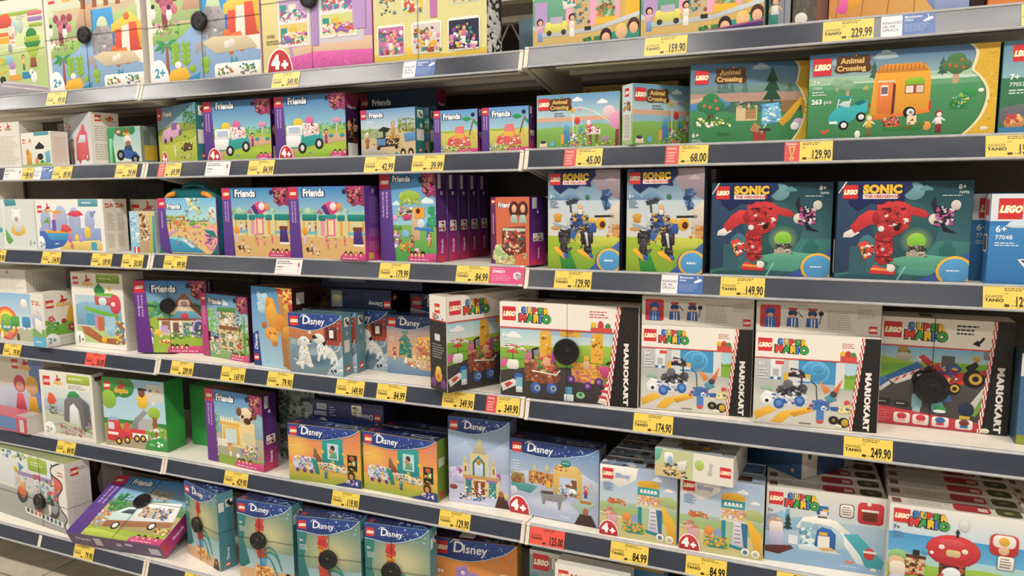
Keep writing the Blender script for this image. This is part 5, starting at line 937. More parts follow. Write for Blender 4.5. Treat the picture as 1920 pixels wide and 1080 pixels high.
def a_boatblue(c):
    c.R(0, 0, 1, 1, '2f7ab8'); c.G(0, .35, 1, 1, '3c8ccc', '2a72b0'); c.R(0, 0, 1, .3, 'dfe6ec'); c.cloud(.2, .32, .12, 'cfe0ec'); lego(c, .05, .05, .23); c.T('6+', .04, .42, .07, 'f2f6fa', bold=.02); c.T('77048', .04, .50, .045, 'eaf2f8', bold=.02); c.lines(.04, .53, .22, .58, 2, 'dfeaf4'); c.P([(.20, .72), (.5, .68), (.5, .96), (.3, .9)], 'e6e0dc'); c.P([(.22, .73), (.5, .70), (.5, .82), (.28, .80)], '5a2c7a'); c.P([(.24, .42), (.5, .40), (.5, .6), (.3, .5)], 'c83048')
def a_cyclone(c):
    c.G(0, 0, 1, .35, '3f6a94', '9ab8cc'); c.G(0, .3, 1, .68, 'c0d2dc', 'd8d4cc'); c.P([(.55, 0), (1, 0), (1, .3), (.7, .2)], '9a8c94'); c.cloud(.88, .09, .05, 'b8a8a4'); c.P([(0, .3), (.1, .22), (.2, .28), (.33, .2), (.5, .3)], '6f94b8'); c.P([(.85, .4), (1, .3), (1, .62), (.85, .62)], 'd6cabc')
    c.G(0, .66, 1, 1, 'a8c030', '76a02c'); c.P([(.12, .80), (.30, .78), (.42, 1), (.18, 1)], '2f8f3a'); c.P([(0, .80), (.14, .76), (.2, 1), (0, 1)], '93b02c'); c.P([(.3, .70), (1, .64), (1, .74), (.6, .78)], 'c4cc4c'); c.R(.90, .54, 1, .66, 'c8884a'); c.clut(.84, .56, 1, .66, 14, ['d8a05a', 'b8743a'], .04, 1)
    c.E(.14, .46, .05, 'd8a23a', .03); c.E(.14, .50, .04, 'c8882a', .025); c.E(.12, .58, .06, 'c89a5a', .025)
    # walking machine
    c.P([(.06, .52), (.3, .57), (.32, .60), (.1, .56)], '8fa4bc'); c.P([(.32, .52), (.45, .50), (.60, .5), (.68, .58), (.62, .62), (.36, .64)], '2c4f94'); c.P([(.30, .66), (.34, .54), (.44, .56), (.40, .72)], '3566b0'); c.P([(.40, .70), (.46, .62), (.44, .60), (.36, .72)], 'e6a81e')
    c.P([(.15, .63), (.33, .58), (.32, .71), (.16, .73)], '32302f'); c.P([(.18, .72), (.28, .71), (.28, .85), (.17, .83)], '292829'); c.E(.23, .72, .035, '4a474a'); c.E(.23, .79, .025, '4a474a'); c.clut(.16, .60, .32, .84, 26, ['3f3c3e', '232225', '55525a'], .04, 8); c.P([(.46, .60), (.64, .58), (.64, .73), (.48, .75)], '2c2b2e'); c.P([(.52, .73), (.61, .73), (.63, .87), (.51, .85)], '252427'); c.clut(.47, .60, .63, .86, 22, ['3f3c3e', '232225', '55525a'], .04, 9); c.P([(.52, .62), (.56, .62), (.58, .76), (.56, .76)], 'c6c8cc')
    c.P([(.09, .78), (.14, .77), (.28, .88), (.24, .90), (.1, .81)], 'eab020'); c.P([(.42, .80), (.48, .79), (.64, .88), (.60, .90), (.44, .83)], 'eab020'); c.P([(.22, .82), (.30, .85), (.30, .88), (.24, .89)], '2f5fae'); c.P([(.58, .82), (.65, .85), (.64, .88), (.6, .88)], '2f5fae')
    c.P([(.55, .54), (.70, .52), (.68, .62), (.57, .62)], '2f55a0'); c.E(.75, .53, .055, 'eaae20', .062); c.E(.77, .54, .03, '5a2c20', .035); c.L([(.66, .46), (.92, .455)], .02, '2c2a28'); c.E(.9, .455, .015, '8a8a8c'); c.E(.62, .50, .04, 'e8b83a', .025)
    c.L([(.34, .48), (.32, .34)], .022, '4a4e58'); c.P([(.26, .31), (.40, .27), (.44, .30), (.40, .33), (.27, .35)], '3f434c'); c.clut(.25, .28, .42, .34, 10, ['2c2f36', '6a6e78'], .03, 4); c.P([(.28, .44), (.34, .42), (.33, .55), (.27, .56)], 'c9ccd2'); c.clut(.34, .44, .58, .62, 60, ['2c4f94', '26437c', 'e6a81e', '8a8f98', '26272c', '3a3d44'], .04, 5)
    c.fig(.46, .50, .15, 'e8e2da', '2c4f94', 'e6a03a'); c.P([(.76, .2), (.86, .19), (.88, .25), (.84, .28), (.86, .38), (.80, .40), (.76, .30)], '344f7c'); c.clut(.75, .2, .88, .38, 12, ['263a60', '5a7fb4'], .04, 6); c.E(.56, .27, .025, '3f7a5c')
    c.E(.88, .90, .155, '2858a0', .13); c.P([(.58, 1), (.72, .90), (1, .70), (1, 1)], '3a62a8'); c.E(.87, .90, .135, 'e8b428', .125); c.E(.87, .90, .112, '4a9ad0', .104); c.lines(.8, .88, .96, .92, 1, 'e6eef4')
    sonic_word(c, .215, .035, .10); lego(c, .03, .03, .115); c.T('8+', .03, .28, .035, 'e6eef2', bold=.02); c.lines(.03, .30, .16, .38, 4, '4f6f8c')
def a_redmech(c):
    c.G(0, 0, 1, .6, '1f4450', '3a6a74'); c.G(0, .6, 1, 1, '3f7f78', '38706a'); c.P([(0, .1), (.5, 0), (.45, .5), (.2, .9), (0, .95)], '2c4664'); c.E(.57, .10, .1, '6fa0a8', .09); c.cloud(.66, .07, .06, '5f9098'); c.E(.52, .5, .3, '2f5a60', .3); c.E(.24, .72, .1, '3f6f7c', .18); c.R(.11, .66, .24, .94, '355f6c')
    c.E(.84, .68, .05, '2c6a68', .09); c.R(.78, .66, .90, .76, '2c6a68'); c.P([(.38, .80), (.62, .73), (.88, .76), (1, .82), (.9, .86), (.5, .86)], '5aa88c'); c.P([(.5, .86), (.9, .86), (.95, 1), (.46, 1)], '4a9080'); c.P([(.05, .96), (.3, .92), (1, .98), (1, 1), (0, 1)], '2f5a60'); c.L([(.54, .86), (.48, 1)], .015, '77bca4'); c.L([(.82, .86), (.88, 1)], .015, '77bca4')
    c.glow(.61, .60, .15, '3a6a68', '9aae58', .14); c.E(.61, .60, .085, 'a6c04c', .08); c.P([(.55, .60), (.58, .54), (.65, .53), (.68, .58), (.66, .65), (.57, .65)], '86c83a'); c.R(.55, .65, .67, .71, '3c3c3a'); c.R(.54, .71, .68, .76, 'a89c8c'); c.clut(.55, .64, .68, .76, 20, ['2c2c2c', 'c8bca8', '6a645a'], .03, 2)
    # red machine
    R1, R2 = 'c8262c', 'a51c26'
    c.P([(.06, .52), (.12, .48), (.18, .52), (.12, .57), (.05, .57)], 'e9e2dc'); c.P([(.10, .46), (.18, .34), (.24, .34), (.25, .44), (.18, .50), (.14, .53)], R1); c.P([(.16, .36), (.24, .29), (.34, .30), (.36, .40), (.28, .44), (.2, .44)], 'd42c32'); c.E(.31, .37, .05, R2, .07)
    c.P([(.30, .24), (.34, .19), (.42, .21), (.46, .18), (.55, .24), (.56, .40), (.50, .52), (.38, .54), (.33, .46)], R1); c.P([(.34, .27), (.46, .26), (.48, .42), (.38, .46)], '3a1a20'); c.P([(.37, .30), (.44, .28), (.46, .38), (.38, .4)], 'b02028'); c.R(.36, .33, .41, .36, 'e6dcd8'); c.R(.38, .42, .46, .45, 'd8d0c8')
    c.P([(.52, .24), (.66, .29), (.70, .34), (.66, .37), (.54, .33)], R1); c.E(.73, .38, .05, 'ddd4c8', .055); c.E(.5, .36, .045, R1, .05); c.E(.52, .40, .03, 'e6dcd8', .03)
    c.P([(.30, .54), (.42, .53), (.44, .72), (.40, .84), (.33, .84), (.30, .68)], R1); c.clut(.32, .25, .54, .50, 50, [R1, R2, 'd8404a', R1, R2, '4a1a20', R1, R2, R1], .045, 3); c.clut(.31, .54, .43, .84, 46, [R1, R2, 'e05050', R1, R2, '5a1a20', R1], .045, 4); c.L([(.31, .60), (.43, .62)], .02, '7a1820'); c.L([(.31, .76), (.43, .77)], .02, '7a1820'); c.P([(.30, .52), (.44, .50), (.47, .44), (.5, .52), (.42, .57), (.32, .57)], 'b02028'); c.E(.46, .47, .03, '2a1a1e'); c.E(.34, .48, .03, 'e6dcd8'); c.E(.36, .69, .04, 'b81f28'); c.E(.36, .69, .018, 'd0c4c0')
    c.P([(.17, .64), (.22, .60), (.30, .66), (.28, .76), (.22, .80)], 'd83030'); c.L([(.20, .66), (.235, .78)], .025, 'e8b428'); c.clut(.2, .64, .30, .76, 20, ['2f8f3a', 'e6dcd8', '3a1a20'], .03, 5)
    c.P([(.27, .90), (.30, .85), (.38, .88), (.46, .90), (.46, .95), (.27, .94)], 'd83030'); c.L([(.28, .89), (.45, .905)], .02, 'e8a428'); c.E(.43, .88, .04, 'ddd6d0', .04); c.R(.40, .84, .44, .9, 'e6e0da')
    c.P([(.70, .22), (.73, .15), (.74, .24), (.82, .34), (.86, .30), (.84, .38), (.80, .44), (.84, .48), (.90, .52), (.80, .50), (.78, .42), (.74, .34)], '24222c'); c.clut(.74, .26, .86, .44, 30, ['b84a8a', '24222c', 'd8cfd4', 'c8609a'], .045, 6); c.E(.88, .24, .045, 'd6cdc4', .05)
    c.P([(.62, 1), (.76, .92), (1, .70), (1, 1)], '34569c'); c.E(.90, .90, .17, 'e6b02c', .155); c.E(.90, .90, .142, '4a98cc', .13); c.lines(.84, .88, .97, .91, 1, 'dfeaf0')
    sonic_word(c, .19, .035, .13); lego(c, .035, .035, .14); c.L([(.0, .12), (.06, .0)], .012, 'dfe4ec'); c.T('8+', .89, .08, .045, 'e2ecea', bold=.02); c.T('76996', .895, .125, .025, 'c8d8d8'); c.lines(.78, .135, .97, .155, 1, 'c8d8d8')

def a_kartbig(c):
    c.G(0, .26, 1, .5, 'a8cfe2', 'e0e8d8'); c.cloud(.1, .34, .08, 'f2f2ee'); c.hills(.44, .03, '9cb83c', seed=3, yb=.7); c.hills(.5, .02, '76ae34', seed=5, yb=.8); c.P([(0, .72), (.25, .66), (.62, .64), (.86, .9), (.86, 1), (0, 1)], '3f3b3c'); c.P([(.16, .50), (.3, .46), (.46, .5), (.3, .56)], '8f8f8c')
    for x0 in (.30, .67): c.R(x0, .28, x0+.085, .56 if x0 < .5 else .60, 'eab02a'); c.clut(x0+.01, .30, x0+.08, .54, 10, ['7a5a1a', 'd88a1c', 'f0ead8'], .03, int(x0*9))
    c.R(.38, .27, .68, .32, '9fb8dc'); c.R(.45, .27, .60, .33, 'e2b23a'); c.E(.52, .27, .04, 'd8963a', .035); c.R(.02, .58, .86, .592, '5f9a30')
    c.P([(.04, .53), (.09, .48), (.15, .53)], 'd83a34'); c.L([(.095, .53), (.095, .62)], .01, '4a4a4a'); c.RR(.05, .60, .14, .70, .03, 'ece8e0'); c.P([(-.01, .64), (.03, .58), (.06, .62), (.02, .70)], 'd85a9a'); c.E(.08, .48, .02, 'f0f0ee'); c.clut(.04, .44, .2, .5, 16, ['e6a8b0', 'f0f0ee', 'c8443a'], .03, 2)
    # buggy left, buggy right
    c.P([(.18, .60), (.24, .52), (.28, .62), (.40, .66), (.46, .76), (.42, .82), (.28, .84), (.2, .78)], '7c4630'); c.E(.22, .56, .05, 'c86a84', .045); c.clut(.19, .60, .44, .82, 70, ['8a4a34', '7c4630', 'a85a3a', '9a5238', 'c8906a'], .05, 3); c.clut(.30, .54, .42, .74, 34, ['e2a83a', '2f8f4a', 'e8c060', 'd8504a'], .05, 13); c.E(.35, .60, .04, 'e8b080', .05); c.L([(.25, .58), (.245, .48), (.29, .46)], .018, '18181a'); c.L([(.24, .70), (.42, .73), (.45, .68)], .014, 'e6e4dc')
    for x, y in ((.27, .88), (.39, .875)): c.E(x, y, .058, '2f5faa'); c.E(x+.01, y, .032, '9aa8b8'); c.E(x+.01, y, .014, '3a4a6a')
    c.E(.14, .78, .05, '2f5faa', .045); c.P([(.53, .72), (.58, .58), (.66, .60), (.74, .66), (.76, .74), (.66, .80), (.56, .78)], 'e2a03a'); c.clut(.54, .60, .76, .78, 90, ['e8b02a', 'd8962a', 'd86a9a', 'c87a3a', 'e8b02a', 'b04a7a'], .045, 4); c.E(.64, .60, .035, 'e8b890', .045); c.E(.64, .54, .03, 'f0b82a')
    for x, y in ((.53, .76), (.65, .82), (.73, .77)): c.E(x, y, .045, '5a2c74'); c.E(x, y, .02, '9a7ab0')
    c.clut(.42, .48, .52, .56, 14, ['8a9098', 'd83a34', 'ece6dc'], .035, 5); c.P([(.39, .50), (.42, .48), (.41, .62), (.385, .62)], 'b04a9a'); c.L([(.78, .58), (.81, .56), (.81, .64)], .018, '18181a'); c.P([(.72, .62), (.82, .60), (.86, .70), (.76, .72)], 'c83a7a')
    c.P([(.76, 1), (.86, .62), (.86, 1)], '4f9a3a'); c.P([(.72, .98), (.78, .80), (.80, .66), (.83, .68), (.82, .84), (.78, 1)], 'ece4e0')
    for k in range(5): c.P([(.725+.017*k, .93-.06*k), (.79+.008*k, .94-.06*k), (.79+.008*k, .91-.06*k), (.735+.017*k, .90-.06*k)], 'c83a44')
    c.P([(0, .86), (.10, .80), (.16, .84), (.02, .94)], 'd8d8d4'); c.P([(.03, .86), (.07, .83), (.1, .85), (.05, .9)], 'c83a3a'); c.R(.12, .78, .17, .88, '7fb8c8'); c.P([(.12, .88), (.17, .88), (.17, .94), (.12, .94)], 'cfd8dc'); c.R(.49, .84, .54, .92, '4f94b4'); c.P([(.48, .92), (.55, .92), (.55, .99), (.48, .99)], 'cfd8dc'); c.E(.60, .92, .045, '9ac8a0', .035); c.E(.60, .91, .02, '2f7f4a')
    mario_head(c); c.lines(.66, .05, .82, .13, 3, 'c85a54', 3); c.E(.69, .20, .03, 'e8c02a', .04); c.E(.74, .20, .03, 'c8303a', .05); c.E(.79, .21, .03, '4f8a4a', .04); c.R(.67, .22, .82, .255, 'd8433a')
    check_edge(c); kart_word(c, .905, .36, .98, .042); c.T('8+', .02, .36, .035, 'fff', bold=.02); c.lines(.02, .38, .1, .48, 4, 'eef2ee'); seal(c, .76, .96, .04)
def a_kartside(c):
    c.R(0, 0, 1, 1, '2b2829'); 
    for i in range(16):
        for k in range(4):
            if (i+k) % 2: c.R(.05+.23*k, .27+.045*i, .26+.23*k, .31+.045*i, '353233')
    c.R(0, 0, 1, .25, 'efe9e0'); c.R(0, .25, 1, .265, 'c8323a'); lego(c, .32, .08, .10); c.clut(.2, .19, .8, .24, 14, ['d8332e', '36a84a', 'f2c51c', '2f7fd0'], .035, 2); c.R(.3, .40, .62, .47, 'dedbd6'); c.lines(.15, .50, .85, .66, 6, '9a9692', 4); c.E(.5, .84, .07, 'e2a42a', .07); c.E(.5, .78, .05, 'e8c84a', .04); c.E(.2, .92, .05, '7a3a8a'); c.E(.8, .92, .05, '7a3a8a'); c.R(.45, .83, .55, .87, 'c8443a')
def a_pit(c):
    c.G(0, .25, 1, .62, 'c6cac8', 'b4b8b4'); c.R(0, .58, 1, 1, 'd3cfc4'); c.G(0, .58, 1, .7, 'bdbdb6', 'd3cfc4'); c.R(.28, .22, .38, .55, 'dcdedc'); c.R(.66, .22, .74, .55, 'dcdedc'); c.R(.36, .24, .66, .52, '3f9ad0')
    for k in range(12): c.R(.36, .26+.022*k, .66, .266+.022*k, '2f84bc')
    c.E(.50, .39, .14, '62b4de', .125); c.E(.50, .39, .12, '3f9ad0', .105); c.E(.52, .36, .07, '62b4de', .06); c.E(.52, .36, .058, '3f9ad0', .048); c.R(.73, .28, .82, .56, 'b4d8e4'); c.R(.73, .42, .82, .56, '86b43c'); c.hills(.40, .01, '7aa834', seed=2, yb=.44, x0=.73, x1=.82)
    c.R(.14, .16, .21, .26, 'e8ecf0'); c.R(.15, .14, .20, .22, '2f5fae'); c.R(.165, .14, .185, .26, 'f0f2f4'); c.R(.13, .27, .24, .34, 'eceeee'); c.R(.17, .29, .24, .33, 'd84a4a'); c.R(.13, .34, .22, .50, 'e6e8ea'); c.R(.15, .38, .20, .46, 'b4b8bc'); c.R(.13, .47, .16, .50, '2f6fae'); c.R(.19, .47, .22, .50, '2f6fae')
    c.R(.24, .42, .28, .50, 'e8b428'); c.P([(.28, .42), (.30, .36), (.40, .38), (.42, .46), (.28, .46)], '2a2a2e'); c.R(.40, .42, .46, .47, 'e8b428'); c.clut(.29, .38, .42, .46, 16, ['c83a3a', '2a2a2e', 'c8ccd0'], .04, 2); c.R(.28, .47, .46, .50, 'd8dadc'); c.L([(.46, .48), (.51, .54), (.52, .70)], .012, '4a4c50'); c.L([(.39, .40), (.39, .56)], .018, '34343a')
    # white racing kart on a yellow ramp
    c.P([(.0, .88), (.12, .80), (.2, .84), (.02, .96)], 'eab020'); c.P([(.14, .98), (.22, .86), (.45, .78), (.46, .82), (.30, .90), (.22, 1)], 'f0b824'); c.P([(.3, .86), (.46, .80), (.5, .82), (.34, .9)], 'd8a01c'); c.P([(.05, .70), (.10, .62), (.20, .66), (.30, .64), (.42, .66), (.44, .74), (.20, .80), (.06, .78)], 'e8eaec'); c.E(.11, .74, .05, 'f0f2f2', .045); c.E(.11, .74, .02, '2a2a2e'); c.P([(.20, .62), (.32, .56), (.36, .66), (.24, .70)], '33343a'); c.E(.40, .58, .05, '4a4c54', .05); c.E(.28, .54, .05, '6a6c74', .05); c.clut(.16, .62, .44, .76, 40, ['e8eaec', 'd0d4d8', 'b4bac0', '2f5fae'], .045, 3); c.clut(.2, .56, .42, .66, 26, ['3a3a40', '2a2a2e', '5a5c64'], .045, 6)
    for x, y in ((.21, .76), (.38, .72)): c.E(x, y, .055, '2f66b0', .06); c.E(x, y, .03, '5a90d0')
    c.P([(.06, .58), (.16, .60), (.15, .63), (.05, .61)], '8fb8a0'); c.E(.55, .74, .06, '3f78c0', .055); c.R(.50, .70, .62, .80, '3470b8'); c.E(.58, .78, .03, 'e8ecf0'); c.R(.52, .80, .58, .92, '4a7fc0'); c.E(.55, .93, .035, 'd8433a', .02); c.P([(.62, .76), (.78, .74), (.82, .80), (.64, .80)], '2f66b0'); c.clut(.46, .70, .60, .80, 16, ['c83a3a', '2f66b0', '3f78c0', '2858a0'], .04, 4)
    c.P([(.58, .62), (.53, .48), (.62, .58)], 'f08a2a'); c.P([(.64, .60), (.72, .44), (.68, .62)], 'ea6a24'); c.P([(.58, .66), (.64, .60), (.68, .68), (.62, .72)], '4f9ab0'); c.E(.65, .62, .035, '4a4a50'); c.E(.76, .70, .03, 'd8433a', .025); c.clut(.7, .74, .82, .82, 16, ['e2cf7a', 'eadc9a'], .05, 5)
    c.E(.66, .90, .05, '1e1e20', .045); c.E(.66, .90, .02, '8a7a3a'); c.E(.74, .92, .055, '1e1e20', .055); c.E(.75, .92, .035, 'c8a428', .04); c.R(.38, .955, .48, .965, '6a6a6a'); c.P([(0, .97), (.8, 1), (0, 1)], 'c6c2b8'); seal(c, .70, .965, .035)
    mario_head(c); c.lines(.70, .06, .82, .12, 3, 'c85a54', 3); c.E(.71, .18, .03, 'e8c02a', .035); c.E(.75, .18, .03, 'c8303a', .04); c.E(.79, .19, .03, '4f8a4a', .035); c.R(.69, .20, .82, .255, 'd8433a')
    check_edge(c); kart_word(c, .895, .36, .98, .052); c.T('8+', .03, .35, .04, 'f0f2f2', bold=.02); c.lines(.03, .37, .12, .5, 4, 'e6e8e8')
def a_pitinfo(c):
    c.R(0, 0, 1, 1, 'dcd6cc'); c.RR(.03, .1, .20, .86, .06, 'c8303a'); c.P([(.07, .86), (.07, .5), (.16, .5), (.16, .86)], '2f5fae'); c.R(.10, .55, .105, .84, 'f0f2f4'); c.R(.125, .55, .13, .84, 'f0f2f4'); c.E(.115, .32, .16, '27509a', .13); c.E(.115, .45, .1, 'd8a080', .08)
    for x in (.30, .46): c.P([(x-.05, .80), (x-.045, .5), (x+.045, .5), (x+.05, .82)], '2f5fae'); c.R(x-.01, .54, x+.0, .8, 'f0f2f4'); c.R(x+.015, .54, x+.025, .8, 'f0f2f4'); c.E(x, .36, .14, '27406f', .12); c.R(x-.035, .18, x+.035, .26, 'c83a3a'); c.E(x, .47, .1, 'd8a88a', .06)
    c.L([(.34, .3), (.38, .48)], .03, '3a3a3e'); c.E(.53, .34, .08, '2a2a2c'); c.L([(.53, .4), (.52, .7)], .03, '3a3a3e'); c.lines(.58, .2, .79, .86, 9, 'b4aea4', 2); c.lines(.82, .15, .97, .45, 5, 'bab4aa', 3); lego(c, .91, .68, .24); c.lines(.34, .07, .46, .11, 1, '8a8680')
def a_kartred(c):
    c.G(0, .25, 1, .45, '6fb0d8', 'c0dcdc'); c.hills(.38, .02, '8fb83a', seed=2, yb=.6); c.hills(.42, .02, '6fa834', seed=4, yb=.7); c.P([(0, .60), (.3, .50), (.85, .46), (.85, 1), (0, 1)], '4a4746'); c.P([(.04, .56), (.3, .40), (.36, .46), (.1, .60)], '2f66a8'); c.P([(.08, .59), (.32, .46), (.38, .5), (.14, .62)], 'e0d6d0')
    for k in range(4): c.P([(.12+.06*k, .60-.035*k), (.15+.06*k, .585-.035*k), (.17+.06*k, .55-.035*k), (.14+.06*k, .565-.035*k)], 'c8403a')
    c.P([(.70, .84), (.84, .58), (.84, .7), (.76, .86)], '7aa84a'); c.P([(.66, .84), (.80, .60), (.83, .6), (.72, .86)], 'c8c4bc'); c.E(.0, .62, .08, '2f66a8', .06); c.P([(0, .67), (.08, .60), (.1, .62), (.02, .70)], 'd0ccc4')
    c.R(.14, .30, .24, .38, '5f8a3a'); c.E(.19, .36, .07, 'b4b8ac', .04); c.E(.18, .29, .04, 'a88a5a', .035); c.L([(.16, .26), (.11, .22)], .015, '3a3a3a'); c.L([(.20, .26), (.24, .22)], .015, '3a3a3a')
    # red kart without a driver
    c.P([(.36, .50), (.44, .40), (.56, .40), (.62, .48), (.72, .48), (.74, .54), (.60, .60), (.52, .72), (.42, .70)], 'c8282e'); c.P([(.46, .56), (.58, .48), (.56, .66), (.46, .70)], 'd83a3a'); c.P([(.50, .42), (.58, .38), (.64, .44), (.60, .50), (.5, .5)], '2f55a0'); c.P([(.30, .36), (.34, .33), (.42, .40), (.38, .44)], 'c8282e'); c.P([(.29, .35), (.33, .38), (.31, .40)], 'e8e4e0'); c.P([(.58, .48), (.70, .46), (.72, .52), (.60, .56)], 'c0242a'); c.R(.48, .33, .58, .42, '5a5a60')
    for x, y, r in ((.34, .56, .085), (.73, .52, .085), (.58, .62, .06)): c.E(x, y, r, '202022'); c.E(x+.012, y, r*.6, 'cfa832'); c.E(x+.012, y, r*.3, '202022')
    c.P([(.30, .52), (.36, .50), (.38, .58), (.33, .62)], 'dcdad6'); c.E(.40, .48, .05, '2a2a2e'); c.P([(.66, .42), (.74, .36), (.76, .40), (.70, .48)], '2a2a2e'); c.E(.74, .34, .03, 'd0a030'); c.clut(.4, .42, .6, .58, 30, ['c8282e', '2f55a0', 'e2c040', '8a1c22'], .04, 6)
    c.RR(.79, .18, .89, .34, .01, '8a8c8e'); c.P([(.89, .18), (.93, .2), (.93, .33), (.89, .34)], '6a6c6e'); c.R(.83, .34, .86, .44, 'bcbcb8'); c.E(.83, .46, .07, 'b83038', .025); c.E(.47, .80, .05, '5fa0b4', .06); c.R(.27, .70, .35, .82, '7fa8b4'); c.R(.28, .82, .34, .88, '9ab8c0'); c.E(.49, .82, .05, '3f9a58', .035); c.E(.49, .84, .05, 'e8e8e0', .015); c.E(.69, .80, .06, '23314a', .065); c.R(.64, .86, .72, .89, 'c8a83a'); c.P([(.44, .70), (.56, .68), (.58, .74), (.46, .76)], '3566a8')
    c.RR(-.02, .76, .11, .82, .03, '2c2a2a'); c.RR(.13, .77, .26, .83, .03, '2c2a2a'); c.lines(.01, .785, .09, .80, 1, 'cfcac4'); c.lines(.15, .79, .24, .81, 1, 'cfcac4')
    c.P([(0, .83), (.84, .92), (.82, 1), (0, 1)], 'c4303c'); c.lines(.01, .86, .11, .98, 5, 'd86a70')
    for x in (.20, .35, .50, .68): c.RR(x-.065, .875+x*.03, x+.065, .975+x*.012, .02, 'e8ddd6'); c.E(x, .91+x*.02, .04, ('7a3a2c', 'c8303c', 'c8303c', '3566a8')[int(x*7) % 4], .03); c.R(x-.03, .935+x*.02, x+.03, .96+x*.015, ('3566a8', 'e0b090', 'e0b090', 'c8303c')[int(x*7) % 4])
    mario_head(c); c.lines(.58, .04, .76, .14, 3, '3a3a3a', 5); c.P([(.70, .21), (.74, .17), (.745, .19), (.78, .14), (.79, .16), (.755, .21), (.76, .23)], '1c1c1e'); check_edge(c); kart_word(c, .90, .40, .98, .048); seal(c, .835, .975, .035)
def a_playtower(c):
    c.G(0, 0, 1, .6, 'a9bfe2', 'c8d6dc'); c.P([(0, 0), (.5, 0), (.48, .16), (.4, .22), (.26, .30), (.12, .22), (0, .26)], 'eeebe6'); c.cloud(.9, .25, .06, 'f0f0f2'); c.cloud(.75, .12, .07, 'eceef2'); c.E(.88, .44, .14, 'a8b87a', .1); c.hills(.50, .02, 'a9bfa8', seed=3, yb=.6); c.hills(.55, .02, '9cb884', seed=6, yb=.75); c.R(0, .60, 1, .72, 'a3be78'); c.G(0, .72, 1, 1, 'd8c48c', 'c2c084')
    c.L([(0, .68), (.25, .71), (.6, .76)], .014, 'ece0cc'); c.E(.22, .50, .13, 'd87a4a', .035); c.clut(.12, .46, .34, .54, 26, ['d8604a', 'e8b85a', '6fa04a', 'b8443a'], .04, 2)
    c.R(.50, .20, .78, .26, 'e8b01e'); c.E(.64, .20, .15, 'e8b01e', .05); c.R(.50, .25, .78, .36, '2f9aa4')
    for k in range(5): c.P([(.54+.045*k, .28), (.565+.045*k, .28), (.575+.045*k, .33), (.53+.045*k, .33)], 'e8f0f0')
    c.R(.51, .36, .78, .50, 'd8b47a'); c.clut(.52, .36, .78, .5, 40, ['e8a83a', 'd8823a', 'c8a8d8', 'f0ead8'], .045, 3); c.R(.49, .50, .82, .54, 'd8d4c0'); c.R(.51, .53, .56, .84, '1f8a94'); c.R(.74, .54, .82, .88, '2f6f9a'); c.R(.56, .54, .74, .84, 'a8c4a0'); c.P([(.66, .52), (.74, .54), (.78, .88), (.64, .86)], 'd8d0e0')
    for k in range(5): c.R(.67, .58+.055*k, .74, .59+.055*k, '5a5060')
    c.P([(.80, .48), (.86, .50), (.92, .60), (.98, .66), (1, .98), (.92, .98), (.88, .78), (.84, .64)], 'e8b01e'); c.P([(.62, .84), (.84, .88), (.82, .92), (.6, .88)], '1f8a94')
    c.E(.36, .70, .06, 'e8903a', .06); c.E(.47, .74, .05, '7f9ac8', .09); c.R(.44, .70, .50, .80, '8fa4d0'); c.P([(.3, .84), (.44, .80), (.62, .86), (.56, .92), (.36, .92)], '2f8f8a'); c.clut(.3, .76, .6, .9, 50, ['7fb03a', '4f9a3a', 'e8b02a', 'e87a3a', 'c8d04a'], .045, 4); c.P([(.1, .80), (.12, .64), (.24, .70), (.22, .84)], 'dca8b0'); c.clut(.06, .6, .2, .72, 14, ['d87a7a', 'e8b8a8'], .05, 5)
    lego(c, .035, .04, .15); c.T('Bluey', .21, .155, .062, 'a9b8de', bold=.02, out='7f90bc', ow=.015); c.lines(.05, .24, .2, .36, 6, '6f8fb4'); c.E(.80, .92, .055, 'eceae0'); c.E(.80, .92, .03, '5f7a94'); c.E(.92, .93, .055, 'eceae0'); c.E(.92, .93, .03, 'bdb6a4'); four_plus(c, .20, .12)
def a_bluespine(c):
    c.R(0, 0, 1, 1, 'e9e4da'); c.R(0, 0, .5, 1, 'c8cf9a'); c.P([(0, 0), (.1, .0), (.06, .4), (0, .5)], '6fb8a0'); c.R(0, .6, .35, 1, 'd8c088'); c.E(.58, .4, .16, 'b8cf6a', .2); c.RR(.12, .1, .24, .6, .1, 'e8ecec'); c.E(.20, .42, .10, '9ab4d4', .2); c.clut(.12, .5, .42, .95, 40, ['5a584c', 'e8e4d8', 'd8b03a', '3a3a36'], .11, 2); c.P([(.3, .4), (.42, .3), (.40, .7), (.3, .7)], 'e8e4d8'); c.T('Bluey', .74, .72, .14, 'b4b0b8', rot=90, bold=.02); lego(c, .84, .34, .36)
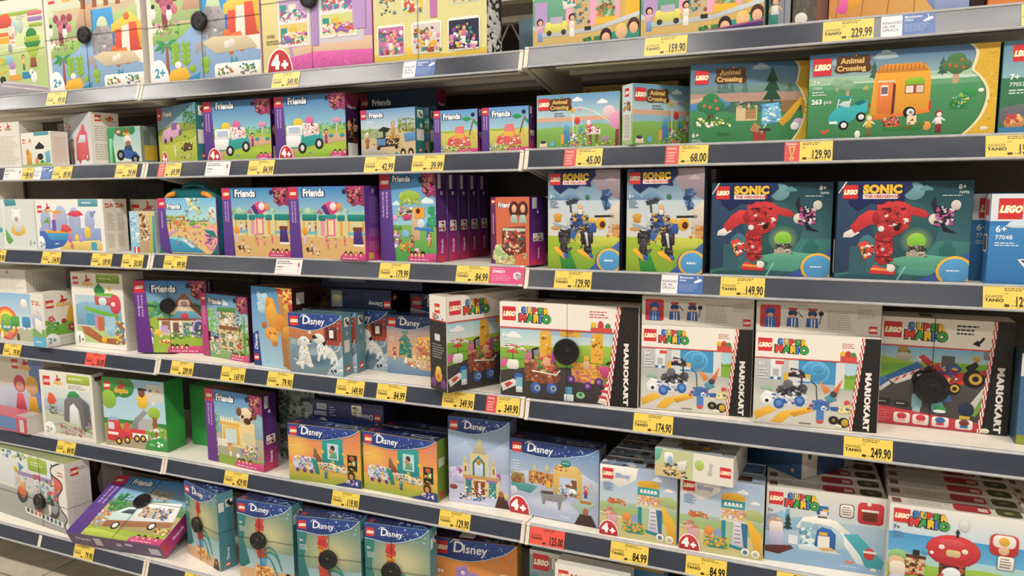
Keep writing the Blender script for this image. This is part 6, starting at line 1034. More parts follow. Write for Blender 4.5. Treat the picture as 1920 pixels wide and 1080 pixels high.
def a_penguin(c):
    c.G(0, 0, 1, .4, 'e2ddd6', 'c8d4da'); c.G(0, .38, 1, .75, 'aec8d8', '9cbdd6'); c.G(0, .72, 1, 1, '8fb4d4', '86aacb'); c.P([(0, .42), (.14, .30), (.2, .40), (.3, .36), (.5, .5), (0, .6)], '8fb8d4'); c.P([(.16, .40), (.17, .28), (.20, .26), (.21, .42)], '6fa4cc')
    c.P([(.26, .50), (.32, .36), (.44, .32), (.60, .36), (.72, .50), (.66, .54), (.56, .44), (.42, .42), (.34, .56)], 'f0eee8'); c.R(.30, .42, .40, .72, '9cc8d4'); c.clut(.3, .5, .42, .74, 30, ['7fb4c4', 'e2ecee', '5f9aac'], .06, 2); c.P([(.60, .52), (.66, .50), (.82, .80), (.84, .90), (.78, .88)], 'e6eaea'); c.P([(.66, .52), (.78, .50), (1, .82), (.98, .92), (.86, .92), (.80, .76)], '3fa8b4'); c.P([(.56, .46), (.66, .54), (.68, .72), (.56, .74)], 'b4d4dc')
    c.P([(.42, .74), (.44, .52), (.48, .46), (.56, .48), (.60, .54), (.60, .74)], '2660a8'); c.R(.45, .58, .55, .74, 'ece8e0'); c.R(.46, .53, .53, .57, 'e8b02a'); c.RR(.43, .18, .53, .30, .02, '2a64b0'); c.R(.46, .25, .52, .30, 'ece8e0'); c.R(.48, .22, .53, .25, 'e8b02a'); c.R(.44, .32, .52, .34, '4a4a4e'); c.P([(.38, .76), (.56, .72), (.64, .78), (.42, .80)], 'caa868')
    c.pine(.19, .56, .22, '24423c'); c.R(.20, .62, .28, .74, 'e0e6ea'); c.RR(.02, .40, .14, .54, .05, 'dcae86'); c.RR(.03, .46, .15, .62, .04, 'eadcd2'); c.RR(.03, .60, .16, .78, .03, 'b8b8d4'); c.P([(0, .80), (.22, .76), (.25, .80), (.12, .90), (0, .88)], '5c2a26'); c.P([(.28, .74), (.4, .7), (.5, .78), (.6, .76), (.66, .8), (.3, .80)], 'd8e4ea')
    c.E(.88, .74, .065, 'c83a3a', .08); c.R(.83, .70, .94, .73, 'ece4dc'); c.E(.72, .88, .05, 'd87a5a', .02)
    c.RR(.62, .12, .74, .30, .03, '6a4a40'); c.RR(.627, .13, .733, .29, .03, 'efe8de'); c.lines(.64, .15, .72, .27, 4, '6a5a50', 4, ); c.RR(.77, .07, .98, .35, .05, 'c8262e'); c.RR(.81, .17, .93, .31, .03, '6a3020'); c.R(.80, .16, .94, .19, 'ece4dc'); c.E(.86, .09, .025, 'e8e4de')
    lego(c, .02, .06, .17); mario_word(c, .16, .045, .20); c.T('7+', .01, .34, .045, '4a5a6a', bold=.02); c.lines(.01, .36, .12, .46, 4, '7f94ac'); c.lines(.64, .93, .85, .95, 1, 'e2ecf4'); seal(c, .92, .94, .035)
def a_mushroom(c):
    c.G(0, 0, 1, .32, 'f0ece4', 'c8dce6'); c.G(0, .32, 1, .55, '3f9ad4', '5fb0dc'); c.G(0, .55, 1, .75, 'a8d4e0', 'b4d0a8'); c.hills(.66, .02, '8fb83c', seed=3); c.E(.08, .6, .1, '8fc07a', .08); c.hills(.86, .02, '6fa334', seed=5); c.clut(0, .8, .9, 1, 60, ['4f8a2c', '76a834', 'b89a5a'], .08, 2)
    c.R(.39, .56, .58, .96, '4a2c24'); c.E(.485, .45, .26, 'b81c28', .18, 24); c.E(.485, .44, .25, 'd02a34', .165, 24); c.E(.47, .36, .13, 'dc4a50', .04, 16); c.E(.40, .42, .03, 'f0e6dc', .028); c.E(.57, .44, .03, 'f0e6dc', .028); c.E(.33, .5, .02, 'f0e6dc'); c.RR(.435, .44, .54, .52, .03, 'd8c48c'); c.R(.36, .55, .61, .60, 'b81c28'); c.E(.485, .74, .10, 'e2ecf0', .1); c.R(.43, .74, .54, .95, 'dfe8ea'); c.clut(.39, .6, .43, .96, 16, ['5a3424', '8a5a3a', 'c8443a'], .04, 3); c.clut(.545, .6, .58, .96, 16, ['5a3424', '8a5a3a', 'c8443a'], .04, 4)
    c.P([(.50, .29), (.50, .24), (.49, .24), (.51, .19), (.53, .24), (.52, .24), (.52, .29)], '2c3438'); c.E(.555, .14, .055, 'd0d4d4', .08); c.E(.55, .14, .04, 'dfe0de', .06); c.R(.14, .58, .28, .78, 'd8c090'); c.clut(.14, .58, .28, .8, 30, ['5a3424', 'a8643a', 'e0c890', 'c8443a'], .05, 3); c.R(.14, .56, .29, .60, '5a3424'); c.R(.19, .50, .24, .56, '2c2c30'); c.E(.28, .50, .03, '4fa0cc', .04)
    c.RR(.01, .60, .13, .76, .06, 'd8b48c'); c.RR(.02, .66, .14, .84, .05, 'e8d8cc'); c.RR(.02, .82, .15, 1.0, .03, 'c0bcd8'); c.R(.66, .74, .82, .96, '8a4a2c'); c.clut(.66, .7, .84, .96, 40, ['5a3424', 'c87a4a', '6a3a8a', 'e0c890'], .05, 4); c.R(.60, .82, .68, .98, 'e8d8a8'); c.E(.63, .92, .05, 'e8b02a')
    c.RR(.74, .18, .94, .42, .06, 'c8262e'); c.RR(.76, .19, .92, .33, .05, 'efe8de'); c.E(.84, .26, .05, 'e8b02a'); c.E(.84, .36, .05, 'e8b890', .05); c.RR(.80, .42, .92, .58, .02, '8a8078'); c.RR(.805, .425, .915, .575, .02, 'efe8de'); c.lines(.82, .44, .90, .56, 4, '6a5a50', 4)
    lego(c, .03, .04, .16); mario_word(c, .15, .035, .19); c.T('7+', .03, .28, .045, '3a4a5a', bold=.02); c.lines(.03, .30, .12, .38, 4, '6f94b4')
def a_toprow(c): c.R(0, 0, 1, 1, 'cdc7bd'); c.R(.02, .3, .09, .8, '7a4a40'); c.lines(.14, .3, .46, .8, 3, 'aaa59c', 2); c.RR(.48, .12, .75, .88, .2, 'a82630'); c.R(.66, .35, .73, .7, 'd0b8b0'); c.RR(.79, .12, .97, .88, .2, '4a4c2c'); c.E(.88, .5, .15, '8a8c5a', .12)
def a_blueybox_top(c): c.R(0, 0, 1, 1, '93a4b8'); c.R(.05, .1, .2, .5, 'a84040'); c.clut(.0, .2, .95, .95, 14, ['6f8098', 'c8ccd0', '3a3a3e', '8f9cae'], .5, 2); c.R(.58, .3, .85, .8, '4a2a24')
def a_bluestar(c): c.R(0, 0, 1, 1, '2f5684'); c.R(.12, .1, .3, .45, 'c8ccc8'); c.clut(.13, .12, .29, .43, 5, ['2c2c30', '8a5a3a'], .1, 2); c.P([(.0, 0), (1, 0), (1, .1), (0, .3)], '28496f'); c.E(.86, .85, .05, 'e0a050')
def a_bluestar_side(c): c.R(0, 0, 1, 1, '3a5f8c'); c.R(0, 0, .28, 1, 'dcd7cd'); c.E(.14, .4, .08, '2f5a3a', .14); c.P([(.28, .3), (.36, .2), (.4, .5), (.34, .7), (.28, .6)], '32537c'); c.clut(.45, .1, .8, .5, 8, ['c8a060', '4a78a8'], .08, 2); c.R(.8, .1, 1, 1, 'b8b4ac')
def a_marvel(c):
    c.G(0, 0, 1, 1, '8aa4a8', 'a8b8bc'); c.R(0, 0, 1, .08, 'd0d0c8'); lego(c, .04, .05, .26); c.T('MARVEL', .27, .24, .15, 'e8e4dc', sx=.8, bold=.07, out='a83a34', ow=.03); c.E(.06, .55, .1, '5f94a4', .2); c.E(.85, .4, .3, '6f8a94', .24); c.lines(.04, .42, .18, .56, 4, '3f6f7c')
def a_whiteletters(c):
    c.R(0, 0, 1, 1, 'ece8e0'); lego(c, .05, .06, .12); c.T('MARVEL', .22, .16, .07, 'c8443a', bold=.06); c.lines(.04, .25, .96, .95, 9, '6f6b66', 4); c.vlines(.5, .3, .9, .9, 6, '8a8680', 3)
def a_blueyellow(c): c.R(0, 0, 1, 1, '3f86b8'); c.R(.0, .10, 1, .2, 'd8b43a'); c.clut(.0, .3, 1, .9, 20, ['5fa4cc', '2f5f8a'], .2, 2)
def a_magentadark(c): c.R(0, 0, 1, 1, '8a2038'); c.E(.3, .5, .2, 'c8404c')
def a_maroonbox(c): c.R(0, 0, 1, 1, '7a1f48'); c.lines(.5, .3, .95, .8, 5, '8f3a60')
def a_greendark(c): c.G(0, 0, 1, .5, '2a7f3c', '2f8a40'); c.R(0, .5, 1, 1, '2f9446')
def a_rightblue(c): c.R(0, 0, 1, 1, '3a6a94'); c.R(0, 0, 1, .25, 'dcd8ce'); lego(c, .06, .04, .16); c.T('8+', .05, .68, .07, 'f0f0f0', bold=.03); c.lines(.05, .72, .35, .84, 3, 'e6ecf0'); c.R(0, .9, 1, 1, '8a8f2c')
def a_brown(c): c.R(0, 0, 1, 1, '6a4a38'); c.clut(.1, .1, .9, .9, 30, ['8a6a4a', '4a3428'], .15, 3)

# ------------------------------------------------------------------ cartons
_CM = {}
def carton_mesh(key, w, h, d, front, side, left, top, base, bot=None):
    if key in _CM: return _CM[key]
    A = Acc()
    bm = bmesh.new()
    bmesh.ops.create_cube(bm, size=1)
    for v in bm.verts: v.co = Vector(((v.co.x+.5)*w, (v.co.y+.5)*d, (v.co.z+.5)*h))
    bmesh.ops.bevel(bm, geom=list(bm.edges), offset=0.0011, segments=1, affect='EDGES')
    bc = lin(base)
    bm.verts.ensure_lookup_table()
    A.v = [tuple(v.co) for v in bm.verts]
    for f in bm.faces: A.f.append(tuple(v.index for v in f.verts)); A.c.append(bc)
    bm.free()
    e = 0.0009
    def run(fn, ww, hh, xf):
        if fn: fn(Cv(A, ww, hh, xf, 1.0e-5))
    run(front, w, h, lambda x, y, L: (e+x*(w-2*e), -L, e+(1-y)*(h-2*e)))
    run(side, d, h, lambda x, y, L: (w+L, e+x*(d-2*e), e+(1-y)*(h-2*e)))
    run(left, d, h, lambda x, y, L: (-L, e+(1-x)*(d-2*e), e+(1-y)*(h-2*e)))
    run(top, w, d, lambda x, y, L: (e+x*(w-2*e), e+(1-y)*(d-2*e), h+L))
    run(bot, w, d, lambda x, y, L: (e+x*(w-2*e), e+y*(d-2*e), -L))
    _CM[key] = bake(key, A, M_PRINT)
    return _CM[key]

BOXES = {}
def carton(prod, label, X, Y, Z, yaw=0.0, group=None, mat=None, tag=None, cable=(True, True), name='toy_box', cat='toy box', **over):
    p = dict(PROD[prod]); p.update(over)
    key = prod if not over else prod+'_'+'_'.join('%s%s' % (k, v) for k, v in over.items() if not callable(v))
    me = carton_mesh(key, p['w'], p['h'], p['d'], p.get('front'), p.get('side'), p.get('left'), p.get('top'), p.get('base', 'e4ded4'), p.get('bot'))
    o = link(name, me, None, (X, Y, Z), (0, 0, radians(yaw)))
    if mat is not None: o.matrix_world = mat
    prop(o, label, cat, group)
    if tag:
        w, h, d = p['w'], p['h'], p['d']
        tx, tz = tag[0]*w, (1-tag[1])*h
        r = tag[2] if len(tag) > 2 else 0.027
        y0 = -0.0022
        TAG.setdefault(round(r, 4), MB().lathe_y([(r*.80, 0), (r, -.003), (r, -.011), (r*.93, -.014), (r*.72, -.0145), (r*.68, -.0128), (r*.25, -.0128), (r*.2, -.0145), (0.0005, -.0145)], 36).mesh('security_tag', [M_BLACK]))
        t = link('security_tag', TAG[round(r, 4)], o, (tx, y0, tz))
        g = 0.0022; cb = MB()
        if cable[0]: cb.tube([(-g, d+g, tz), (-g, -g, tz), (w+g, -g, tz), (w+g, d+g, tz), (-g, d+g, tz)], .0006)
        if cable[1]: cb.tube([(tx, d+g, -.0), (tx, d+g, h+g), (tx, -g, h+g), (tx, -g, .002)], .0006)
        if any(cable): cb.obj('tag_cable', M_CABLE, o)
    return o
TAG = {}

PROD = {
 'park': dict(w=.41, h=.33, d=.09, front=a_park), 'zoo': dict(w=.452, h=.345, d=.10, front=a_zoo),
 'dollhouse': dict(w=.384, h=.34, d=.10, front=a_dollhouse, base='c9589c'), 'dollback': dict(w=.344, h=.34, d=.095, front=a_dollback, side=lambda c: (c.R(0, 0, 1, 1, '2a2422'), c.clut(.1, .5, .9, .95, 60, ['e6e2dc', '2a2422', 'e6e2dc'], .10, 3))),
 'street': dict(w=.272, h=.27, d=.08, front=a_street, base='6fae8e'), 'mall': dict(w=.277, h=.27, d=.08, front=a_mall, base='8fae8a'),
 'tealend': dict(w=.046, h=.26, d=.10, front=a_teal_end, base='8f939a'), 'stones': dict(w=.074, h=.27, d=.12, front=a_castlegrey, base='5c594e'),
 'planks': dict(w=.262, h=.27, d=.08, front=a_planks, base='2c1416', side=a_maroon), 'orange': dict(w=.26, h=.27, d=.07, front=a_orange, base='d8863a'), 'maroon': dict(w=.028, h=.26, d=.07, front=a_maroon, base='2c1416'),
 'bluegrey': dict(w=.16, h=.150, d=.10, front=None, base='7d9db4'),
 'whiteinfo': dict(w=.20, h=.164, d=.09, front=a_white_info, side=a_white_side), 'smallzoo': dict(w=.191, h=.12, d=.06, front=a_smallzoo, side=a_white_side),
 'redtruck': dict(w=.285, h=.175, d=.09, front=a_redtruck, side=a_white_side_logo), 'police': dict(w=.15, h=.124, d=.068, front=a_police, side=lambda c: (c.R(0, 0, 1, 1, '7f8f8a'), c.R(.2, .1, .6, .5, '5f6f70'), c.R(.2, .5, 1, .9, 'c8a82c'))),
 'buggy': dict(w=.275, h=.183, d=.045, front=a_buggy, side=a_tealspine, base='2f7a7a'), 'icetruck': dict(w=.26, h=.182, d=.06, front=a_icetruck, side=a_friends_dark, base='3c1a4e'),
 'cart': dict(w=.19, h=.128, d=.045, front=a_beachcart, side=a_tealspine, base='2f7a7a'), 'playground': dict(w=.134, h=.115, d=.045, front=a_playground, side=a_friends_spine2, base='4a2168'),
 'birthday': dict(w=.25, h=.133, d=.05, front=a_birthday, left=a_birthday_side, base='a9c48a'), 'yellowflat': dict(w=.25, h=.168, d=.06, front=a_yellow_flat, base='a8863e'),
 'tent': dict(w=.26, h=.182, d=.06, front=a_tent, base='3f6f60'), 'caravan': dict(w=.354, h=.183, d=.07, front=a_caravan, base='3c7c4c'), 'picnic': dict(w=.26, h=.183, d=.06, front=a_picnic, base='3c7c6c'),
 'bath': dict(w=.26, h=.183, d=.07, front=a_bath), 'leafy': dict(w=.2, h=.026, d=.13, front=lambda c: c.R(0, 0, 1, 1, 'b9b79c'), top=lambda c: c.R(0, 0, 1, 1, 'a9ac90')),
 'boat': dict(w=.355, h=.182, d=.092, front=a_boat, side=a_double_spine), 'princess': dict(w=.117, h=.14, d=.06, front=a_princess), 'biglogo': dict(w=.19, h=.18, d=.08, front=a_big_logo), 'greyboard': dict(w=.35, h=.24, d=.08, front=a_dark_board, base='5a5550'),
 'stadium': dict(w=.278, h=.213, d=.078, front=a_stadium, side=a_friends_spine, base='5a2f86'), 'treehouse': dict(w=.19, h=.245, d=.055, front=a_treehouse, side=a_friends_spine2, base='3a1a58'), 'shop': dict(w=.134, h=.18, d=.07, front=a_shop, side=a_friends_spine2, base='5a2168'),
 'cyclone': dict(w=.19, h=.2505, d=.06, front=a_cyclone, side=lambda c: (c.R(0, 0, 1, 1, '2a2f3c'), c.vlines(.2, .1, .8, .9, 4, '4a5060')), base='2a2f3c'), 'redmech': dict(w=.262, h=.214, d=.06, front=a_redmech, left=lambda c: (c.R(0, 0, 1, 1, '23303c'), c.R(.2, .6, .8, .95, 'c9c3b8')), base='1f3440'),
 'seaplane': dict(w=.26, h=.186, d=.06, front=a_boatblue, left=lambda c: (c.R(0, 0, 1, .3, 'c4ccd4'), c.R(0, .3, 1, 1, '2f6fa8'), c.R(.15, .45, .8, .65, 'dfe0dc'), c.R(.25, .47, .7, .63, '5f4a44'), c.R(.2, .06, .8, .24, 'b8302c')), base='2f78b4'),
 'flatwhite': dict(w=.30, h=.085, d=.16, front=a_white_info, side=a_white_side, base='d8d2c8'), 'train': dict(w=.26, h=.19, d=.08, front=a_train), 'pighouse': dict(w=.118, h=.197, d=.075, front=a_pighouse, left=a_pigspine),
 'tallduplo': dict(w=.259, h=.276, d=.089, front=a_tallduplo, side=a_white_side), 'house': dict(w=.262, h=.253, d=.05, front=a_friendshouse, base='2c1030', side=a_friends_spine2), 'hotel': dict(w=.24, h=.216, d=.035, front=a_hotel, base='4a1a3c'),
 'lion': dict(w=.178, h=.256, d=.085, front=a_lion, side=lambda c: (c.R(0, 0, 1, 1, '33181c'), c.R(.2, .06, .6, .2, 'd8d2cc'), c.R(.5, .26, .95, .36, 'b8a89a')), base='33181c'),
 'puppies': dict(w=.19, h=.186, d=.05, front=a_puppies, side=a_teal_side_paper, base='4f6f7c'), 'puppies2': dict(w=.19, h=.186, d=.05, front=a_puppies, side=a_teal_side, base='4f6f7c'),
 'island': dict(w=.19, h=.18, d=.06, front=a_island, base='2a4070'), 'kartbig': dict(w=.37, h=.259, d=.083, front=a_kartbig, left=a_kartside, base='e0dad0', top=lambda c: (c.R(0, 0, 1, 1, 'cfc8be'), c.R(.1, .3, .3, .7, '6a3030'), c.lines(.4, .4, .8, .8, 2, '8a847c'))),
 'pit': dict(w=.266, h=.216, d=.08, front=a_pit), 'pitinfo': dict(w=.266, h=.072, d=.21, front=a_pitinfo, base='d8d2c8'), 'redkart': dict(w=.262, h=.256, d=.08, front=a_kartred, base='3a3436', top=lambda c: (c.R(0, 0, 1, 1, 'b9b2a8'), c.R(.3, .2, .4, .8, '2a2628'))),
 'rightblue': dict(w=.26, h=.20, d=.08, front=a_rightblue, base='2f4a5c'),
 'girls': dict(w=.28, h=.275, d=.08, front=a_girls, side=a_white_side), 'pinkflat': dict(w=.28, h=.067, d=.062, front=a_pinkflat, side=lambda c: (c.R(0, 0, 1, 1, 'ded8d0')), top=lambda c: (c.R(0, 0, 1, 1, 'c8606e'), c.R(.76, 0, 1, 1, 'b8b8b4')), base='c4485e'),
 'tunnel': dict(w=.268, h=.256, d=.05, front=a_tunnel, side=lambda c: (c.R(0, 0, 1, 1, 'ddd7cd'), c.R(.2, .04, .9, .1, '7a3438')), top=lambda c: c.R(0, 0, 1, 1, '6f695c')), 'firetruck': dict(w=.284, h=.252, d=.086, front=a_fireduplo, side=a_green_side, base='2f8a40', top=lambda c: (c.R(0, 0, 1, 1, '3c4a30'), c.clut(.1, .1, .9, .9, 20, ['5a5c40', '2c3a24'], .2, 2))),
 'greenend': dict(w=.16, h=.22, d=.08, front=a_greendark, base='2f8a40'), 'pug': dict(w=.262, h=.252, d=.06, front=a_pug, side=a_friends_spine2, base='4a1a4a', top=lambda c: (c.R(0, 0, 1, 1, '2c1420'), c.R(.05, .3, .3, .8, '7a2a3c'))),
 'mural': dict(w=.15, h=.245, d=.07, front=a_mural, base='4f5c58'), 'navystack': dict(w=.258, h=.058, d=.19, front=a_navy_spine, base='262c4c'), 'navyslim': dict(w=.24, h=.05, d=.19, front=lambda c: (c.R(0, 0, 1, 1, '1f2748'), c.R(.08, .2, .45, .6, '4f6a7a')), base='1c2340'),
 'navycorner': dict(w=.22, h=.062, d=.19, front=lambda c: (c.R(0, 0, 1, 1, '1f2c54'), c.R(.02, .1, .2, .95, '8fa4a4'), c.E(.11, .5, .25, 'c8b88a'), c.lines(.3, .15, .5, .4, 3, '3a4a7a'), c.lines(.55, .15, .8, .4, 3, '3a4a7a'), c.T('Disney', .86, .62, .2, 'e6e8f0', rot=180, bold=.02), lego(c, .88, .55, .36)), side=lambda c: (c.R(0, 0, 1, 1, '161a26'), lego(c, .05, .2, .35), c.E(.6, .5, .3, '2a2f3c')), base='1c2340'),
 'frame': dict(w=.26, h=.183, d=.06, front=a_frame, side=a_greenside, base='6f8f2c', top=a_navy_top_bar), 'castle': dict(w=.19, h=.256, d=.06, front=a_castle, base='7f94b4', top=a_navy_top_bar), 'sleigh': dict(w=.262, h=.217, d=.06, front=a_sled, side=lambda c: (c.R(0, 0, 1, 1, '5a6478'), c.vlines(.2, .3, .8, .9, 4, '7a8498')), base='5a6478', top=a_navy_top_bar),
 'playtower': dict(w=.2, h=.191, d=.065, front=a_playtower, base='d4d0c4', top=a_blueybox_top), 'bluespine': dict(w=.191, h=.072, d=.19, front=a_bluespine, base='e0dcd0', top=lambda c: (c.R(0, 0, 1, 1, 'a9a69a'), c.R(0, 0, 1, 1, 'a3aab0'), c.clut(.3, .1, .95, .9, 18, ['6a5a3a', 'b8862c', '4a5a6a', '8a8f94'], .3, 2))),
 'bluestar': dict(w=.2, h=.098, d=.185, front=a_bluestar_side, left=a_bluestar, base='2f5684'), 'penguin': dict(w=.262, h=.187, d=.055, front=a_penguin, base='d4d0c8', top=a_toprow), 'mushroom': dict(w=.262, h=.2, d=.055, front=a_mushroom, base='d4d0c8', top=a_toprow), 'maroonbox': dict(w=.10, h=.21, d=.10, front=a_maroonbox, base='7a1f48'),
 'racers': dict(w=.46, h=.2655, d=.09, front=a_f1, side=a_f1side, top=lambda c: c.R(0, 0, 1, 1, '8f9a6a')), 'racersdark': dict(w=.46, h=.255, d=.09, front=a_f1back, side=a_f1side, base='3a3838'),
 'vet': dict(w=.395, h=.270, d=.058, front=a_ambulance, side=lambda c: (c.G(0, 0, 1, 1, '5a2f86', 'd0307c'), c.T('Friends', .62, .80, .05, 'f3e6f0', rot=90, bold=.03), c.R(.3, .9, .7, .97, 'c83a3a')), bot=lambda c: (c.R(0, 0, 1, 1, '6a5478'), c.T('Friends', .08, .5, .25, 'cfc4da', bold=.03), c.R(.28, .15, .36, .8, 'cfc8d2'), c.R(.52, .3, .58, .6, 'b8aec4'), c.R(.62, .2, .70, .4, 'd8d2e0'), c.R(.86, .3, .97, .85, 'cfcad8')), base='5f3a92'),
 'tower': dict(w=.205, h=.261, d=.057, front=a_tower, side=a_sea_side, base='4f8a94', top=a_navy_top), 'orchid': dict(w=.262, h=.2, d=.06, front=a_orchid, side=lambda c: (c.GH(0, 0, 1, 1, 'c8862e', '6f8f2c'), c.T('9+', .4, .2, .06, 'f0ece0')), base='b8742c', top=lambda c: (c.R(0, 0, 1, 1, '241f44'), c.R(.3, .2, .48, .8, 'd6d2cc'), c.R(.52, .3, .6, .6, 'a83a3a'), c.clut(.6, .2, .95, .9, 8, ['8a7ab0', '5f8f9a'], .3, 2))),
 'heroes': dict(w=.25, h=.19, d=.06, front=a_marvel, base='8aa4a8'), 'heroback': dict(w=.2, h=.215, d=.06, front=a_whiteletters, base='dcd8d0'), 'blueyellow': dict(w=.13, h=.25, d=.06, front=a_blueyellow, base='3f86b8'), 'magenta': dict(w=.12, h=.215, d=.06, front=a_magentadark, base='5a2030'),
 'brown': dict(w=.17, h=.25, d=.09, front=a_brown, base='4a3428'),
}

# ------------------------------------------------------------------ the room
link('floor', MB().box((-9, -7.5, -.05), (8, 9, 0)).mesh('floor', [floor_material()]))['kind'] = 'structure'
link('ceiling', MB().box((-9, -7.5, 3.95), (8, 9, 4.03)).mesh('ceiling', [M_CEIL]))['kind'] = 'structure'
link('wall_back', MB().box((-9, 9, 0), (8, 9.1, 3.95)).mesh('wall_back', [M_WALL]))['kind'] = 'structure'
def roof_girder():
    g = prop(link('roof_truss', None, None, (-3.6, 5.4, 0)), 'pale steel roof truss with crossing diagonals, seen through the gap above the top shelf', 'roof truss')
    MB().box((-4, -.05, 3.14), (4, .05, 3.20)).obj('top_chord', M_BEAM, g)
    MB().box((-4, -.05, 2.66), (4, .05, 2.72)).obj('bottom_chord', M_BEAM, g)
    d = MB()
    for i in range(16):
        x = -4+.5*i
        d.tube([(x, 0, 2.70), (x+.25, 0, 3.16), (x+.5, 0, 2.70)], .016)
    d.obj('diagonal_web', M_BEAM, g)
roof_girder()
for i, (y, z, t) in enumerate(((4.0, 2.98, .05), (7.2, 3.70, .12))):
    prop(MB().box((-8, y, z), (2, y+.12, z+t)).obj('ceiling_beam', M_BEAM), ('thin beige ceiling beam nearest above the top shelf gap', 'broad beige ceiling beam far behind the roof truss')[i], 'beam')
prop(MB().box((-.08, -.08, 0), (.08, .08, 3.95)).obj('pillar', M_BEAM, None, False, 0, (-1.72, 4.9, 0)), 'beige square pillar standing behind the shelving, glimpsed over the top shelf', 'pillar')

# ------------------------------------------------------------------ shelving
BAYX = {'L': (-2.66, -1.33), 'M': (-1.33, 0.0), 'R': (0.0, 1.33)}
BAYN = {'L': 'left bay', 'M': 'middle bay', 'R': 'right bay'}
ZS = {'L': [1.7498, 1.4998, 1.2023, .8480, .5026], 'M': [1.7475, 1.4994, 1.2039, .8530, .5040], 'R': [1.7530, 1.5030, 1.1989, .8501, .5029]}
BASEZ = .181
RAILP = [(.006, .001), (-.002, .001), (-.0035, -.001), (-.0035, -.0035), (-.0018, -.005), (-.0142, -.0462), (-.0175, -.0475), (-.0180, -.0500), (-.0165, -.0525), (-.006, -.0535), (.006, -.050)]
RAILM = [1, 1, 1, 1, 0, 1, 1, 1, 0, 0, 0]
TILT = -math.atan2(.0124, .0412)
ORD = ['top', 'second from top', 'third from top', 'fourth from top', 'fifth from top']
def shelf(bay, i):
    x0, x1 = BAYX[bay]; z = ZS[bay][i] if i < 5 else BASEZ
    yf = 0 if i < 5 else -.10
    what = {0: 'full of large boxes', 1: 'below the top one', 2: 'at eye height', 3: 'with cream top showing', 4: 'above the lowest row'}.get(i, '')
    lab = ('%s cream shelf in the %s, %s' % (ORD[i].capitalize(), BAYN[bay], what)) if i < 5 else 'lowest cream base shelf just above the floor in the %s' % BAYN[bay]
    s = prop(link('store_shelf', None, None, ((x0+x1)/2, yf, z)), lab, 'shelf', 'shelves of the store shelving')
    hw = (x1-x0)/2
    b = MB().box((-hw+.002, .006, -.030), (hw-.002, .468-yf, -.0012))
    for k in range(3): b.box((-hw+.05, .09+.11*k, -.041), (hw-.05, .13+.11*k, -.030))
    b.obj('shelf_board', M_CREAM, s)
    r = MB().prism(RAILP, -hw+.013, hw-.013, RAILM)
    r.box((-hw+.013, .004, -.0508), (hw-.013, .0075, .0005))
    r.obj('price_rail', [M_RAIL, M_TRIM], s)
    for sg in (-1, 1):
        e = MB().prism([(y-.0012 if y < 0 else y, q) for y, q in RAILP], -.0052, .0052)
        e.obj('end_cap', M_CAP, s, False, 0, (sg*(hw-.0072), 0, 0))
        if i < 5:
            MB().prism([(.008, -.030), (.008, -.045), (.20, -.078), (.466, -.115), (.466, -.030)], -.0015, .0015).obj('bracket', M_CREAM, s, False, 0, (sg*(hw-.006), 0, 0))
    if i == 5: MB().box((-hw+.002, .20, -.1805), (hw-.002, .215, -.031)).obj('kick_plate', M_POST, s)
for b in 'LMR':
    for i in range(6): shelf(b, i)
    x0, x1 = BAYX[b]
    p = MB()
    for k, (za, zb) in enumerate(((.02, .36), (.362, .71), (.712, 1.06), (1.062, 1.38), (1.382, 1.68), (1.682, 1.75))): p.box((x0+.002, .479, za), (x1-.002, .492, zb))
    prop(p.obj('back_panel', M_BACK), 'dark ribbed back panel behind the shelves of the %s' % BAYN[b], 'panel', 'back panels of the shelving')
for x, lab in ((-2.66, 'at the far left end'), (-1.33, 'between the left and middle bays'), (0, 'between the middle and right bays'), (1.33, 'at the right end')):
    p = MB().box((x-.015, .4695, 0), (x+.015, .4785, 1.755))
    for k in range(56): p.box((x-.009, .4690, .05+.03*k), (x-.005, .4696, .068+.03*k), 1).box((x+.005, .4690, .05+.03*k), (x+.009, .4696, .068+.03*k), 1)
    prop(p.obj('upright_post', [M_POST, M_BLACK]), 'slotted dark steel upright %s' % lab, 'post', 'uprights of the shelving')

# ------------------------------------------------------------------ the goods
def G(prod, bay, i, label, X, Y, yaw=0.0, group=None, dz=0, **k):
    z = (ZS[bay][i] if i < 5 else BASEZ) - .0010
    return carton(prod, label, X, Y, z+dz, yaw, group, **k)

# top shelf
G('park', 'L', 0, 'large pale green box with a striped green toy tree, leftmost on the top shelf', -2.200, .015)
g = 'toy animal boxes on the top shelf'
G('zoo', 'L', 0, 'big toy animal box with 2+ mark, standing directly right of the striped tree box', -1.783, .015, 0, g, tag=(.44, .49, .028))
G('zoo', 'M', 0, 'big toy animal box with 2+ mark, standing directly left of the pink 4+ dollhouse box', -1.303, .015, 0, g, tag=(.50, .53, .029), h=.372)
G('dollhouse', 'M', 0, 'tall pink and lilac dollhouse box with a red 4+ mark on the top shelf', -.843, .015, tag=(.47, .41, .030))
G('dollback', 'M', 0, 'pale green dollhouse box turned to show its back with three room photos', -.455, .015, tag=(.41, .40, .020))
g = 'pink shopping street boxes'
G('street', 'R', 0, 'pink shopping street box directly right of the gap on the top shelf', .016, .014, 0, g)
G('mall', 'R', 0, 'pink shopping street box with purple lower corner, right one of the pair', .291, .010, 0, g)
G('tealend', 'R', 0, 'narrow teal and grey end of a box beside the pink street boxes', .575, .035)
G('stones', 'R', 0, 'dark grey stone-patterned box between the teal end and the wood-plank box', .624, .05)
G('planks', 'R', 0, 'honey brown wood-plank box with a pink heart on the top shelf', .699, .015)
G('maroon', 'R', 0, 'dark maroon box end squeezed right of the wood-plank box', .9625, .03)
G('orange', 'R', 0, 'orange box at the right end of the top shelf', .993, .015)
G('bluegrey', 'M', 0, 'plain blue-grey box set back in the gap of the top shelf', -.140, .30)

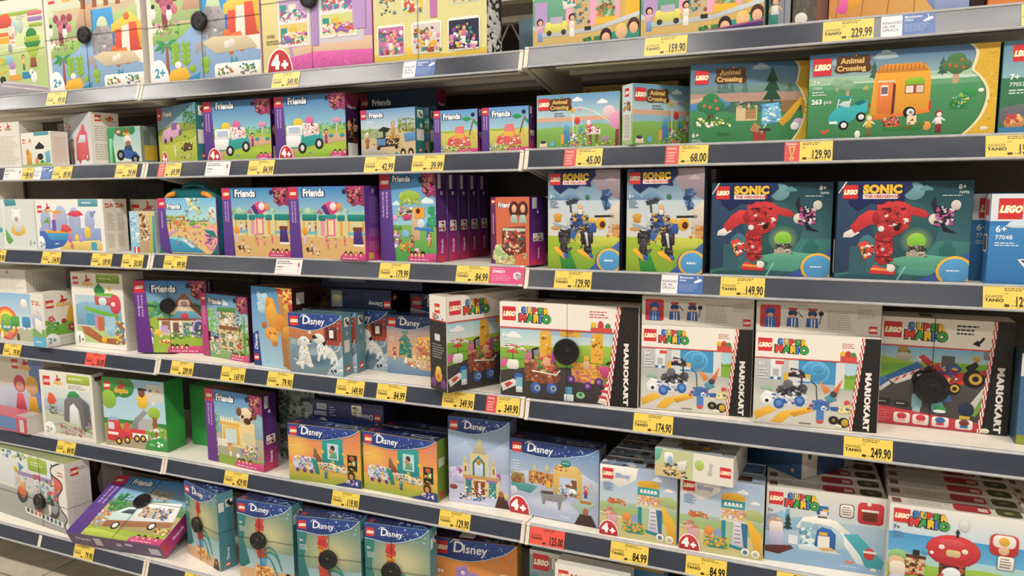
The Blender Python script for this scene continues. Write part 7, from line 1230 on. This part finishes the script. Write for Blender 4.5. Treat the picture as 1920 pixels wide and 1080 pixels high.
# second shelf
G('whiteinfo', 'L', 1, 'white box showing grey small print, leftmost on the second shelf', -2.173, .02)
G('smallzoo', 'L', 1, 'small white box with toy giraffe and penguin left of the red truck box', -1.968, .02, -6.6)
G('whiteinfo', 'L', 1, 'white box standing behind the small giraffe and penguin box', -2.012, .195, h=.172)
G('redtruck', 'L', 1, 'turned white box with a red toy truck and a blank white side', -1.849, .1022, -20.4, None, .001)
G('police', 'L', 1, 'small green box with a blue toy motorcycle', -1.540, .03, 1.5)
G('buggy', 'M', 1, 'turned green meadow box with 4+ mark and teal end, left in the middle bay', -1.366, .085, -18.5)
g = 'white and teal ice cream truck boxes'
G('icetruck', 'M', 1, 'ice cream truck box with 4+ mark, left one of the pair', -1.091, .014, 1.5, g)
G('icetruck', 'M', 1, 'ice cream truck box with 4+ mark and dark purple end showing, right of the pair', -.814, .018, -1.4, g)
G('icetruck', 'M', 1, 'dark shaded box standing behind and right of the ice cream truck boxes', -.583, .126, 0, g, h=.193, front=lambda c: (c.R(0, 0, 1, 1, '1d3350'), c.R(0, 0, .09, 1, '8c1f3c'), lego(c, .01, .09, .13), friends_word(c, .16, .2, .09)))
g = 'beach food cart boxes'
G('cart', 'M', 1, 'sandy box with a dark food cart and a teal end, front one', -.510, .02, -5.6, g)
G('cart', 'M', 1, 'box showing only its right edge behind the sandy food cart box', -.5136, .082, 0, g, h=.134, d=.044)
g = 'small playground boxes with a palm'
G('playground', 'M', 1, 'small purple-edged playground box with a palm, left one of the pair', -.273, .015, -1, g)
G('playground', 'M', 1, 'small purple-edged playground box with a palm, right one at the bay seam', -.127, .010, -.3, g)
g = 'birthday picnic boxes'
G('birthday', 'R', 1, 'green birthday picnic box standing straight at the left end of the right bay', .028, .010, 1, g, w=.214)
G('birthday', 'R', 1, 'green birthday picnic box turned askew so its corner overhangs the price rail', .2800, -.0145, 46, g, .0024, h=.143, d=.046)
G('yellowflat', 'R', 1, 'shaded ochre box behind the two birthday picnic boxes', .108, .14)
G('tent', 'R', 1, 'forest camp box with a yellow tent and red bucket', .410, .012, 12)
G('caravan', 'R', 1, 'wide green box with an orange caravan and turquoise car', .666, .010, .5)
G('picnic', 'R', 1, 'blue-green box cut by the right edge, beside the orange caravan box', 1.0245, .010)

# third shelf
G('bath', 'L', 2, 'pale box with a white bear in a yellow ring, leftmost on the third shelf', -2.186, .02)
G('leafy', 'L', 2, 'thin pale green pack lying on top of the white bear box', -2.318, .022, 0, None, .1831, d=.066)
G('boat', 'L', 2, 'white box with a blue toy boat and red parasol', -1.908, .010, -.8)
G('biglogo', 'L', 2, 'shaded cream box with a large logo behind the small palm-coloured box', -1.5627, .12)
G('princess', 'L', 2, 'small light blue box with a brown-and-yellow picture at the end of the left bay', -1.4500, .02)
G('greyboard', 'L', 2, 'dark grey box set back near the rear panel of the left bay', -1.948, .30)
def beach_case():
    z = ZS['M'][2]-.001
    t = prop(link('toy_case', None, None, (-1.301, .006, z)), 'beach scene pack in a teal carrying case with an arched handle', 'toy case')
    b = MB(); w, h = .262, .212
    prof = [(.02, 0), (w-.02, 0), (w-.004, .018), (w, .05), (w, .165), (w-.02, .190), (w-.06, h), (.06, h), (.02, .190), (0, .165), (0, .05), (.004, .018)]
    n = len(prof); b.v = [(x, .012, q) for x, q in prof]+[(x, .075, q) for x, q in prof]
    b.f = [tuple(range(n)), tuple(range(2*n-1, n-1, -1))]+[(i, (i+1) % n, n+(i+1) % n, n+i) for i in range(n)]; b.m = [0]*len(b.f)
    b.obj('case_body', M_TEAL, t, False, .003)
    arc = [(w/2-.050*cos(a*pi/12), .040, .196+.030*sin(a*pi/12)) for a in range(13)]
    MB().tube([(w/2-.050, .04, .17)]+arc+[(w/2+.050, .04, .17)], .0145, 10).obj('handle', M_TEAL, t, True)
    for sx in (.046, w-.046):
        MB().tube([(sx+(.026 if sx < .1 else -.026), .010, .196), (sx, .008, .190), (sx-(.018 if sx < .1 else -.018), .010, .174)], .0085, 8).obj('amber_latch', M_AMBER, t, True)['label'] = 'amber yellow latch'
    A = Acc(); cw, ch = .248, .178
    c = Cv(A, cw, ch, lambda x, y, L: (.004+x*cw, -L, .004+(1-y)*ch), 1e-5)
    def cl(pts): return Cv.clip(c, pts)
    a_beachcase(c); c.P([(0, 1), (0, .80), (.035, .93), (.09, 1)], '13707a'); c.P([(1, 1), (1, .78), (.94, .93), (.88, 1)], '13707a')
    bm = MB().box((.004, 0, .004), (.004+cw, .010, .004+ch)); k = len(A.v); A.v += bm.v
    for f in bm.f: A.f.append(tuple(i+k for i in f)); A.c.append(lin('5f3a92'))
    link('front_card', bake('front_card', A, M_PRINT), t)
beach_case()
g = 'stadium boxes with teal awnings'
G('stadium', 'M', 2, 'purple-edged box with teal awnings, left one beside the carrying case', -1.032, .014, 0, g, w=.262)
G('stadium', 'M', 2, 'purple-edged box with teal awnings and a purple to pink end, right one', -.768, .010, -4.5, g, w=.286)
g = 'treehouse boxes in one row'
for k in range(5):
    G('treehouse', 'M', 2, ('tall box with a toy treehouse, foremost of its row' if k == 0 else 'purple treehouse box showing only its end, %s behind the foremost' % ('directly', 'second', 'third', 'fourth')[k-1]), -.457+.0045*k, .026+.0585*k, -4.2, g)
G('shop', 'M', 2, 'orange box with two girls\' portraits and a purple end, last before the seam', -.121, .048, -16.4)
g = 'boxes with a blue walking machine'
G('cyclone', 'R', 2, 'tall box with a blue and yellow walking machine, left one of the pair', .058, .010, -1, g)
G('cyclone', 'R', 2, 'tall box with a blue and yellow walking machine, right one of the pair', .262, .014, -5, g)
G('cyclone', 'R', 2, 'dark edge of a box standing behind the right walking machine box', .275, .092, -3, g, h=.249, base='4f4a48', side=None)
g = 'teal boxes with a red robot'
G('redmech', 'R', 2, 'dark teal box with a red striding robot, left one of the pair', .466, .008, 6, g)
G('redmech', 'R', 2, 'dark teal box with a red striding robot, right one of the pair', .735, .010, 6, g)
g = 'blue sea boxes at the right edge'
G('seaplane', 'R', 2, 'blue sea box marked 77048 at the right edge, front one', 1.022, .010, 0, g)
G('seaplane', 'R', 2, 'blue sea box peeping out behind the one marked 77048', 1.000, .082, 0, g)

# fourth shelf
G('flatwhite', 'L', 3, 'white box lying flat on the rainbow train box', -2.331, .035, 0, None, .1902)
G('train', 'L', 3, 'rainbow toy train box at the left end of the fourth shelf', -2.233, .010)
G('train', 'L', 3, 'second rainbow train box hidden behind the first', -2.240, .100)
G('pighouse', 'L', 3, 'white box turned edgewise with a slip of white paper on its blue side', -1.8575, -.0230, 88, None, .0024)
G('tallduplo', 'L', 3, 'tall white box with a toy treehouse and red door', -1.803, .048, .8)
G('house', 'M', 3, 'purple-edged box with a gabled toy house and a black tag', -1.472, .036, 18.5, tag=(.47, .345, .026))
G('hotel', 'M', 3, 'box with a tall sand-coloured toy hotel and bamboo', -1.223, .090, -9.1)
G('lion', 'M', 3, 'tall blue box with an orange toy lion on a cliff', -.958, .040, -5.6)
g = 'boxes with two white toy dogs'
G('puppies', 'M', 3, 'box with two white spotted toy dogs, foremost with a paper on its side', -.780, .000, 3.4, g)
G('puppies2', 'M', 3, 'box of white spotted toy dogs showing only its blue end behind the foremost', -.768, .0535, 3.4, g)
G('puppies2', 'M', 3, 'box of white spotted toy dogs half hidden, next to the island box', -.693, .122, 0, g)
G('island', 'M', 3, 'box with a green palm tower and sandy island, left of the turned kart box', -.500, .109)
g = 'flat dark boxes stacked behind the toy dog boxes'
G('brown', 'M', 3, 'dark brown box in shade behind the lion box', -.90, .20)
G('navycorner', 'M', 3, 'dark blue box lying on the toy dog boxes with its name upside down', -.720, .130, 3, g, .1862)
G('navyslim', 'M', 3, 'dark blue-green box lying topmost of the stack behind the toy dog boxes', -.760, .140, 3, g, .2485, w=.36)
G('island', 'M', 3, 'dim box behind the island box', -.470, .20, 0, h=.235)
g = 'kart race boxes with two buggies'
G('kartbig', 'M', 3, 'white-topped kart race box turned askew showing its black side', -.2092, -.0489, 62, g, .0024, tag=(.62, .62, .03), cable=(False, True), h=.264)
G('kartbig', 'R', 3, 'wide kart race box facing forward with a round black tag', -.074, .000, 4.0, g, tag=(.50, .475, .034), cable=(False, True))
g = 'race pit boxes'
G('pit', 'R', 3, 'white race pit box with yellow ramps, left one on the shelf', .301, .028, 5.0, g)
G('pit', 'R', 3, 'white race pit box with yellow ramps, right one on the shelf', .574, .012, 4.5, g)
g = 'flat race pit boxes on top'
G('pitinfo', 'R', 3, 'flat white box with three striped figures lying on the left race pit box', .301, .028, 5.0, g, .2162)
G('pitinfo', 'R', 3, 'flat white box with three striped figures lying on the right race pit box', .572, .034, 4.0, g, .2162)
G('redkart', 'R', 3, 'box with an empty red go-kart and a big black tag', .842, .122, -1.0, tag=(.415, .62, .036), cable=(False, True))
G('rightblue', 'R', 3, 'dark blue box marked 8+ at the far right of the fourth shelf', 1.108, .066)

# fifth shelf
G('girls', 'L', 4, 'box with a red-haired and a yellow-haired toy doll at the left end', -2.330, .080)
G('pinkflat', 'L', 4, 'low pink and blue pack standing before the toy doll box', -2.300, .004, -4)
G('tunnel', 'L', 4, 'white box with a grey toy rock tunnel', -1.951, .002, 2.0)
G('firetruck', 'L', 4, 'green box with a red toy fire engine', -1.652, .025, 4.0)
G('greenend', 'L', 4, 'plain green box end standing right of the fire engine box', -1.363, .147)
G('pug', 'M', 4, 'purple-edged box with a pug-faced toy kennel', -1.180, .042, -4.4)
G('mural', 'M', 4, 'grey-green box with dark tree shapes in shade behind the pug box', -.962, .15)
g = 'boxes with a teal picture frame'
G('frame', 'M', 4, 'orange sunset box with a teal picture frame, left one of the pair', -.810, .010, 4.0, g)
G('frame', 'M', 4, 'orange sunset box with a teal picture frame, right one with green end', -.547, .034, -1.6, g)
G('frame', 'M', 4, 'picture frame box hidden behind the left one', -.800, .100, 3, g)
G('frame', 'M', 4, 'picture frame box hidden behind the right one', -.530, .108, 0, g)
G('navystack', 'M', 4, 'flat navy box with barcode and upside-down name lying on the picture frame boxes', -.778, .095, 3.5, None, .1832)
G('navyslim', 'M', 4, 'flat navy box lying topmost above the barcode box', -.770, .115, 3.5, None, .2417)
G('castle', 'M', 4, 'tall icy blue box with a pointed toy castle', -.264, .051, 3.5)
G('sleigh', 'M', 4, 'icy blue box with a reindeer sleigh and red 4+ mark', -.071, .053, -2)
g = 'play tower boxes with a yellow slide'
G('playtower', 'R', 4, 'play tower box with a yellow slide and 4+ mark, left one of the pair', .199, .020, 1.2, g)
G('playtower', 'R', 4, 'play tower box with a yellow slide and 4+ mark, right one of the pair', .407, .018, 2.5, g)
for k in range(3): G('playtower', 'R', 4, 'play tower box showing only its top, %s behind the left front one' % ('first', 'second', 'third')[k], .200+.004*k, .092+.070*k, 0, g)
for k in range(2): G('playtower', 'R', 4, 'play tower box showing only its dark top, %s behind the right front one' % ('first', 'second')[k], .398, .097+.070*k, 0, g, top=lambda c: (c.R(0, 0, 1, 1, '4f6f94'), c.E(.5, .5, .3, '23262c', .2)))
G('bluespine', 'R', 4, 'pale green box lying across the tops of the play tower boxes', .347, -.004, -4.4, None, .1905)
G('bluestar', 'R', 4, 'dark blue box lying askew on the penguin boxes, corner to the front', .6843, .1082, 52, None, .1872)
G('maroonbox', 'R', 4, 'dark maroon box standing at the back behind the play tower boxes', .212, .315)
g = 'boxes with a toy penguin and igloo'
for k in range(5): G('penguin', 'R', 4, ('pale blue box with a toy penguin under an ice arch, foremost of its row' if k == 0 else 'box of the penguin row showing only its top, %s from the front' % ('', 'second', 'third', 'fourth', 'fifth')[k]), .610-.0035*k, .039+.0585*k, 4.0, g)
g = 'boxes with a red toy mushroom house'
for k in range(6): G('mushroom', 'R', 4, ('box with a red toy mushroom house, foremost of its row' if k == 0 else 'box of the mushroom row showing only its top, %s from the front' % ('', 'second', 'third', 'fourth', 'fifth', 'sixth')[k]), .872+.0015*k, .006+.0578*k, 1.0, g)
for k in range(4): G('mushroom', 'R', 4, 'mushroom house box in the last column at the right edge, %s from the back' % ('fourth', 'third', 'second', 'first')[k], 1.139, .118+.0578*k, 0, g, h=.197, w=.186)

# base shelf
G('racers', 'L', 5, 'grey racing box with toy cars and a wavy black outline', -2.2010, -.0375, -4.5, tag=(.655, .62, .030))
G('racersdark', 'L', 5, 'shaded box with wavy black outline standing behind the grey racing box', -2.288, .130)
g = 'tall sea-green boxes with a brick tower'
G('tower', 'M', 5, 'tall sea-green box turned with its teal end showing, leftmost of four', -1.242, -.009, -15.4, g, tag=(.42, .50, .026))
G('tower', 'M', 5, 'tall sea-green box with red-topped brick tower, second of four from the left', -.9650, -.061, 5.0, g, tag=(.40, .475, .028))
G('tower', 'M', 5, 'tall sea-green box with red-topped brick tower, third of four from the left', -.706, -.090, 11.0, g, tag=(.50, .475, .029))
G('tower', 'M', 5, 'tall sea-green box with red-topped brick tower, rightmost of four', -.491, -.052, 8.2, g, tag=(.42, .53, .030))
G('orchid', 'M', 5, 'orange box with lilac toy blossoms and a 9+ mark', -.327, .060, 8.0)
G('heroes', 'R', 5, 'grey-blue box with big white lettering at the bottom edge', -.037, .115)
G('heroback', 'R', 5, 'white box covered in small print before the grey-blue lettered box', .089, -.020, 0, h=.236)
G('blueyellow', 'R', 5, 'blue box with a yellow band right of the grey-blue lettered box', .226, .10)
G('magenta', 'R', 5, 'dark red box at the bottom edge under the play tower boxes', .345, -.02)
def vet_box():
    yaw, tilt, roll = radians(6.6), radians(25.3), 0.0
    u = Vector((cos(yaw)*cos(roll), sin(yaw)*cos(roll), sin(roll)))
    b = Vector((-sin(yaw)*cos(tilt), cos(yaw)*cos(tilt), sin(tilt)))
    n = u.cross(b).normalized(); b = n.cross(u).normalized()
    m = Matrix((u, -n, b)).transposed().to_4x4()
    m.translation = Vector((-1.670, -.1165, .1848))+n*.058
    carton('vet', 'purple-edged box with a white toy camper van lying tilted over the base rail', 0, 0, 0, mat=m, tag=(.50, .40, .030))
vet_box()

# ------------------------------------------------------------------ price labels
def label_mesh(kind, price, w, h):
    A = Acc()
    bg = {'y': 'f0cf50', 'yc': 'f0cf50', 'ry': 'f0cf50', 'rb': 'f0cf50', 'r': 'f0503c', 'w': 'e9e4e2', 'wb': 'eceaea', 'p': 'd83f78'}[kind]
    t = .0008
    b = MB().box((0, 0, 0), (w, t, h)); A.v = list(b.v); A.f = list(b.f); A.c = [lin(bg)]*len(b.f)
    c = Cv(A, w, h, lambda x, y, L: (x*w, -L, (1-y)*h), 1e-5)
    ink = '4a3a14' if kind != 'r' else '5a1c18'
    if kind in ('y', 'r', 'yc'):
        c.T('ZAWSZE', .035, .52, .125, ink, sx=.98, bold=.01); c.T('TANIO', .035, .70, .135, '2c220c', sx=1.18, bold=.05)
    x0 = .36
    if kind in ('ry', 'rb'):
        c.R(0, 0, .32, 1, 'd8423e')
        if kind == 'ry': c.T('TANIO', .04, .2, .1, 'f4dcd4', bold=.02); c.lines(.05, .3, .28, .92, 4, 'f0b8a8', 5)
        else:
            c.T('TANIO', .03, .16, .11, 'f4dcd4', bold=.03); c.P([(.09, .22), (.23, .22), (.18, .70), (.14, .70)], 'f2d068'); c.P([(.115, .26), (.205, .26), (.168, .65), (.152, .65)], 'd8423e'); c.E(.16, .85, .10, 'f2d068'); c.E(.16, .85, .055, 'd8423e')
    if kind in ('y', 'r', 'ry', 'rb', 'yc'):
        c.lines(x0+.02, .03, .80, .20, 2, ink, len(price)+3); c.lines(x0+.02, .26, x0+.10, .36, 2, '8a7430', 2)
        c.RR(x0+.02, .80, x0+.11, .92, .03, '3a2e10'); c.lines(x0+.14, .82, x0+.26, .90, 1, '6a5820', 3); c.lines(x0+.20, .63, x0+.27, .69, 1, '8a7430', 3); c.lines(.60, .93, .95, .97, 1, '8a7430', 4)
        c.T(price, .965, .88, .44, '241c0c', sx=.50 if len(price) > 5 else .56, bold=.03, anchor='r')
    if kind == 'w':
        c.lines(.06, .08, .66, .34, 2, '3a3440', 4); c.T('artykuł', .06, .56, .12, '4a4450', bold=.03); c.lines(.06, .68, .3, .76, 1, '5a5460', 4); c.L([(.05, .93), (.7, .90)], .012, 'b4aeb0'); c.E(.88, .34, .07, 'a82048', .16); c.L([(.88, .5), (.87, .9)], .03, 'b06080')
    if kind == 'wb':
        c.R(.40, 0, 1, 1, '3d66ac'); c.T('KRADZIEŻ', .03, .40, .12, '3a3e50', sx=.98, bold=.015); c.T('SIĘ NIE', .03, .58, .12, '3a3e50', bold=.015); c.T('OPŁACA', .03, .76, .12, '3a3e50', bold=.015)
        c.T('Monitoring', .44, .17, .11, 'f0f2f6', bold=.02); c.T('sklepu', .44, .31, .10, 'f0f2f6', bold=.01); c.lines(.44, .44, .92, .86, 6, '7f9ccc', 6); c.P([(.80, .30), (.94, .16), (.98, .26), (.86, .40)], 'f0f2f6'); c.L([(.88, .22), (.87, .04)], .03, 'f0f2f6'); c.P([(.78, .34), (.82, .32), (.84, .40), (.80, .41)], 'f0f2f6')
    if kind == 'p':
        c.T('ZWROT', .08, .36, .15, 'f8e8f0', bold=.05); c.lines(.08, .08, .5, .15, 1, 'f2c8da', 3); c.lines(.08, .46, .64, .84, 4, 'e890b4', 4); c.P([(.70, .36), (.82, .26), (.92, .36), (.92, .66), (.82, .76), (.70, .66)], 'e8c8d6'); c.P([(.82, .46), (.92, .36), (.92, .66), (.82, .76)], 'b4a0ac'); c.P([(.76, .4), (.84, .36), (.86, .5), (.78, .56)], '8a8a8e')
    return bake('price_label', A, M_CARD)
LBL = {'y': 'yellow shelf price label reading %s', 'yc': 'yellow shelf price label reading %s, partly covered', 'ry': 'red and yellow shelf price label reading %s', 'rb': 'yellow price label reading %s with a red exclamation panel', 'r': 'red shelf price label reading %s', 'w': 'white notice with small print', 'wb': 'white and blue theft warning notice', 'p': 'pink notice with a grey carton picture'}
TICKETS = [('L0', -1.7709, 'y', '99.90', 'under the striped tree and animal boxes'), ('M0', -.7919, 'y', '349.90', 'under the dollhouse box'), ('M0', -.3491, 'wb', '', 'under the dollhouse back'), ('R0', .3062, 'y', '159.90', 'under the pink street boxes'), ('R0', .6901, 'y', '229.99', 'under the wood-plank box'), ('R0', .8013, 'wb', '', 'right of the 229.99 label'), ('R0', 1.0458, 'y', '199.90', 'at the right edge of the top shelf'),
 ('L1', -2.0313, 'w', '', 'at the left end of the second shelf'), ('L1', -1.9318, 'yc', '39.90', 'on the second shelf, left end'), ('L1', -1.869, 'wb', '', 'left of the red truck box'), ('L1', -1.7714, 'y', '89.90', 'under the red truck box'), ('L1', -1.4625, 'y', '29.99', 'under the motorcycle box'),
 ('M1', -1.2692, 'ry', '69.99', 'under the meadow buggy box'), ('M1', -1.0676, 'w', '', 'under the left ice cream truck box'), ('M1', -.8976, 'y', '84.99', 'between the ice cream truck boxes'), ('M1', -.4806, 'y', '42.99', 'under the food cart box'), ('M1', -.3274, 'y', '39.99', 'left under the small playground boxes'),
 ('R1', .1083, 'ry', '45.00', 'under the straight birthday box'), ('R1', .3597, 'ry', '68.00', 'under the askew birthday box'), ('R1', .6224, 'rb', '129.90', 'under the caravan box'), ('R1', 1.0021, 'y', '159.90', 'at the right edge of the second shelf'),
 ('L2', -2.1620, 'y', '79.90', 'at the left end of the third shelf'), ('L2', -1.864, 'y', '134.90', 'under the toy boat box'), ('L2', -1.6091, 'y', '109.90', 'right under the toy boat box'), ('L2', -1.4622, 'y', '50.00', 'at the right end of the left bay'),
 ('M2', -1.2691, 'y', '99.90', 'under the teal carrying case'), ('M2', -.8109, 'w', '', 'between the teal awning boxes'), ('M2', -.441, 'y', '179.99', 'under the treehouse box'), ('M2', -.1976, 'y', '84.99', 'beside the pink notice'), ('M2', -.0989, 'p', '', 'at the end of the middle bay'),
 ('R2', .0835, 'y', '129.90', 'under the left walking machine box'), ('R2', .3556, 'wb', '', 'under the walking machine boxes'), ('R2', .4937, 'y', '149.90', 'under the left red robot box'), ('R2', 1.0165, 'y', '129.90', 'under the blue sea box'),
 ('L3', -2.1248, 'y', '79.90', 'under the rainbow train box'), ('L3', -1.6774, 'r', '50.00', 'on the fourth shelf'), ('M3', -1.2681, 'y', '209.90', 'under the gabled house box'), ('M3', -1.0504, 'y', '169.90', 'under the sand-coloured hotel box'), ('M3', -.8621, 'y', '79.90', 'under the toy lion box'), ('M3', -.6034, 'y', '149.90', 'under the toy dog boxes'), ('M3', -.4615, 'y', '84.99', 'under the island box'), ('M3', -.2464, 'y', '349.90', 'under the turned kart box'), ('M3', -.1125, 'ry', '349.90', 'left under the wide kart box'),
 ('R3', .2931, 'y', '174.90', 'under the left race pit box'), ('R3', .7716, 'y', '249.90', 'under the right race pit box'),
 ('L4', -1.8692, 'y', '84.90', 'under the rock tunnel box'), ('M4', -1.0614, 'y', '429.90', 'under the pug kennel box'), ('M4', -.6339, 'y', '119.90', 'under the picture frame boxes'), ('M4', -.2635, 'y', '129.90', 'under the pointed castle box'),
 ('R4', .0144, 'r', '125.00', 'under the reindeer sleigh box'), ('R4', .2381, 'y', '84.99', 'under the left play tower box'), ('R4', .43, 'y', '84.99', 'under the right play tower box'), ('R4', .6421, 'y', '99.90', 'under the penguin box'),
 ('L5', -1.6767, 'y', '79.90', 'on the base rail under the tilted box'), ('M5', -1.1567, 'y', '99.90', 'on the base rail under the turned sea-green box')]
_LM = {}
for s, x, kind, price, where in TICKETS:
    i = int(s[1]); z = ZS[s[0]][i] if i < 5 else BASEZ
    w = .060 if kind == 'yc' else .098
    key = (kind, price)
    if key not in _LM: _LM[key] = label_mesh(kind, price, w, .0445)
    y0 = (0 if i < 5 else -.10)-.0147
    o = link('price_label' if kind in ('y', 'yc', 'ry', 'rb', 'r') else 'notice_card', _LM[key], None, (x, y0-.0012, z-.0468), (TILT, 0, 0))
    L = (LBL[kind] % price if '%s' in LBL[kind] else LBL[kind])+', '+where
    prop(o, L, 'price label' if kind in ('y', 'yc', 'ry', 'rb', 'r') else 'notice', 'labels on the shelf rails')
tag = MB().box((0, 0, 0), (.016, .0009, .040)).obj('blank_ticket', M_CAP, None, False, 0, (-1.865, -.1160, .1365), (TILT, 0, 0))
prop(tag, 'narrow blank ivory ticket on the base rail under the grey racing box', 'ticket')
